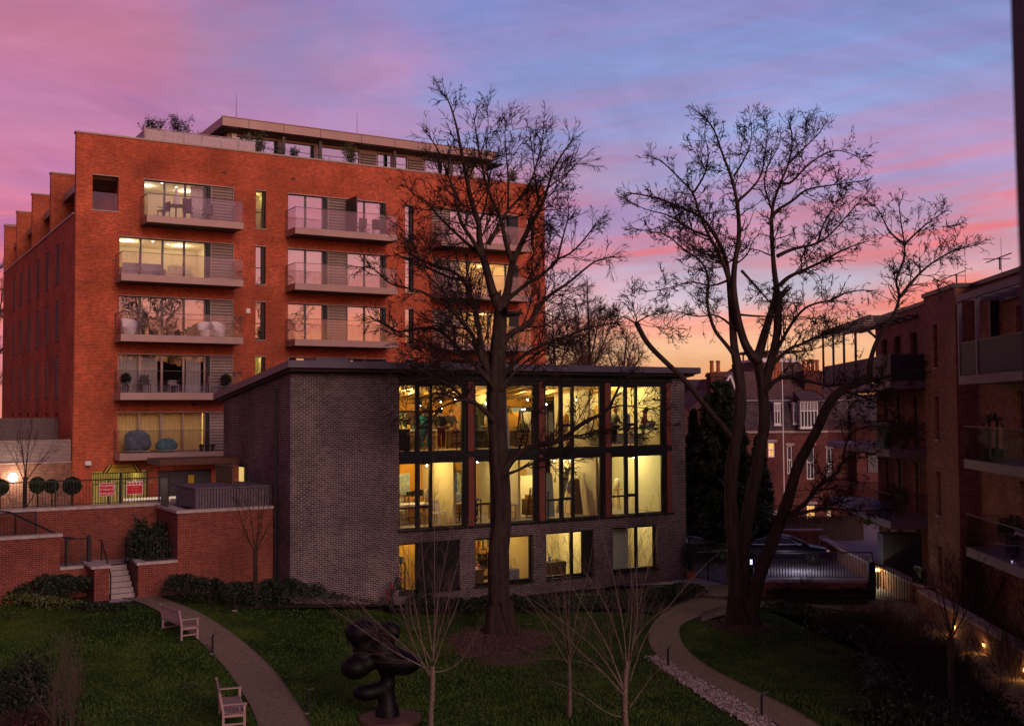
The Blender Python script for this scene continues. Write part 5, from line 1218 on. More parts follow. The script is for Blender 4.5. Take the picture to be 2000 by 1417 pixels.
# ================================================================= FURNITURE ON BALCONIES
def chair(fr,u,v,z,rz,lab,mt,grp,high=.95):
    t=thing('balcony_chair',lab,'chair',fr.w(u,v,z),fr.a+rz,grp)
    MB().box(-.24,.24,-.24,.24,.42,.47).build('seat',mt,t); MB().box(-.24,.24,.22,.27,.47,high).build('backrest',mt,t)
    for a in (-.21,.21):
        for b in (-.21,.21): MB().bar((a,b,0),(a,b,.42),.035).build('leg',mt,t)
    MB().bar((-.25,-.2,.66),(-.25,.22,.66),.04).bar((.25,-.2,.66),(.25,.22,.66),.04).build('armrest',mt,t); return t
GC='garden chairs on the balconies'
chair(RB,5.55,-.75,FL[4],PI*.85,'dark high-backed chair beside the round table on the top left balcony',BRZD,GC,1.15); chair(RB,4.3,-.6,FL[4],-PI*.4,'dark chair left of the round table on the top left balcony',BRZD,GC); chair(RB,6.6,-.7,FL[4],PI,'dark low chair near the louvres on the top left balcony',BRZD,GC)
t=thing('round_table','round dark table on the top left balcony','table',RB.w(4.9,-.8,FL[4]),ANG); MB().lathe([(.5,.7),(.5,.74)],(0,0,0),20).build('tabletop',BRZD,t); MB().lathe([(.25,0),(.04,.05),(.04,.7)],(0,0,0),10).build('pedestal',BRZD,t)
def tub(u,v,z,rz,lab):
    t=thing('armchair',lab,'armchair',RB.w(u,v,z),ANG+rz,'white tub armchairs'); pts=[]
    MB().lathe([(.28,.05),(.36,.4),(.36,.42)],(0,0,0),16).build('seat',WHT,t)
    m=MB(); n=14
    for i in range(n):
        a0=-.2+PI*1.15*i/n; a1=-.2+PI*1.15*(i+1)/n; h0=.62+.28*math.sin(PI*i/n); h1=.62+.28*math.sin(PI*(i+1)/n)
        for r in (.36,.42): m.quad((r*math.cos(a0),r*math.sin(a0),.1),(r*math.cos(a1),r*math.sin(a1),.1),(r*1.08*math.cos(a1),r*1.08*math.sin(a1),h1),(r*1.08*math.cos(a0),r*1.08*math.sin(a0),h0))
    m.build('shell',WHT,t); return t
tub(2.55,-.8,FL[2],0,'white tub armchair at the left end of the third-row balcony'); tub(7.2,-.85,FL[2],.3,'white tub armchair at the right end of the third-row balcony, the one in front'); tub(6.6,-.5,FL[2],-.3,'white tub armchair at the right end of the third-row balcony, the one behind')
def pot(u,v,z,lab,r=.2,h=.35,mt=None,fol=None,fr=RB,grp=None,leafr=.28,n=900,hh=.5):
    t=thing('potted_plant',lab,'plant',fr.w(u,v,z),ANG,grp); MB().lathe([(r*.75,0),(r,h),(r*.9,h),(r*.85,h-.03)],(0,0,0),14).build('pot',mt or BRZD,t)
    rg=np.random.default_rng(int(abs(u*97+z*13))); d=rg.normal(size=(n,3)); d/=np.linalg.norm(d,axis=1)[:,None]; P=d*leafr*rg.uniform(.3,1,(n,1))**.6; P[:,2]*=hh/leafr*.55; P[:,2]+=h+hh*.5
    V,Q=leaves(P,.05,rg,.45,.4); npmesh('foliage',V,Q,fol or LEAFM,t); MB().tube([(0,0,h-.05),(0,0,h+hh*.6)],.02,5).build('stem',BARK,t); return t
BP='potted plants on the red block balconies'
pot(5.6,-.9,FL[2],'small grey planter in the middle of the third-row balcony',.22,.4,GREYF,grp=BP,leafr=.1,n=80,hh=.1); pot(2.35,-.9,FL[1],'dark round topiary in a pot at the left end of the fourth-row balcony',.2,.4,BRZD,LEAFD,grp=BP,leafr=.3,hh=.62); pot(7.6,-.9,FL[1],'dark round topiary in a pot at the right end of the fourth-row balcony',.2,.4,BRZD,LEAFD,grp=BP,leafr=.32,hh=.62)
chair(RB,3.4,-.7,FL[1],0,'dark cushioned chair on the fourth-row balcony beside the left topiary',BRZD,GC); chair(RB,6.9,-.8,FL[1],PI/2,'pale slatted chair on the fourth-row balcony near the right topiary',TIMB,GC); chair(RB,4.9,-.5,FL[1],0,'pale stool-like chair in the middle of the fourth-row balcony',TIMB,GC,.7)
chair(RB,15.6,-.7,FL[4],PI,'dark round-backed chair beside the privacy screen on the top middle balcony',BRZD,GC); chair(RB,16.6,-.7,FL[4],PI*.8,'dark chair near the tree twigs on the top middle balcony',BRZD,GC)
def cover(u,v,z,w,d,h,mt,lab,sd):
    t=thing('covered_furniture',lab,'cover',RB.w(u,v,z),ANG); rg=random.Random(sd); m=MB(); m.ball((0,0,h*.45),1,16,9,(w/2,d/2,h/2),.09,rg)
    m.v=[(x,y,max(0.0,zz)) for x,y,zz in m.v]; m.build('fabric',mt,t); MB().tube([(w*.46*math.cos(2*PI*i/16),d*.46*math.sin(2*PI*i/16),.08) for i in range(17)],.015,5).build('tie_cord',WHT,t); return t
cover(3.0,-.8,FL[0],1.4,.9,1.25,mat('blue_grey_cover',(.13,.17,.19),.7,noise=.3,nscale=5),'blue-grey plastic-covered furniture heap at the left of the lowest balcony',3); cover(4.5,-.75,FL[0],1.1,.8,.75,mat('teal_cover',(.10,.24,.23),.7,noise=.3,nscale=5),'teal covered furniture in the middle of the lowest balcony',5)
for k in range(3): pot(6.3+k*.3,-.9,FL[0],'small dark flower pot at the right of the lowest balcony, '+('left','middle','right')[k]+' of the three',.1,.18,BRZD,LEAFY,grp=BP,leafr=.13,n=160,hh=.2)
# rooms: simple furniture and pictures seen through lit windows
def cab(fr,u,v,z,w,d,h,mt,name,lab,cat,det=True,rz=0):
    t=thing(name,lab,cat,fr.w(u,v,z),fr.a+rz); MB().box(-w/2,w/2,-d/2,d/2,.06,h).build('body',mt,t); m=MB()
    for k in range(3): m.box(-w/2+.03+k*w/3,-w/2-.03+(k+1)*w/3,-d/2-.02,-d/2-.001,.12,h-.06)
    m.build('door',mt,t)
    for s in (-1,1): MB().box(s*(w/2-.06)-.03,s*(w/2-.06)+.03,-d/2+.02,d/2-.02,0,.06).build('foot',BLKF,t)
    return t
def sofa(fr,u,v,z,lab,mt,w=1.9):
    t=thing('sofa',lab,'sofa',fr.w(u,v,z),fr.a+PI); MB().box(-w/2,w/2,-.4,.4,.1,.45).build('seat',mt,t); MB().box(-w/2,w/2,.3,.48,.451,.88).build('backrest',mt,t); MB().box(-w/2-.16,-w/2-.002,-.4,.48,.1,.62).build('armrest',mt,t); MB().box(w/2+.002,w/2+.16,-.4,.48,.1,.62).build('armrest',mt,t); return t
sofa(RB,3.6,1.3,FL[3],'grey sofa seen through the brightly lit second-row window',mat('grey_fabric',(.22,.23,.28),.9),2.1); sofa(RB,5.6,1.6,FL[3],'cream sofa behind the brightly lit second-row window',CREAM,1.2)
cab(RB,5.9,4.4,FL[3],1.6,.4,.9,WHT,'sideboard','white sideboard at the back of the lit second-row room','sideboard'); cab(RB,4.4,4.4,FL[4],1.5,.4,1.0,WOODD,'sideboard','dark sideboard at the back of the lit top-left room','sideboard')
t=thing('parasol','closed pale parasol on the top left balcony','parasol',RB.w(5.05,-.3,FL[4])); MB().tube([(0,0,0),(0,0,1.8)],.02,6).build('pole',WHT,t); MB().lathe([(.03,1.75),(.10,1.5),(.20,.85),(.05,.8)],(0,0,0),10).build('canopy',CURT,t)
for k,(u,z,w,h,c) in enumerate(((3.0,7.2,.5,.4,(.5,.3,.25)),(4.3,7.3,.7,.5,(.25,.4,.3)),(5.5,7.0,.5,.45,(.5,.25,.12)),(3.6,6.8,.35,.3,(.3,.3,.4)))):
    t=thing('wall_picture','framed picture on the yellow-lit room wall, '+('the leftmost','second from the right','the rightmost','second from the left')[k],'picture',RB.w(u,4.86,z),ANG,'pictures in the lowest lit room'); MB().box(-w/2,w/2,-.03,.0,-h/2,h/2).build('frame',WHT,t); MB().box(-w/2+.04,w/2-.04,-.04,-.031,-h/2+.04,h/2-.04).build('canvas',mat('picture_%d'%k,c,.8,noise=.4,nscale=4),t)
# ================================================================= STUDIO CONTENTS
ZU,ZM,ZG=6.26,3.16,.32
def table(u,v,z,w,d,lab,mt=WOOD,top=None,h=.85,rz=0):
    t=thing('work_table',lab,'table',BB.w(u,v,z),ANG+rz); MB().box(-w/2,w/2,-d/2,d/2,h-.05,h).build('tabletop',top or mt,t)
    for a in (-w/2+.06,w/2-.06):
        for b in (-d/2+.06,d/2-.06): MB().bar((a,b,0),(a,b,h-.05),.06).build('leg',mt,t)
    MB().box(-w/2+.1,w/2-.1,-d/2+.1,d/2-.1,.28,.31).build('shelf',mt,t); return t
def clutter(u,v,z,w,n,lab,sd):
    rg=random.Random(sd); cs=[(.7,.65,.6),(.5,.1,.08),(.1,.3,.3),(.6,.4,.1),(.1,.15,.4),(.75,.72,.6)]
    for i in range(n):
        c=cs[rg.randrange(6)]; nm='paint_%d'%cs.index(c); mm=MATS.get(nm) or mat(nm,c,.6); r=rg.uniform(.05,.09); h=rg.uniform(.1,.24)
        o=MB().lathe([(r,0),(r,h*.8),(r*.6,h),(r*.5,h)],(0,0,0),8).build('pot',mm,None,BB.w(u-w/2+w*(i+.5)/n,v+rg.uniform(-.15,.15),z)); tag(o,lab,'pot','pots and jars on the studio tables')
def stool(u,v,z,lab,mt=WOOD,h=.68):
    t=thing('stool',lab,'stool',BB.w(u,v,z),0,'studio stools'); MB().lathe([(.17,h-.04),(.17,h)],(0,0,0),12).build('seat',mt,t)
    for k in range(4): a=PI/4+k*PI/2; MB().bar((.12*math.cos(a),.12*math.sin(a),h-.04),(.2*math.cos(a),.2*math.sin(a),0),.03).build('leg',mt,t)
    MB().lathe([(.165,.22),(.175,.24)],(0,0,0),12).build('foot_ring',mt,t); return t
table(5.5,3.2,ZU,1.9,1.0,'long white-topped work table in the upper left studio bay',WOOD,WHT); table(7.2,4.3,ZU,2.2,1.0,'second wooden work table at the back of the upper left bay',WOOD,WHT); table(9.2,2.4,ZU,2.0,1.0,'cluttered work table in the second upper bay, left of the big trunk',WOODD,TIMB)
clutter(5.5,3.2,ZU+.85,1.7,7,'small jar standing on the white-topped work table',1); clutter(7.2,4.3,ZU+.85,2,8,'small jar standing on the rear wooden work table',2); clutter(9.2,2.4,ZU+.85,1.8,8,'small pot on the cluttered table left of the big trunk',4)
for k,(u,v,l) in enumerate(((5.55,1.7,'wooden stool in front of the white-topped table'),(6.5,2.3,'wooden stool behind the person in teal'),(7.3,2.6,'wooden stool under the rear work table'),(6.9,1.4,'wooden stool closest to the glass in the upper left bay'))): stool(u,v,ZU,l)
cab(BB,4.95,.75,ZU,.75,.45,.95,BLKF,'cabinet','black low cabinet behind the first pane of the upper left bay','cabinet')
cab(BB,8.6,5.9,ZU,1.6,.5,1.7,WOODD,'cabinet','dark cabinet against the ochre wall in the second upper bay','cabinet')
cab(BB,16.9,1.9,ZU,2.6,.7,.55,GRYF,'bench_box','long grey low bench box inside the upper right bay','bench')
cab(BB,12.2,5.8,ZU,1.0,.4,2.0,WOODD,'cabinet','tall dark cabinet in the third upper bay','cabinet')
def board(u,v,z,w,h,lean,mt,lab,rz=0):
    t=thing('leaning_board',lab,'board',BB.w(u,v,z),ANG+rz,'boards and canvases leaning in the studio'); n=MB(); n.v=[(-w/2,0,0),(w/2,0,0),(w/2,lean,h),(-w/2,lean,h),(-w/2,.03,0),(w/2,.03,0),(w/2,lean+.03,h),(-w/2,lean+.03,h)]; n.f=[(0,1,2,3),(7,6,5,4),(0,4,5,1),(1,5,6,2),(2,6,7,3),(3,7,4,0)]; n.build('sheet',mt,t)
    MB().bar((-w/2+.05,.04,.1),(-w/2+.05,lean+.02,h-.1),.03).build('batten',WOOD,t); return t
WALN=mat('olive_cloth',(.2,.22,.1),.8,noise=.3)
board(10.2,1.4,ZU,.9,2.3,.3,GRYF,'tall grey-blue board leaning behind the glass right of the big trunk'); board(9.9,2.6,ZU,.7,2.0,.2,WALN,'olive cloth-covered board in the second upper bay'); board(10.7-.35,2.2,ZU+1.4,.8,1.1,.1,BLKF,'dark framed picture high in the second upper bay')
board(12.9,2.0,ZM,.75,1.1,.2,GRYF,'pale grey board low on the floor in the third lower bay'); board(14.0,2.6,ZM,.5,2.1,-.5,GRYF,'tall grey plank leaning in the third lower bay',.5); board(14.35,1.5,ZM,.5,1.6,.3,WOODD,'dark board beside the third rust column, lower floor'); board(12.9,3.6,ZM,1.0,1.7,.3,CREAM,'pale canvas leaning in the third lower bay'); board(12.35,1.7,ZM,.45,1.5,.2,WOOD,'yellow plywood sheet in the third lower bay'); board(15.35,.9,ZM,.75,.95,.05,GRYF,'grey panel behind the first lower pane of the right bay')
board(12.6,1.2,ZM+.0,.5,1.95,.2,mat('green_tint_board',(.35,.42,.3),.7),'pale green framed screen in the third lower bay')
def easel(u,v,z,lab,mt=WOOD,h=1.7):
    t=thing('easel',lab,'easel',BB.w(u,v,z),ANG,'studio easels'); MB().bar((-.35,0,0),(-.05,.15,h),.04).bar((.35,0,0),(.05,.15,h),.04).build('front_legs',mt,t); MB().bar((0,.6,0),(0,.17,h-.1),.04).build('back_leg',mt,t); MB().box(-.35,.35,-.06,.02,.68,.73).build('shelf',mt,t); return t
easel(11.9,2.4,ZU,'dark easel at the left of the third upper bay',WOODD); easel(12.7,1.8,ZU,'wooden easel in the middle of the third upper bay',WOOD,2.0); easel(13.9,2.2,ZU,'wooden easel near the third rust column, upper floor'); easel(16.2,2.6,ZU,'small easel behind the person in the upper right bay',WOODD,1.4); easel(11.95,1.6,ZM,'dark easel at the left of the third lower bay',WOODD,1.3)
for k in range(3): board(12.0+k*.9,3.2,ZU+.6,.7,1.0,.15,(OCH,CREAM,GRYF)[k],'canvas standing in the third upper bay, '+('leftmost','middle','rightmost')[k]+' of three')
t=thing('timber_obelisk','slender pointed timber obelisk in the lower right bay, beside the pale green partition','sculpture',BB.w(15.55,1.6,ZM+.9),ANG); m=MB(); B=[(-.12,-.12,0),(.12,-.12,0),(.12,.12,0),(-.12,.12,0)]
for i in range(4): m.poly([B[i],B[(i+1)%4],(0,0,1.6)])
m.build('spire',WOOD,t); MB().box(-.2,.2,-.2,.2,-.9,-.002).build('plinth',WOOD,t)
t=thing('draped_figure','tall dark draped figure sculpture at the left edge of the lower floor','sculpture',BB.w(4.95,1.6,ZM),ANG); MB().lathe([(.3,0),(.26,.6),(.2,1.2),(.22,1.5),(.1,1.65)],(0,0,0),12).build('drapery',GRYF,t,smooth=True); MB().ball((0,0,1.78),.13,10,8,(1,1,1.2)).build('head',GRYF,t,smooth=True)
table(6.3,2.6,ZM,2.0,.9,'white-topped table before the ochre partition on the lower floor',WOOD,WHT,.8); table(10.4,1.7,ZM,1.2,.6,'small pale table right of the big trunk on the lower floor',WOOD,STONE,.62); table(8.8,2.2,ZM,1.0,.7,'small table in front of the blue lockers',WOODD,WOOD,.75)
def wchair(u,v,z,rz,lab):
    t=thing('white_chair',lab,'chair',BB.w(u,v,z),ANG+rz,'white chairs on the lower floor'); MB().box(-.2,.2,-.2,.2,.43,.46).build('seat',WHT,t); m=MB(); m.bar((-.19,.2,.46),(-.19,.24,.92),.035).bar((.19,.2,.46),(.19,.24,.92),.035).bar((-.19,.24,.9),(.19,.24,.9),.03,.08).bar((-.19,.225,.7),(.19,.225,.7),.02,.05); m.build('backrest',WHT,t)
    for a in (-.18,.18):
        for b in (-.18,.18): MB().bar((a,b,0),(a,b,.43),.035).build('leg',WHT,t)
wchair(6.9,1.4,ZM,2.6,'white wooden chair nearest the first rust column on the lower floor'); wchair(7.35,1.9,ZM,.4,'white wooden chair behind the other, beside the white partition end'); wchair(6.2,3.5,ZM,0,'white wooden chair behind the lower floor table')
t=thing('blue_lockers','deep blue lockers beyond the first rust column on the lower floor','lockers',BB.w(8.75,4.2,ZM),ANG); MB().box(-.6,.6,-.2,.2,0,1.95).build('body',mat('locker_blue',(.01,.05,.30),.5),t)
for k in range(3): MB().box(-.58+k*.39,-.22+k*.39,-.22,-.201,.05,1.9).build('door',MATS['locker_blue'],t)
for k in range(4): pot(8.3+k*.3,4.2,ZM+1.95,'leafy plant on top of the blue lockers, number counted from the left: '+('first','second','third','fourth')[k],.1,.18,WHT,LEAFM,fr=BB,grp='plants on the blue lockers',leafr=.18,n=260,hh=.35)
def pillar(u,v,z,r,h,lab,mt):
    t=thing('display_column',lab,'column',BB.w(u,v,z),ANG); MB().lathe([(r*1.4,0),(r*1.4,.1),(r,.14),(r*.85,h-.1),(r*1.2,h)],(0,0,0),14).build('shaft',mt,t,smooth=False); return t
pillar(8.35,3.0,ZM+.0,.12,1.7,'tall orange wooden column beside the blue lockers',WOOD); pillar(5.75,3.6,ZM,.12,1.7,'yellow turned wooden column before the ochre partition',WOOD); pillar(16.4,3.2,ZM,.1,.6,'low pale stand in the lower right bay',WHT)
# shelves with books
def shelf(u,v,z,w,h,lab,sd,rz=0,rows=5):
    t=thing('bookshelf',lab,'bookshelf',BB.w(u,v,z),ANG+rz); m=MB(); m.box(-w/2,w/2,.26,.28,0,h)
    for s in (-w/2,w/2-.03): m.box(s,s+.03,0,.259,0,h)
    for k in range(rows+1): m.box(-w/2+.031,w/2-.031,.0,.259,(h-.03)*k/rows,(h-.03)*k/rows+.03)
    m.build('case',WOOD,t); rg=random.Random(sd); cs=[('bk0',(.6,.5,.35)),('bk1',(.35,.06,.04)),('bk2',(.08,.15,.2)),('bk3',(.12,.2,.08)),('bk4',(.7,.6,.4)),('bk5',(.5,.25,.05))]
    for k in range(rows):
        x=-w/2+.05; groups={}
        while x<w/2-.1:
            bw=rg.uniform(.025,.06); bh=(h/rows-.06)*rg.uniform(.65,.95); c=rg.choice(cs); zb=(h-.03)*k/rows+.031; groups.setdefault(c[0],(c[1],MB()))[1].box(x,x+bw,.04,.22,zb,zb+bh); x+=bw+(.12 if rg.random()<.06 else .003)
        for nm,(cc,mb_) in groups.items(): mb_.build('book_row',MATS.get(nm) or mat(nm,cc,.8),t)
    return t
shelf(8.7,3.5,ZG,1.5,2.3,'wooden bookshelf full of books behind the second ground-floor window, left part',1); shelf(10.3,3.5,ZG,1.3,2.3,'wooden bookshelf full of books behind the second ground-floor window, right of the big trunk',2)
shelf(5.4,5.9,ZU,2.0,1.75,'wide storage shelf against the ochre wall of the upper left bay, left one',11,rows=4); shelf(7.4,5.9,ZU,1.6,1.75,'storage shelf against the ochre wall of the upper left bay, right one',12,rows=4); shelf(12.0,5.9,ZU,1.6,1.9,'storage shelf against the ochre wall of the third upper bay, left one',13,rows=4); shelf(13.6,5.9,ZU,1.3,1.9,'storage shelf against the ochre wall of the third upper bay, right one',14,rows=4); shelf(9.6,5.2,ZM,1.4,2.0,'storage shelf on the rear wall of the second lower bay',15,rows=5); shelf(12.2,5.25,ZM,1.3,2.0,'storage shelf on the rear wall of the third lower bay',16,rows=5)
cab(BB,8.7,1.6,ZG,1.1,.5,.75,WOODD,'desk','dark desk in front of the bookshelf at ground level','desk'); cab(BB,10.2,.8,ZG,.8,.4,.75,GRYF,'cabinet','grey low cabinet at the narrow pane of the second ground-floor window','cabinet'); cab(BB,12.6,1.6,ZG,1.8,.6,.8,WOODD,'desk','long dark desk behind the third ground-floor window','desk'); cab(BB,4.95,2.2,ZG,.7,.4,.9,WOODD,'desk','small dark desk behind the first ground-floor window','desk')
clutter(12.6,1.6,ZG+.8,1.6,9,'small jar on the ground-floor desk of the third window',8); clutter(8.7,1.6,ZG+.75,1,6,'small item on the dark desk before the bookshelf',9)
for k,(u,z,w,h) in enumerate(((4.8,1.9,.3,.35),(5.25,1.6,.25,.45),(12.2,1.7,.4,.7),(13.2,1.8,.35,.4),(16.9,1.6,.35,.5))):
    vv={0:2.97,1:2.97,2:4.17,3:4.17,4:3.37}[k]; t=thing('wall_picture',('small picture on the ground-floor wall of the first window, the left one','small picture on the ground-floor wall of the first window, the right one','dark hanging picture in the third ground-floor window','small picture right of the dark one in the third ground-floor window','picture in the fourth ground-floor window')[k],'picture',BB.w(u,vv,z),ANG); MB().box(-w/2,w/2,-.03,0,-h/2,h/2).build('frame',BLKF,t); MB().box(-w/2+.03,w/2-.03,-.04,-.031,-h/2+.03,h/2-.03).build('canvas',(GRYF,WOODD,WOODD,OCH,GRYF)[k],t)
rg=random.Random(21)
BAYN=('upper left bay','second upper bay','third upper bay','upper right bay','lower left bay','second lower bay','third lower bay','lower right bay')
pal=[mat('canvas_%d'%i,c,.8,col2=c2,nscale=5) for i,(c,c2) in enumerate((((.45,.10,.04),(.6,.4,.2)),((.10,.2,.3),(.5,.5,.45)),((.6,.45,.1),(.3,.1,.05)),((.15,.25,.1),(.6,.55,.3)),((.5,.45,.4),(.2,.15,.12))))]
for b in range(8):
    a,c=bays[b%4]; z=ZU if b<4 else ZM; zc=z+1.0; vm=(5.6,5.4,5.9,3.8,4.2,5.3,5.3,4.3)[b]
    for k,wd in enumerate(('left-hand','right-hand')):
        u=a+.5+k*1.5+rg.uniform(-.1,.2); w=rg.uniform(.5,.9); h=rg.uniform(.6,1.1); t=thing('painted_canvas','painted canvas hanging on the back wall of the %s, %s one'%(BAYN[b],wd),'canvas',BB.w(u,vm-.06,z+1.35+rg.uniform(-.1,.3)),ANG,'canvases on the studio walls')
        MB().box(-w/2,w/2,-.03,0,-h/2,h/2).build('frame',WOOD,t); MB().box(-w/2+.03,w/2-.03,-.04,-.031,-h/2+.03,h/2-.03).build('canvas',pal[rg.randrange(5)],t)
    u=a+rg.uniform(1.7,2.6); v=rg.uniform(1.0,2.4); t=thing('modelling_stand','tall modelling stand with a rough clay form in the '+BAYN[b],'stand',BB.w(u,v,z),ANG+rg.uniform(0,1),'modelling stands in the studio')
    for q in range(3): aa=q*2.1; MB().bar((.25*math.cos(aa),.25*math.sin(aa),0),(.08*math.cos(aa),.08*math.sin(aa),.95),.035).build('leg',WOOD,t)
    MB().box(-.2,.2,-.2,.2,.95,1.0).build('turntable',WOOD,t); m=MB(); m.ball((0,0,1.24),.16,10,8,(1,.9,rg.uniform(1.2,1.7)),.16,rg); m.build('clay_form',(GRYF,CREAM,OCH)[b%3],t,smooth=True)
    u=a+.35+rg.uniform(0,.4); v=rg.uniform(2.2,3.4); t=thing('plan_chest','low drawer chest with boxes on top in the '+BAYN[b],'chest',BB.w(u,v,z),ANG,'drawer chests in the studio')
    MB().box(-.4,.4,-.28,.28,.04,.75).build('body',WOODD,t); m=MB(); [m.box(-.37,.37,-.31,-.281,.08+q*.165,.22+q*.165) for q in range(4)]; m.build('drawer_front',WOOD,t)
    MB().box(-.3,0,-.15,.15,.751,.95).box(.05,.33,-.18,.1,.751,1.08).build('box_on_top',pal[(b+1)%5],t)
def rack(u,v,z,w,h,rows,lab,mt,rz=0):
    t=thing('drying_rack',lab,'rack',BB.w(u,v,z),ANG+rz,'racks of studio materials'); m=MB()
    for a in (-w/2,w/2):
        for b in (-.2,.2): m.box(a-.02,a+.02,b-.02,b+.02,0,h)
    m.build('posts',mt,t)
    for q in range(rows):
        zz=.15+(h-.2)*q/(rows-1); f=MB().box(-w/2+.021,w/2-.021,-.2,.2,zz,zz+.02).build('tray',mt,t); m=MB(); x=-w/2+.05
        while x<w/2-.12: bw=rg.uniform(.06,.2); m.box(x,min(x+bw,w/2-.04),-.15,.15,zz+.021,zz+.021+rg.uniform(.05,(h/rows)*.75)); x+=bw+rg.uniform(.01,.1)
        m.build('stored_items',(WOODD,BLKF,WOOD,GRYF,pal[rg.randrange(5)])[rg.randrange(5)],f)
rack(8.35,1.0,ZU,.55,1.5,4,'crowded dark rack close to the glass in the second upper bay',BLKF); rack(11.95,1.0,ZU,.6,1.7,5,'tall dark rack close to the glass at the left of the third upper bay',BLKF); rack(13.3,3.6,ZU,1.3,1.6,4,'wide rack in the middle of the third upper bay',WOODD); rack(7.0,3.4,ZM,.9,1.1,3,'low rack by the partition end of the lower left bay',WOODD); rack(8.5,1.0,ZM,.6,1.0,3,'low dark rack near the glass in the second lower bay',BLKF); rack(11.9,.9,ZM,.55,1.2,4,'dark rack close to the glass at the left of the third lower bay',BLKF); rack(13.6,4.4,ZM,1.4,1.5,4,'wide rack at the back of the third lower bay',WOODD); rack(5.0,1.2,ZG,.6,1.4,4,'rack of items behind the first ground-floor window',BLKF); rack(12.0,3.6,ZG,1.0,1.9,5,'rack at the back of the third ground-floor room',WOODD); rack(17.2,2.6,ZG,.8,1.8,5,'rack behind the fourth ground-floor window',WOODD); rack(5.3,2.6,ZU,.01+1.0,1.2,3,'rack of frames behind the black cabinet in the upper left bay',WOODD); rack(10.3,3.3,ZG,.6,1.2,3,'small rack before the books behind the second ground-floor window',BLKF)
for q in range(6):
    board(5.0+q*.42,4.3-.05*q,ZM,.5,rg.uniform(1.1,1.9),.18,pal[q%5],'leaning canvas against the ochre partition of the lower left bay, '+('first','second','third','fourth','fifth','sixth')[q]+' from the left')
# ================================================================= PEOPLE
SKIN=mat('skin',(.45,.25,.17),.6)
def skin_mesh(name,verts,edges,radii,m,parent,sub=1):
    me=bpy.data.meshes.new(name); me.from_pydata(verts,edges,[]); o=bpy.data.objects.new(name,me); COL.objects.link(o)
    md=o.modifiers.new('s','SKIN'); 
    for i,r in enumerate(radii): me.skin_vertices[0].data[i].radius=(r,r)
    me.skin_vertices[0].data[0].use_root=True
    o.modifiers.new('ss','SUBSURF').levels=sub; bpy.context.view_layer.update()
    dg=bpy.context.evaluated_depsgraph_get(); nm=bpy.data.meshes.new_from_object(o.evaluated_get(dg)); bpy.data.objects.remove(o)
    nm.materials.clear(); nm.materials.append(m); nm.polygons.foreach_set('use_smooth',[True]*len(nm.polygons)); o=bpy.data.objects.new(name,nm); COL.objects.link(o); o.parent=parent; return o
def person(loc,rz,lab,top,bottom,hair,lean=.12,reach=.35,hairlong=False,sc=1,extra=None):
    t=thing('person',lab,'person',loc,rz); t.scale=(sc,sc,sc)
    L=lean
    J={'pel':(0,0,.95),'wa':(0,-L*.4,1.12),'ch':(0,-L,1.36),'ne':(0,-L*1.25,1.49),'he':(0,-L*1.6,1.62),'cr':(0,-L*1.7,1.72)}
    v=[J[k] for k in ('pel','wa','ch','ne','he','cr')]; e=[(0,1),(1,2),(2,3),(3,4),(4,5)]; r=[.14,.12,.14,.055,.095,.07]
    for s in (-1,1):
        b=len(v); v+=[(s*.17,-L,1.40),(s*.24,-L-.05,1.14),(s*.19,-L-reach,1.06),(s*.18,-L-reach-.10,1.05)]; e+=[(2,b),(b,b+1),(b+1,b+2),(b+2,b+3)]; r+=[.06,.043,.032,.03]
        h=len(v); c=v[b+3]
        for f in range(5): 
            dx=(f-2)*.018; v.append((c[0]+dx,c[1]-(.075 if f else .03),c[2]-.015*abs(f-2)-.01)); e.append((b+3,h+f)); r.append(.009)
        b=len(v); v+=[(s*.09,0,.90),(s*.10,-.02,.5),(s*.10,.02,.08),(s*.10,-.13,.04)]; e+=[(0,b),(b,b+1),(b+1,b+2),(b+2,b+3)]; r+=[.09,.06,.042,.035]
    skin_mesh('body',v,e,r,SKIN,t)
    v=[(0,0,.93),(0,-L*.4,1.12),(0,-L,1.36),(0,-L*1.1,1.44)]; e=[(0,1),(1,2),(2,3)]; r=[.165,.15,.17,.09]
    for s in (-1,1): b=len(v); v+=[(s*.17,-L,1.40),(s*.24,-L-.05,1.14),(s*.19,-L-reach+.02,1.06)]; e+=[(2,b),(b,b+1),(b+1,b+2)]; r+=[.08,.062,.05]
    skin_mesh('jacket',v,e,r,top,t)
    v=[(0,0,.95)]; e=[]; r=[.16]
    for s in (-1,1): b=len(v); v+=[(s*.09,0,.88),(s*.10,-.02,.5),(s*.10,.02,.12)]; e+=[(0,b),(b,b+1),(b+1,b+2)]; r+=[.105,.08,.065]
    skin_mesh('trousers',v,e,r,bottom,t)
    m=MB(); m.ball((0,-L*1.6+.025,1.675),.115,12,8,(1,1,1.05)); 
    if hairlong: m.ball((0,-L*1.5+.08,1.55),.13,12,8,(1,.8,1.2),.1,random.Random(2))
    m.build('hair',hair,t,smooth=True)
    return t
BH=mat('black_hair',(.012,.009,.008),.7); BRH=mat('brown_hair',(.08,.035,.015),.7); TEAL=mat('teal_cloth',(.01,.28,.30),.8); DKC=mat('dark_cloth',(.03,.025,.03),.85); RDC=mat('plum_cloth',(.12,.02,.04),.85); GRC=mat('green_grey_cloth',(.12,.14,.10),.85)
person(BB.w(*[BB.at(829,840,2.0)[0],2.0,ZU]),ANG+PI*.85,'person in a teal jacket bending over the white-topped table in the upper left bay',TEAL,TEAL,BRH,.28,.35)
person(BB.w(BB.at(862,840,2.2)[0],2.2,ZU),ANG+PI*.9,'person with dark bun and dark top at the rear table, second from the left',DKC,RDC,BH,.2,.3)
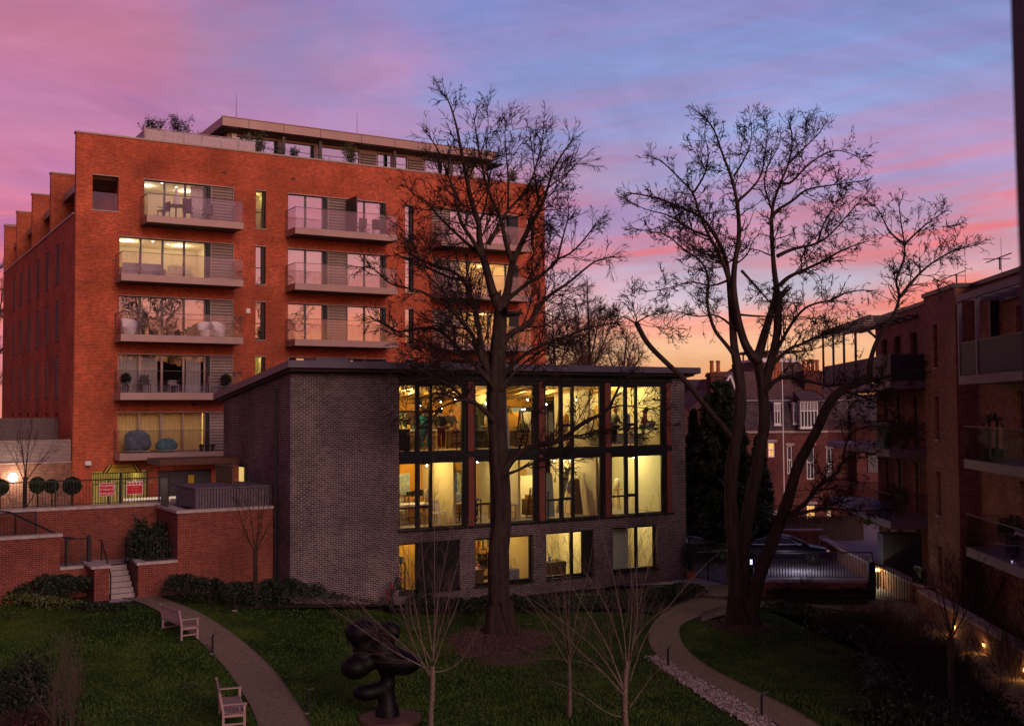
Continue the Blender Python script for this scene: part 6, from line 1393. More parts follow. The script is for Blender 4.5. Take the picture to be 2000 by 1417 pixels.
person(BB.w(BB.at(880,840,4.95)[0],5.0,ZU),ANG-.2,'person in a black apron facing the glass behind the rear table',DKC,DKC,BRH,.15,.3)
person(BB.w(BB.at(1253,840,1.2)[0],1.1,ZU),ANG+.9,'person with big curly black hair standing at the glass of the upper right bay',RDC,WALN,BH,.12,.25,True)
person(BB.w(BB.at(1199,840,1.3)[0],1.3,ZU),ANG+PI/2,'person in a dark green top just right of the third rust column, upper floor',GRC,DKC,mat('red_hair',(.3,.08,.02),.7),.08,.25)
t=thing('shoulder_bag','grey shoulder bag held by the curly-haired person','bag',BB.w(BB.at(1262,840,1.1)[0]+.02,.8,ZU+.95),ANG); MB().box(-.18,.18,-.08,.08,-.2,.2).build('body',GRYF,t); MB().tube([(-.16,0,.2),(-.08,0,.42),(.08,0,.42),(.16,0,.2)],.015,5).build('strap',GRYF,t)
# ================================================================= ROOM WINDOW REVEAL (the photographer's window)
d=ray(1996,700); D=1.05
t=thing('window_jamb','dark out-of-focus window jamb along the right edge, close to the camera','window frame')
P=[]
for px,py in ((1972,-60),(1981,250),(1990,500),(1999,750),(2006,1000),(2013,1250),(2018,1500)):
    r=ray(px,py); k=(D+.03)/r[1]; P.append((r[0]*k,H+r[2]*k))
m=MB(); n=len(P)
for y in (D,D+.03):
    for x,z in P: m.v.append((x,y,z)); m.v.append((x+.25,y,z))
for i in range(n-1):
    a=2*i; m.f+=[(a,a+1,a+3,a+2),(2*n+a,2*n+a+2,2*n+a+3,2*n+a+1),(a,a+2,2*n+a+2,2*n+a)]
m.build('frame',mat('dark_frame_paint',(.02,.008,.012),.6),t)
# ================================================================= BARE TREES
def nrm(v): return v/(np.linalg.norm(v)+1e-9)
def chaik(P,r,it=1):
    for _ in range(it):
        a=P[:-1]*.75+P[1:]*.25; b=P[:-1]*.25+P[1:]*.75; Q=np.empty((2*len(a),3)); Q[0::2]=a; Q[1::2]=b; Q=np.vstack([P[:1],Q[1:-1],P[-1:]])
        ra=r[:-1]*.75+r[1:]*.25; rb_=r[:-1]*.25+r[1:]*.75; q=np.empty(2*len(ra)); q[0::2]=ra; q[1::2]=rb_; r=np.concatenate([r[:1],q[1:-1],r[-1:]]); P=Q
    return P,r
def limb_px(pts,r0,r1,Y0,dz,base,rng,wig=.0):
    """pixel polyline -> 3D limb; depth drifts by dz towards the tip; pts[0] is at depth offset base"""
    n=len(pts); L=np.cumsum([0]+[math.dist(pts[i],pts[i+1]) for i in range(n-1)]); L=L/L[-1]
    P=np.array([tuple(atY(*pts[i],Y0+base+dz*L[i]**1.3)) for i in range(n)])
    if wig: P[1:-1]+=rng.normal(scale=wig,size=(n-2,3))
    r=r0+(r1-r0)*L**.62
    return P,r
def grow(start,d,length,r0,level,st,rng,out):
    """recursive twig; st: dict per level"""
    s=st[level]; n=s['n']; P=[start]; p=start.copy(); d=nrm(d)
    step=length/n
    for i in range(n):
        d=nrm(d+rng.normal(scale=s['wig'],size=3)+np.array((0,0,s['up']*( (i+1)/n))))
        p=p+d*step; P.append(p.copy())
    P=np.array(P); r=r0*(1-np.linspace(0,1,n+1)*s.get('tap',.75)); out[level].append((P,r))
    if level+1<len(st):
        k=rng.poisson(s['kids']*length/s['ref']) if s['ref'] else s['kids']
        k=max(1,k)
        for j in range(k):
            t=rng.uniform(s.get('t0',.15),1); i=min(n-1,int(t*n)); f=t*n-i; q=P[i]*(1-f)+P[i+1]*f; dd=nrm(P[i+1]-P[i])
            perp=nrm(np.cross(dd,rng.normal(size=3))); a=R(rng.uniform(*s['ang'])); nd=dd*math.cos(a)+perp*math.sin(a)
            ln=s['len']*length*(1-.5*t)*rng.uniform(.6,1.25)
            grow(q,nd,ln,max(r0*.55*(1-.5*t),s.get('rmin',.004)),level+1,st,rng,out)
def tree(name,lab,cat,limbs,Y0,st,seed,bark,twig,per_m,len0,rtw,loc,group=None,ksides=10,flat=.5,tipk=5,skip=1,extra_base=None):
    rng=np.random.default_rng(seed); t=thing(name,lab,cat,loc,0,group); L0=np.array(loc)
    out=[[] for _ in st]; trunks=[]; branches=[]
    for k,(pts,r0,r1,dz,base,*opt) in enumerate(limbs):
        P,r=limb_px(pts,r0,r1,Y0,dz,base,rng); P,r=chaik(P,r,2)
        (trunks if r0>.13 else branches).append((P-L0,r))
        o=opt[0] if opt else 1.0
        if o==0: continue
        seg=np.linalg.norm(P[1:]-P[:-1],axis=1); Ltot=seg.sum(); cum=np.concatenate([[0],np.cumsum(seg)])
        n=int(Ltot*per_m*o); t0=opt[1] if len(opt)>1 else .12
        for j in range(n):
            tt=rng.uniform(t0,1)**.85; i=min(len(seg)-1,int(np.searchsorted(cum,tt*Ltot))-1); i=max(i,0)
            q=P[i]; dd=nrm(P[i+1]-P[i]); pr=nrm(np.cross(dd,rng.normal(size=3)*np.array((1,1,1))))
            pr[1]*=flat+.5; a=R(rng.uniform(28,70)); nd=dd*math.cos(a)+pr*math.sin(a)
            ln=len0*(1.15-.82*tt)*rng.uniform(.5,1.3); grow(q,nd,ln,min(r[i]*.45,rtw*rng.uniform(.7,1.2)),0,st,rng,out)
        for j in range(tipk):
            dd=nrm(P[-1]-P[-3]); grow(P[-1]-dd*.25,dd+rng.normal(scale=.5,size=3),len0*.42,r[-1]*.8,1,st,rng,out)
    V,Q=sweep_bark(trunks,26,rng)
    npmesh('trunk',V,Q,bark,t)
    if branches: V,Q=sweep(branches,ksides-2); npmesh('branches',V,Q,bark,t)
    allp=[(P-L0,r) for o in out for (P,r) in o]
    V,Q=sweep(allp,3); npmesh('crown',V,Q,twig,t)
    print(name,len(allp),'twigs',len(V),'verts'); return t
# ---- central tree (fine upswept twigs with drooping tips)
T1=[([(981,1252),(974,1185),(972,1080),(981,1000),(976,930),(972,860),(968,790),(969,740),(972,690)],.40,.30,0,0,0),
([(958,1250),(963,1220),(968,1180)],.22,.3,0,-.15,0),([(1003,1250),(994,1215),(984,1170)],.22,.3,0,-.15,0),
([(972,700),(975,640),(979,599)],.30,.22,0,0,.3),
([(979,602),(964,576),(954,538),(944,502),(936,468),(936,436),(926,411),(913,360),(902,300),(893,250),(880,205),(868,183)],.19,.02,-1.0,0),
([(979,602),(990,576),(1000,512),(1013,487),(1028,454),(1053,411),(1066,380),(1078,335),(1098,300),(1122,268)],.17,.02,1.2,0),
([(960,730),(949,711),(939,673),(936,640),(924,589),(916,568),(903,543),(878,525),(852,520),(827,508),(801,498)],.15,.03,1.6,-.1),
([(903,543),(885,545),(855,532),(830,520),(800,508),(770,495)],.07,.02,1.5,1.2),
([(962,735),(944,712),(924,652),(903,629),(883,606),(852,584),(822,568),(789,561),(761,554),(746,538),(715,512)],.13,.02,-2.4,-.1),
([(960,745),(941,720),(911,698),(878,662),(857,642),(822,639),(776,650),(751,634),(720,617)],.11,.02,1.8,-.2),
([(958,750),(929,711),(893,688),(857,680),(822,667),(784,652),(750,630)],.10,.02,-1.6,-.2),
([(944,502),(916,479),(898,462),(878,444),(852,418),(832,393),(812,383),(790,360)],.085,.015,1.6,-.4),
([(936,492),(924,469),(903,441),(893,411),(886,368),(870,330),(855,290),(835,262)],.095,.015,-1.8,-.5),
([(954,477),(980,429),(992,411),(1012,390),(1036,360),(1048,320),(1060,278),(1062,240)],.085,.015,.8,-.4),
([(1000,510),(987,474),(980,431),(964,398),(949,360),(938,310),(930,262),(925,222)],.11,.015,-1.2,0),
([(992,411),(993,360),(990,310),(985,262),(990,228)],.05,.012,.5,.1),
([(1053,411),(1046,350),(1040,300),(1035,265)],.05,.012,1,.6),
([(985,589),(1018,563),(1038,548),(1063,535),(1089,505),(1114,496),(1140,470),(1165,435)],.10,.018,-1.6,0),
([(980,690),(983,664),(1006,645),(1032,635),(1052,600),(1069,578),(1110,553),(1143,524),(1165,508),(1200,500)],.14,.02,1.2,-.1),
([(975,745),(987,725),(1028,688),(1073,668),(1110,655),(1134,645),(1171,635),(1215,628)],.11,.015,-2,-.1),
([(980,755),(1018,712),(1050,690),(1100,660),(1140,655)],.07,.015,1.6,-.2),
([(965,822),(946,800),(926,785),(904,776),(878,751),(853,740),(826,722),(800,712)],.115,.02,-1.8,-.3),
([(926,786),(909,780),(889,783),(870,791),(851,802),(830,806),(811,802),(780,806)],.06,.012,-1.2,-1),
([(966,760),(955,744),(935,725),(902,719),(870,728),(845,736),(815,742),(782,749)],.05,.012,-1.8,-.4),
([(978,762),(994,754),(1014,749),(1048,752),(1080,745)],.05,.012,-1,-.3),
([(976,945),(987,910),(1014,884),(1048,868),(1097,861),(1131,829),(1172,810),(1190,797),(1200,775),(1211,750),(1230,730)],.17,.03,-2.5,-.1,.8),
([(1070,868),(1125,852),(1175,839),(1243,836),(1290,828)],.06,.012,-1,-1.3),
([(992,925),(1014,917),(1040,905),(1082,891),(1110,880)],.06,.015,-.8,-.6),
([(1190,797),(1215,790),(1245,795),(1280,800)],.04,.01,-.5,-2.3),
([(936,436),(950,400),(955,350),(948,300),(955,240),(950,212)],.05,.01,1,.2),
([(1028,454),(1040,410),(1065,370),(1100,345),(1135,310)],.06,.012,-1,.5),
([(1089,505),(1100,460),(1112,420),(1108,380)],.05,.012,.5,-1),
([(903,629),(880,600),(860,560),(835,540),(815,490),(790,450),(760,430)],.06,.012,1.5,-.6)]
ST1=[dict(n=8,wig=.09,up=.13,kids=8,ref=1.6,ang=(20,48),len=.50,rmin=.014),dict(n=6,wig=.12,up=.05,kids=5,ref=.9,ang=(18,42),len=.62,rmin=.010),dict(n=5,wig=.10,up=-.14,kids=2.4,ref=.5,ang=(16,38),len=.75,rmin=.0095),dict(n=3,wig=.12,up=-.25,kids=0,ref=0,ang=(20,40),len=.5)]
c=atY(981,1252,39.9)
tree('bare_tree','tall single-trunked bare tree with fine drooping twigs in front of the glazed studio','tree',T1,39.9,ST1,11,BARK,TWIG,4.8,2.0,.030,(c.x,39.9,0))
# ---- right tree, multi-stemmed, crooked
T2=[([(1447,1222),(1440,1180),(1434,1095),(1430,1015),(1426,956),(1434,877),(1444,818),(1448,759),(1440,710)],.31,.19,0,0,0),
([(1424,1228),(1430,1205),(1436,1160)],.18,.26,0,-.1,0),([(1478,1226),(1468,1196),(1458,1160)],.2,.26,0,-.1,0),
([(1460,1220),(1452,1150),(1450,1085),(1458,1015),(1470,956),(1486,877),(1494,818),(1490,759),(1480,705)],.29,.18,.4,.1,0),
([(1468,1222),(1470,1170),(1486,1114),(1513,1047),(1529,1004),(1545,956),(1557,909),(1577,873),(1600,830),(1613,795),(1640,762),(1674,747),(1700,735)],.27,.14,-1.8,0,0),
([(1440,712),(1434,680),(1429,617),(1423,539),(1417,500),(1394,454),(1371,423),(1336,407),(1278,384),(1223,376)],.17,.02,1.8,0,.9,.35),
([(1429,563),(1413,512),(1386,462),(1367,423),(1355,376),(1332,353),(1293,314),(1270,306)],.10,.018,-1.8,0),
([(1482,706),(1463,690),(1446,648),(1433,578),(1433,524),(1445,462),(1441,400),(1429,345),(1410,299),(1394,248),(1367,221)],.19,.02,-.6,0,.9,.35),
([(1478,705),(1503,617),(1518,570),(1511,524),(1507,462),(1507,407),(1522,361),(1542,318),(1549,268),(1540,235)],.18,.02,1.2,.3,.9,.35),
([(1492,760),(1503,714),(1518,656),(1520,600),(1522,572)],.17,.13,0,.4,.3),
([(1442,715),(1433,691),(1412,665),(1394,644),(1379,590),(1386,547),(1371,508),(1336,489),(1305,458),(1270,452),(1239,446)],.10,.015,-2,0,.8,.3),
([(1522,558),(1540,540),(1569,528),(1611,508),(1650,485),(1697,470)],.10,.015,-2.2,.4),
([(1518,500),(1549,485),(1596,477),(1627,454),(1666,407),(1697,372)],.08,.014,2,.6),
([(1508,420),(1522,407),(1549,392),(1573,369),(1627,361),(1685,353)],.075,.014,-1.5,.9),
([(1525,355),(1542,362),(1580,318),(1627,291),(1666,300),(1690,318)],.06,.012,1,1),
([(1510,690),(1518,683),(1540,640),(1569,601),(1600,590),(1627,586),(1658,567),(1705,567)],.09,.014,-2,.3),
([(1505,715),(1540,680),(1569,671),(1608,652),(1640,648),(1680,628)],.10,.014,2,.4),
([(1434,613),(1472,617),(1510,618),(1549,617),(1588,621),(1620,628)],.05,.012,-1.8,-.1),
([(1448,528),(1480,563),(1507,594)],.06,.03,.3,-.3),
([(1442,392),(1465,372),(1487,345),(1495,299),(1500,250),(1492,226)],.06,.012,1.5,-.3),
([(1433,345),(1455,310),(1470,270),(1465,232)],.045,.01,-1,-.3),
([(1386,462),(1350,450),(1310,420),(1262,410),(1232,395)],.06,.012,1.4,-.6),
([(1355,376),(1378,340),(1385,300),(1375,262),(1380,235)],.045,.01,-1.2,-1.2),
([(1507,407),(1490,360),(1500,320),(1520,290),(1525,262)],.045,.01,-1.5,.6),
([(1542,318),(1570,290),(1600,262),(1612,240)],.045,.01,.8,1),
([(1596,477),(1610,430),(1640,390),(1655,350)],.045,.01,1,1.5),
([(1420,548),(1390,560),(1350,548),(1310,562),(1260,570)],.05,.01,-1.6,0),
([(1434,640),(1400,612),(1360,620),(1320,605),(1290,612)],.05,.01,1.8,0),
([(1430,855),(1405,823),(1379,794),(1336,739),(1300,707),(1265,672),(1250,645),(1243,630)],.12,.09,-2,0,0),
([(1243,632),(1220,618),(1195,616)],.04,.01,-.2,-2,1.5,0),([(1243,630),(1262,618),(1285,612)],.035,.01,.4,-2,1.5,0),([(1244,632),(1240,600),(1228,580)],.012,.004,0,-2,0),
([(1545,1004),(1577,980),(1600,944),(1636,925),(1646,897),(1680,880),(1705,888)],.11,.02,-1.4,-1),
([(1540,1008),(1600,992),(1650,995),(1695,998),(1740,992)],.08,.015,-1.8,-1),
([(1604,828),(1630,776),(1674,752),(1704,741),(1748,732),(1800,722)],.10,.02,-1.5,-1.4),
([(1494,765),(1520,735),(1560,738),(1620,755),(1670,745),(1720,740)],.10,.03,-1.2,.3),
([(1698,738),(1700,700),(1714,660),(1745,618),(1759,578),(1747,547),(1767,508),(1767,477),(1759,431),(1755,392)],.11,.014,-.8,-1.8,1,.35),
([(1759,578),(1790,539),(1821,512),(1860,489),(1912,477)],.065,.012,.6,-2.3),
([(1767,477),(1798,446),(1829,423),(1852,410)],.045,.012,-.6,-2.4),
([(1767,477),(1736,454),(1716,407),(1700,395)],.045,.012,.6,-2.4),
([(1712,660),(1690,640),(1650,655),(1605,648)],.05,.012,.4,-2.2),
([(1640,762),(1690,775),(1740,800),(1770,840)],.06,.012,-1.2,-1.5),([(1646,897),(1655,850),(1690,830),(1740,835),(1780,850)],.05,.012,-1,-2)]
ST2=[dict(n=8,wig=.20,up=.10,kids=7,ref=1.5,ang=(28,60),len=.48,rmin=.016),dict(n=5,wig=.22,up=.07,kids=5,ref=.8,ang=(26,55),len=.60,rmin=.011),dict(n=4,wig=.26,up=.04,kids=2.8,ref=.45,ang=(28,60),len=.70,rmin=.010,tap=.5),dict(n=2,wig=.3,up=.0,kids=0,ref=0,ang=(20,40),len=.5,tap=.4)]
c=atY(1450,1222,41.3)
tree('bare_tree','large bare tree with forked crooked stems and zigzag twigs, right of the studio','tree',T2,41.3,ST2,23,BARK,TWIG,6.2,1.6,.034,(c.x,41.3,0))
# ---- smaller trees generated from a few stems
def young(name,lab,px,py,stems,st,seed,bark,twig,per_m,len0,rtw,r,Y=None,group=None,trunk=None,dzr=.8,ks=8,cat='tree',tipk=2):
    g_=gnd(px,py); Y0=Y or g_.y; base=atY(px,py,Y0); rng=np.random.default_rng(seed)
    L=[]
    if trunk: L.append((trunk,r,r*.75,0,0,0))
    for s in stems:
        L.append((s,r*rng.uniform(.20,.32),r*.05,rng.uniform(-dzr,dzr),0))
    # force the first into the trunk list
    L[0]=(L[0][0],max(L[0][1],.131) if trunk is None else L[0][1],*L[0][2:])
    rr=L[0][1]
    t=thing(name,lab,cat,(g_.x,Y0,gz(g_.x,Y0)),0,group); L0=np.array((g_.x,Y0,gz(g_.x,Y0))); out=[[] for _ in st]; tr=[];br=[]
    for k,(pts,r0,r1,dz,bs,*o) in enumerate(L):
        P,q=limb_px(pts,r0,r1,Y0,dz,bs,rng,.02); P,q=chaik(P,q,2)
        if k==0:
            P=np.vstack([[L0[0],L0[1],L0[2]-.05],P[1:]])
        (tr if (k==0) else br).append((P-L0,q))
        if o and o[0]==0: continue
        seg=np.linalg.norm(P[1:]-P[:-1],axis=1); cum=np.concatenate([[0],np.cumsum(seg)])
        for j in range(int(cum[-1]*per_m)):
            tt=rng.uniform(.12,1); i=min(len(seg)-1,max(0,int(np.searchsorted(cum,tt*cum[-1]))-1)); dd=nrm(P[i+1]-P[i]); pr=nrm(np.cross(dd,rng.normal(size=3))); a=R(rng.uniform(18,42)); grow(P[i],dd*math.cos(a)+pr*math.sin(a),len0*(1.2-.7*tt)*rng.uniform(.5,1.3),min(q[i]*.5,rtw),0,st,rng,out)
        for j in range(tipk): grow(P[-1],nrm(P[-1]-P[-3])+rng.normal(scale=.2,size=3),len0*.6,q[-1],0,st,rng,out)
    V,Q=sweep_bark(tr,ks+4,rng,.03); npmesh('trunk',V,Q,bark,t)
    if br: V,Q=sweep(br,ks-2); npmesh('branches',V,Q,bark,t)
    V,Q=sweep([(P-L0,q) for o in out for P,q in o],3); npmesh('crown',V,Q,twig,t); print(name,px,len(V)); return t
STY=[dict(n=6,wig=.05,up=.09,kids=3.2,ref=1.0,ang=(14,34),len=.5,rmin=.0035),dict(n=4,wig=.07,up=.08,kids=1.5,ref=.5,ang=(14,32),len=.55,rmin=.003),dict(n=3,wig=.08,up=.05,kids=0,ref=0,ang=(20,40),len=.5)]
young('young_tree','pale-stemmed young bare tree right of the bronze sculpture, fanning over the studio windows',842,1430,
 [[(846,1290),(851,1180),(848,1080),(851,1000),(847,940)],[(843,1330),(822,1250),(806,1160),(790,1080),(783,990)],[(840,1322),(808,1255),(782,1180),(758,1100),(745,1030)],[(844,1270),(832,1190),(828,1100),(818,1010),(815,950)],
  [(846,1280),(866,1210),(885,1130),(905,1050),(918,1010)],[(847,1300),(868,1240),(890,1190),(915,1110),(935,1060)],[(846,1312),(872,1312),(898,1292),(925,1250)],[(838,1310),(790,1262),(735,1215),(680,1160),(640,1120)],[(848,1250),(856,1160),(872,1070),(885,990)],[(836,1306),(780,1278),(720,1240),(655,1192),(605,1158)],[(842,1290),(812,1235),(800,1200),(795,1100),(800,1030)]],
 STY,5,PBARK,PTWIG,3.6,1.2,.007,.075,trunk=[(842,1440),(841,1400),(844,1350),(845,1300)],dzr=1.4)
young('young_tree','pale multi-stemmed young bare tree fanning over the right half of the studio windows',1225,1440,
 [[(1222,1330),(1232,1230),(1236,1140),(1225,1060),(1222,1000)],[(1222,1340),(1240,1240),(1250,1160),(1275,1080),(1290,1010)],[(1220,1350),(1190,1260),(1150,1190),(1100,1120),(1055,1060)],[(1220,1350),(1170,1270),(1110,1220),(1050,1175),(1000,1150)],[(1224,1320),(1218,1220),(1200,1130),(1180,1060),(1170,1010)],
  [(1230,1330),(1262,1240),(1300,1190),(1350,1130),(1385,1095)],[(1224,1390),(1195,1330),(1150,1295),(1070,1280),(1015,1290)],[(1228,1300),(1250,1200),(1240,1100),(1255,1030)],[(1222,1300),(1195,1210),(1165,1150),(1130,1100)],[(1230,1380),(1252,1350),(1275,1322),(1290,1305)],[(1221,1360),(1180,1310),(1130,1270),(1080,1215),(1030,1170)],[(1226,1290),(1242,1235),(1290,1190),(1330,1180),(1360,1178)],[(1222,1400),(1190,1395),(1130,1350),(1080,1330)]],
 STY,6,PBARK,PTWIG,3.4,1.3,.007,.078,trunk=[(1225,1450),(1223,1400),(1222,1350),(1224,1290)],dzr=1.5)
young('young_tree','darker young bare tree standing behind and left of the pale multi-stemmed one',1112,1400,
 [[(1112,1270),(1110,1180),(1115,1100),(1108,1020),(1110,950)],[(1112,1290),(1095,1200),(1080,1120),(1066,1060)],[(1112,1280),(1130,1190),(1150,1110),(1160,1040)],[(1112,1300),(1075,1240),(1040,1180),(1010,1140)],[(1112,1290),(1140,1230),(1170,1150),(1185,1090)],[(1112,1260),(1100,1150),(1090,1060),(1098,1000)]],
 STY,8,PBARK,TWIG,3.2,1.2,.008,.062,trunk=[(1113,1405),(1112,1350),(1112,1290)],dzr=1.3)
STS=[dict(n=6,wig=.05,up=.12,kids=3.0,ref=.9,ang=(16,36),len=.5,rmin=.005),dict(n=4,wig=.07,up=.08,kids=1,ref=.5,ang=(14,32),len=.5,rmin=.0045),dict(n=3,wig=.08,up=.05,kids=0,ref=0,ang=(20,40),len=.5)]
young('young_tree','slim young bare tree standing before the tall brick block left of the studio',501,1187,
 [[(499,1075),(490,1030),(486,980),(480,930),(478,890)],[(500,1072),(505,1020),(504,960),(500,900),(496,870)],[(498,1078),(480,1045),(470,1010),(462,975)],[(501,1075),(515,1045),(530,1015),(545,985)],[(500,1060),(515,1000),(520,940),(528,900)]],
 STS,9,BARK,TWIG,3.2,1.3,.012,.10,trunk=[(501,1187),(500,1130),(499,1072)])
young('young_tree','slim young bare tree at the far left before the slatted screens and globe lamp',50,1140,
 [[(50,935),(47,890),(38,850),(30,820)],[(50,930),(56,880),(60,840),(64,812)],[(50,1050),(75,1010),(95,985)],[(50,1040),(30,1000),(15,960)],[(50,945),(30,900),(12,870)],[(50,940),(75,905),(95,880),(110,850)],[(51,990),(70,960),(85,930)]],
 STS,10,BARK,TWIG,3.4,1.3,.012,.10,trunk=[(50,1145),(51,1050),(50,980),(50,930)])
young('young_tree','slim young bare tree with upswept branches beside the right-hand path',1862,1400,
 [[(1858,1245),(1840,1200),(1825,1150),(1815,1100)],[(1858,1240),(1862,1190),(1860,1130),(1850,1070)],[(1858,1245),(1885,1200),(1905,1150),(1912,1090)],[(1857,1235),(1840,1170),(1838,1110),(1830,1060)],[(1859,1235),(1875,1180),(1880,1120),(1890,1060)],[(1857,1250),(1830,1225),(1820,1190)]],
 STS,12,BARK,TWIG,3.4,1.1,.010,.10,trunk=[(1862,1405),(1860,1330),(1858,1245)])
# ---- far birches
STB=[dict(n=6,wig=.10,up=.10,kids=9,ref=1.6,ang=(20,50),len=.55,rmin=.014),dict(n=4,wig=.14,up=-.05,kids=4.5,ref=.9,ang=(20,50),len=.6,rmin=.011),dict(n=3,wig=.2,up=-.3,kids=0,ref=0,ang=(20,40),len=.5)]
def far(lab,px,pyb,stems,Y,seed,per=4.6,ln=2.7,st=STB,nm='bare_tree',tw=FTWIG):
    rng=np.random.default_rng(seed); b=atY(px,pyb,Y); t=thing(nm,lab,'tree',(b.x,Y,0),0,'far bare trees behind the buildings'); L0=np.array((b.x,Y,0)); out=[[],[],[]]; tr=[];br=[]
    for k,s in enumerate(stems):
        P,q=limb_px(s,.22 if k==0 else .11,.03,Y,rng.uniform(-2,2) if k else 0,0,rng); P,q=chaik(P,q,2)
        if k==0: P=np.vstack([[b.x,Y,0],P]); q=np.concatenate([[.3],q])
        (tr if k==0 else br).append((P-L0,q)); seg=np.linalg.norm(P[1:]-P[:-1],axis=1); cum=np.concatenate([[0],np.cumsum(seg)]); i0=1 if k==0 else 0
        for j in range(int((cum[-1]-cum[i0])*per)):
            tt=rng.uniform(cum[i0],cum[-1]); i=min(len(seg)-1,max(i0,int(np.searchsorted(cum,tt))-1)); dd=nrm(P[i+1]-P[i]); pr=nrm(np.cross(dd,rng.normal(size=3))); a=R(rng.uniform(25,60)); grow(P[i],dd*math.cos(a)+pr*math.sin(a),ln*rng.uniform(.5,1.2)*(1.2-.6*(tt-cum[i0])/(cum[-1]-cum[i0])),.035,0,st,rng,out)
    V,Q=sweep(tr,8); npmesh('trunk',V,Q,BARK,t); V,Q=sweep(br,6); npmesh('branches',V,Q,tw,t)
    V,Q=sweep([(P-L0,q) for o in out for P,q in o],3); npmesh('crown',V,Q,tw,t); print('far',len(V))
far('tallest far bare birch tree above the studio roof, right of the red block',1150,800,[[(1150,760),(1152,680),(1148,600),(1146,540)],[(1150,740),(1175,680),(1195,630),(1205,590)],[(1150,750),(1120,690),(1105,640),(1100,600)],[(1150,720),(1165,650),(1175,590)],[(1150,730),(1130,660),(1128,600)]],95,31)
far('far bare birch tree to the right of the highest one above the studio roof end',1215,800,[[(1215,770),(1218,720),(1222,680),(1225,645)],[(1215,760),(1238,715),(1255,690)],[(1215,760),(1195,710),(1180,670)],[(1215,750),(1228,700),(1240,665)]],97,32)
far('far bare tree close against the red block edge above the studio roof',1085,800,[[(1085,770),(1083,700),(1080,640),(1078,600)],[(1085,750),(1100,700),(1110,650)],[(1085,750),(1072,690),(1066,640)]],93,33)
far('distant bare tree at the far left edge behind the red block',-14,780,[[(-14,760),(-12,650),(-8,560),(-6,500)],[(-14,700),(0,620),(4,560)],[(-12,640),(4,590),(8,540)]],98,34,3,2.2)
# ================================================================= CONIFER
def conifer(lab,px,pyb,pyt,Y,wpx,seed,n=46000,group=None):
    rng=np.random.default_rng(seed); b=atY(px,pyb,Y); top=atY(px,pyt,Y).z; s=Y/2172; Wd=wpx*s; t=thing('conifer_tree',lab,'tree',(b.x,Y,0),0,group)
    MB().tube([(0,0,0),(0.1,0,top*.5),(0,0,top*.96)],[.3,.18,.03],10).build('trunk',BARK,t)
    Ps=[]; br=[]
    nb=300
    for i in range(nb):
        h=rng.uniform(.12,.985)*top; rel=1-h/top; a=rng.uniform(0,2*PI); L=Wd*(.10+.95*rel**.75)*rng.uniform(.55,1.15); m=int(n/nb*(L/Wd)*1.6)+10
        d=np.array((math.cos(a),math.sin(a),0)); u=rng.uniform(.12,1,m); droop=-.30*u**1.6*L+.18*L*u
        P=np.array((0,0,h))+d[None,:]*(u*L)[:,None]; P[:,2]+=droop; wd=(.25+.35*(1-u))*L*.45; side=np.array((-d[1],d[0],0)); P+=side[None,:]*(rng.normal(size=m)*wd*.5)[:,None]; P[:,2]+=rng.normal(size=m)*.10
        Ps.append(P); q=np.linspace(0,.95,5); B=np.array((0,0,h))+d[None,:]*(q*L)[:,None]; B[:,2]+=-.30*q**1.6*L+.18*L*q; br.append((B,np.linspace(.05,.012,5)))
    P=np.concatenate(Ps); V,Q=leaves(P,.14,rng,.28,-.2); npmesh('crown',V,Q,LEAFC,t,smooth=False); V,Q=sweep(br,4); npmesh('branches',V,Q,BARK,t); return t
conifer('big dark conifer behind the forked tree, in front of the old brick house',1410,1010,742,60,112,41,90000)
conifer('lower dark evergreen left of the big conifer beside the studio corner',1356,1010,800,62,36,42,22000)
conifer('dark evergreen right of the big conifer under the house windows',1484,1010,850,61,40,43,22000)
# ================================================================= HEDGES AND SHRUBS
def bush(name,lab,cat,c,rx,ry,h,n,size,mt,seed,group=None,stems=True,flat=False,kind=None,bm=None):
    rng=np.random.default_rng(seed); t=thing(name,lab,cat,(c[0],c[1],gz(c[0],c[1]) if len(c)<3 else c[2]),0,group)
    d=rng.normal(size=(n,3)); d/=np.linalg.norm(d,axis=1)[:,None]; d[:,2]=np.abs(d[:,2]); lump=1+.22*np.sin(d[:,0]*5+seed)+.18*np.sin(d[:,1]*7+d[:,2]*6+seed*2)+.1*np.sin(d[:,0]*13+d[:,2]*11)
    rr=rng.uniform(.45,1.05,(n,1))**.6*lump[:,None]; P=d*rr*np.array((rx,ry,h)); P[:,2]=np.maximum(P[:,2],.02)
    V,Q=leaves(P,size,rng,.5,.3); npmesh('foliage',V,Q,mt,t,smooth=False)
    br=[]
    for i in range(14):
        a=rng.uniform(0,2*PI); e=np.array((math.cos(a)*rx*.7,math.sin(a)*ry*.7,h*rng.uniform(.6,.95))); br.append((np.array([(0,0,0),e*.5+np.array((0,0,.1*h)),e]),np.array((.02,.012,.006))))
    V,Q=sweep(br,4); npmesh('stems',V,Q,bm or BARK,t); return t
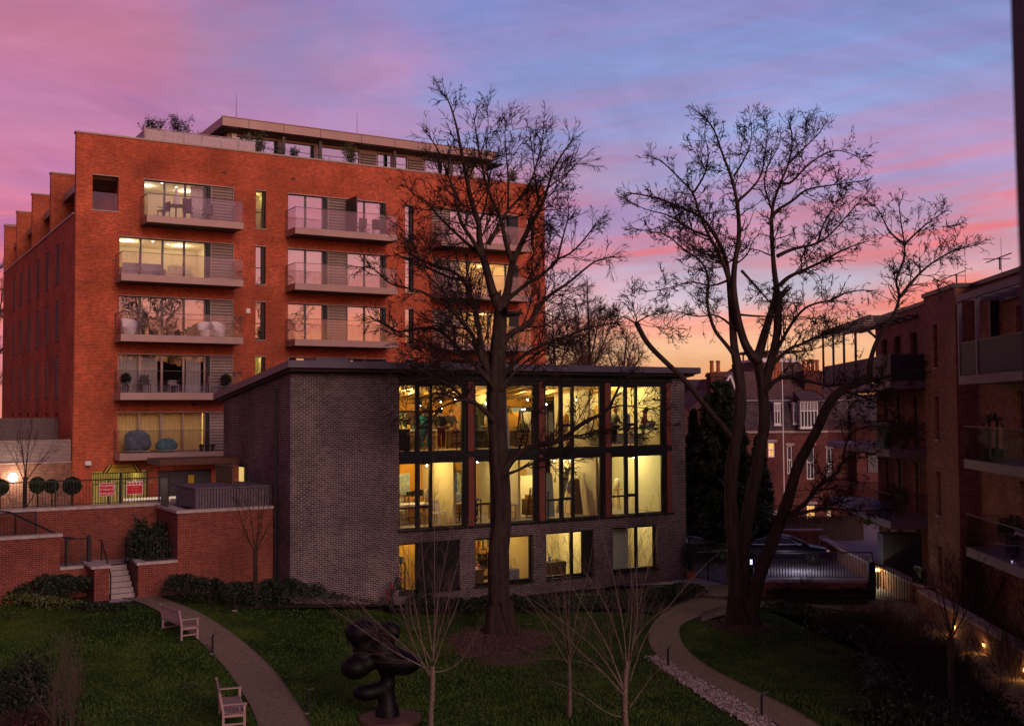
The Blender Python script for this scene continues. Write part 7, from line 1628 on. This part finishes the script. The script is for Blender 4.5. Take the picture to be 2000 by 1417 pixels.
def hedge(name,lab,pts,w,h,dens,size,mt,seed):
    """hedge along px ground polyline"""
    rng=np.random.default_rng(seed); G=[gnd(*p) for p in pts]; c=G[len(G)//2]; t=thing(name,lab,'hedge',(c.x,c.y,gz(c.x,c.y))); Ps=[]; br=[]
    for i in range(len(G)-1):
        a,b=G[i],G[i+1]; L=(b-a).length; n=int(L*dens*h*w)
        u=rng.uniform(0,1,n); x=a.x+(b.x-a.x)*u; y=a.y+(b.y-a.y)*u; s=rng.uniform(-1,1,n); nx,ny=-(b.y-a.y)/L,(b.x-a.x)/L
        hh=h*(1+.07*np.sin(x*2.1+seed)+.06*np.sin(x*5.3+y*3)+.06*np.sin(x*11)); z=hh*np.sqrt(np.clip(1-np.abs(s)**3,0,1))*rng.uniform(.25,1.04,n)**.45; ww=w/2*(1+.07*np.sin(x*3.1)+.06*np.sin(x*7+z*3))
        P=np.stack([x+nx*s*ww,y+ny*s*ww,z+np.array([gz(q,r_) for q,r_ in zip(x,y)])],1)-np.array((c.x,c.y,gz(c.x,c.y))); Ps.append(P)
        for k in range(int(L*2.2)):
            q=rng.uniform(); bx=np.array((a.x+(b.x-a.x)*q-c.x,a.y+(b.y-a.y)*q-c.y,gz(a.x+(b.x-a.x)*q,a.y+(b.y-a.y)*q)-gz(c.x,c.y))); br.append((np.array([bx,bx+np.array((rng.normal()*.1,rng.normal()*.1,h*.5)),bx+np.array((rng.normal()*.2,rng.normal()*.2,h*.95))]),np.array((.02,.014,.006))))
    V,Q=leaves(np.concatenate(Ps),size,rng,.5,.35); npmesh('foliage',V,Q,mt,t,smooth=False); V,Q=sweep(br,4); npmesh('stems',V,Q,BARK,t); return t
hedge('hedge','dark low hedge along the foot of the brick block and the studio side, left part',[(330,1170),(420,1180),(520,1182),(620,1178)],1.3,.85,2200,.042,LEAFD,51)
hedge('hedge','dark low hedge in front of the blank studio brick wall up to the first window',[(630,1180),(700,1182),(790,1182)],1.1,.7,2200,.042,LEAFD,52)
hedge('hedge','ground-hugging dark hedge under the studio ground-floor windows behind the big trunk',[(800,1190),(900,1195),(1000,1192),(1080,1188)],1.3,.55,1600,.05,LEAFD,53)
hedge('hedge','low dark ground cover hedge beside the right path, before the studio corner',[(1100,1185),(1200,1180),(1290,1172),(1350,1156)],1.9,.42,1500,.045,LEAFM,54)
hedge('hedge','thick dark shrub hedge at the left edge below the lower garden wall',[(-60,1150),(20,1168),(100,1172),(170,1176)],2.0,.85,1300,.055,LEAFD,55)
hedge('hedge','yellow-green variegated low hedge along the left lawn edge',[(-60,1160),(0,1172),(60,1184),(130,1190),(150,1192)],.9,.38,1300,.05,LEAFY,56)
hedge('hedge','low dark clump of shrubs at the foot of the garden steps',[(150,1192),(200,1194),(255,1190)],.8,.26,1600,.05,LEAFD,57)
hedge('hedge','curved low hedge on the far side of the right lawn, starting behind the forked tree',[(1500,1190),(1570,1202),(1640,1226),(1690,1252)],.9,.45,1200,.06,LEAFM,58)
hedge('hedge','low dark hedge along the foot of the driveway wall',[(1500,1168),(1600,1168),(1700,1168)],.7,.4,1000,.06,LEAFD,59)
hedge('hedge','short clipped hedge block on the right edge of the right lawn',[(1712,1318),(1722,1345),(1716,1366)],1.0,.55,1800,.05,mat('silver_leaf',(.02,.028,.02),.6,col2=(.06,.075,.055),nscale=3),60)
bush('shrub','dark bush filling the raised planter beside the steps',"shrub",(*BB.w(-4.45,3.3,0)[:2],2.3),.75,1.1,1.35,5200,.07,LEAFD,61)
bush('shrub','white-flowering dark shrub at the left edge near the bottom','shrub',gnd(22,1382)[:2],1.15,1.1,1.2,6500,.06,LEAFD,62)
fl_=bush('shrub','pale blossom sprays on the dark shrub at the left edge','shrub',gnd(20,1376)[:2],1.1,1.1,1.3,260,.035,mat('pale_blossom',(.6,.55,.55),.7),63) if False else None
ROS=[((1640,1240),.9,.8,'russet bare shrub left of the others beyond the right lawn'),((1700,1235),1.1,1.1,'russet bare shrub before the garden gate'),((1760,1260),1.2,1.3,'russet bare shrub beside the right-hand path, upper one'),((1730,1300),1.1,1.0,'dark bare shrub at the right lawn edge, middle'),((1800,1310),1.2,1.3,'russet bare shrub beside the slim young tree, left of its trunk'),((1850,1330),1.0,1.2,'dark bare shrub right of the slim young tree'),((1790,1375),1.2,1.1,'dark bare shrub low in the right bed'),((1900,1395),1.2,1.1,'dark bare shrub at the bottom right corner'),((1745,1408),.9,.7,'leafy low dark shrub at the bottom of the right bed'),((1835,1420),.9,.7,'leafy low dark shrub under the slim young tree')]
STR=[dict(n=4,wig=.14,up=.06,kids=5,ref=.6,ang=(14,40),len=.55,rmin=.004),dict(n=3,wig=.16,up=.04,kids=2,ref=.4,ang=(14,40),len=.5,rmin=.0035),dict(n=2,wig=.2,up=.05,kids=0,ref=0,ang=(20,40),len=.5)]
def twigbush(lab,c,w,h,seed,n=70,mt=LEAFR,leaf=0,lm=LEAFD,grp=None,nm='bare_shrub'):
    rng=np.random.default_rng(seed); t=thing(nm,lab,'shrub',(c[0],c[1],gz(c[0],c[1])),0,grp); out=[[],[],[]]
    for i in range(n):
        a=rng.uniform(0,2*PI); r=w*.35*rng.uniform()**.5; s=np.array((r*math.cos(a),r*math.sin(a),0)); d=np.array((math.cos(a)*rng.uniform(.1,.8),math.sin(a)*rng.uniform(.1,.8),1)); grow(s,d,h*rng.uniform(.6,1.1),.009,0,STR,rng,out)
    V,Q=sweep([x for o in out for x in o],3); npmesh('twigs',V,Q,mt,t)
    if leaf: P=rng.normal(size=(leaf,3))*np.array((w*.4,w*.4,h*.25)); P[:,2]=np.abs(P[:,2])+.03; V,Q=leaves(P,.055,rng,.5,.3); npmesh('foliage',V,Q,lm,t,smooth=False)
    return t
for k,(p,w,h,l) in enumerate(ROS): twigbush(l,gnd(*p)[:2],w*1.2,h,70+k,80 if k<8 else 30,LEAFR if k in(0,1,2,4) else TWIG,(1500 if k<8 else 3500),grp='bare shrubs in the right-hand bed')
twigbush('tall thin bare shrub at the lower left in front of the lawn',gnd(128,1440)[:2],1.0,2.1,90,11,PTWIG)
twigbush('bare straggly shrub at the bottom right corner beyond the path',gnd(1985,1330)[:2],1.6,2.2,91,40,TWIG)
twigbush('thin bare climber shrub against the short brick wall left of the pier',gnd(140,1150)[:2],1.6,1.4,92,50,TWIG)
twigbush('reddish low shrub at the bottom left corner',gnd(40,1425)[:2],1.6,.6,93,60,LEAFR,900,LEAFR)
twigbush('thin bare shrub in front of the driveway railing right of the forked tree',gnd(1560,1180)[:2],1.5,1.3,94,26,TWIG)
twigbush('thin bare shrub rising beside the brown building near the path wall',(16.9,40.5),1.6,3.6,95,30,TWIG); twigbush('thin bare shrub near the brown building, closer to the right edge',(16.5,35.5),1.6,3.2,96,28,TWIG)
# roof garden plants
def rplant(px,py0,lab,h,r,n,mt=LEAFM,v=.9,pt=True):
    u,z=RB.at(px,py0,v); p=RB.w(u,v,21.75); t=thing('roof_plant',lab,'plant',p,0,'plants on the roof terrace'); rng=np.random.default_rng(int(px)); 
    MB().lathe([(.16,0),(.2,.45),(.18,.45)],(0,0,0),10).build('pot',BRZD,t); zz=z-21.75; out=[[],[],[]]
    for i in range(9): grow(np.array((0,0,.4)),np.array((rng.normal()*.09,rng.normal()*.09,1.)),zz+h*.6-.4+rng.uniform(-.3,.3)*h,.012,2,[0,0,dict(n=5,wig=.1,up=0)],rng,out)
    V,Q=sweep(out[2],4); npmesh('stems',V,Q,BARK,t)
    P=np.concatenate([o[0][2:] for o in out[2]]); n=n*2; P=P[P[:,2]>(zz-h*.25)]; P=np.repeat(P,n//len(P)+1,0)+rng.normal(size=((n//len(P)+1)*len(P),3))*np.array((r*.45,r*.45,h*.16)); V,Q=leaves(P,.055,rng,.45,.5); npmesh('foliage',V,Q,mt,t,smooth=False)
rplant(290,252,'dark broad-leaved roof plant at the left end of the white balustrade',.5,.25,160,LEAFD); rplant(303,250,'second dark roof plant just right of the first at the white balustrade end',.6,.3,200,LEAFD); rplant(349,252,'tallest feathery roof plant behind the white balustrade',.75,.35,420); rplant(376,266,'small spiky roof plant behind the balustrade, left of the penthouse corner',.4,.12,40,LEAFD)
rplant(487,290,'leafy roof shrub at the right end of the white balustrade',.8,.3,420,LEAFY); rplant(503,288,'leafy roof shrub under the second penthouse post',.9,.3,420,LEAFY); rplant(545,300,'thin roof shrub before the third penthouse window',.6,.3,110,LEAFD); rplant(572,302,'small round roof shrub below the second penthouse post pair',.45,.25,170,LEAFD); rplant(686,308,'round leafy roof shrub before the wide penthouse window',.9,.3,560,LEAFY); rplant(1003,348,'small round shrub on the right end of the red parapet',.6,.3,320,LEAFY)
# plants on right balconies
def palm(u,v,z,lab,seed):
    p=RR.w(u,v,z); t=thing('palm_plant',lab,'plant',p); rng=np.random.default_rng(seed); MB().lathe([(.18,0),(.24,.4),(.22,.4)],(0,0,0),12).build('pot',BRZD,t); MB().tube([(0,0,.4),(.03,0,1.3)],[.04,.03],6).build('stem',BARK,t); m=MB()
    for i in range(26):
        a=rng.uniform(0,2*PI); e=rng.uniform(-.3,1.1); L=rng.uniform(.35,.6); d=Vector((math.cos(a)*math.cos(e),math.sin(a)*math.cos(e),math.sin(e))); s=Vector((-math.sin(a),math.cos(a),0))*.03; o=Vector((.03,0,1.3)); k=o+d*L*.6; f=o+d*L+Vector((0,0,-.12)); m.poly([o-s*.4,k-s,f,k+s,o+s*.4])
    m.build('fronds',LEAFM,t)
palm(-4.3,.3,6.2,'spiky palm in a pot on the lower right balcony, the left of the pair',1); palm(-5.0,.3,6.2,'spiky palm in a pot on the lower right balcony, the right of the pair',2)
pot(-6.0,.2,3.22,'leafy potted shrub on the bottom right balcony',.25,.4,BRZD,LEAFD,fr=RR,leafr=.5,n=900,hh=.9); pot(7,0.4,3.22,'dark potted shrub on the lower far balcony of the brown building',.25,.4,BRZD,LEAFD,fr=RR,leafr=.5,n=900,hh=.9); pot(6,.4,6.2,'dark potted shrub on the middle far balcony of the brown building',.25,.4,BRZD,LEAFD,fr=RR,leafr=.45,n=800,hh=.8); pot(9,.3,6.2,'broad dark potted shrub deeper along the middle far balcony',.25,.4,BRZD,LEAFD,fr=RR,leafr=.6,n=900,hh=.8)
c=BB.w(BB.at(1350,1105,-.5)[0],-.5,0); pot(BB.at(1350,1105,-.5)[0],-.5,0.02,'tall potted shrub at the studio corner by the left barred gate',.25,.4,POT,LEAFD,fr=BB,leafr=.45,n=1200,hh=1.4)
# fallen leaves and litter on the lawns
def litter():
    rng=np.random.default_rng(99); P=[]
    for _ in range(420):
        px=rng.uniform(0,1700); py=rng.uniform(1185,1417); g_=gnd(px,py); P.append((g_.x,g_.y,g_.z+.02))
    V,Q=leaves(np.array(P),.03,rng,.6,0); tag(npmesh('fallen_leaves',V,Q,mat('dry_leaf',(.09,.05,.03),.8),smooth=False),kind='stuff')
litter()
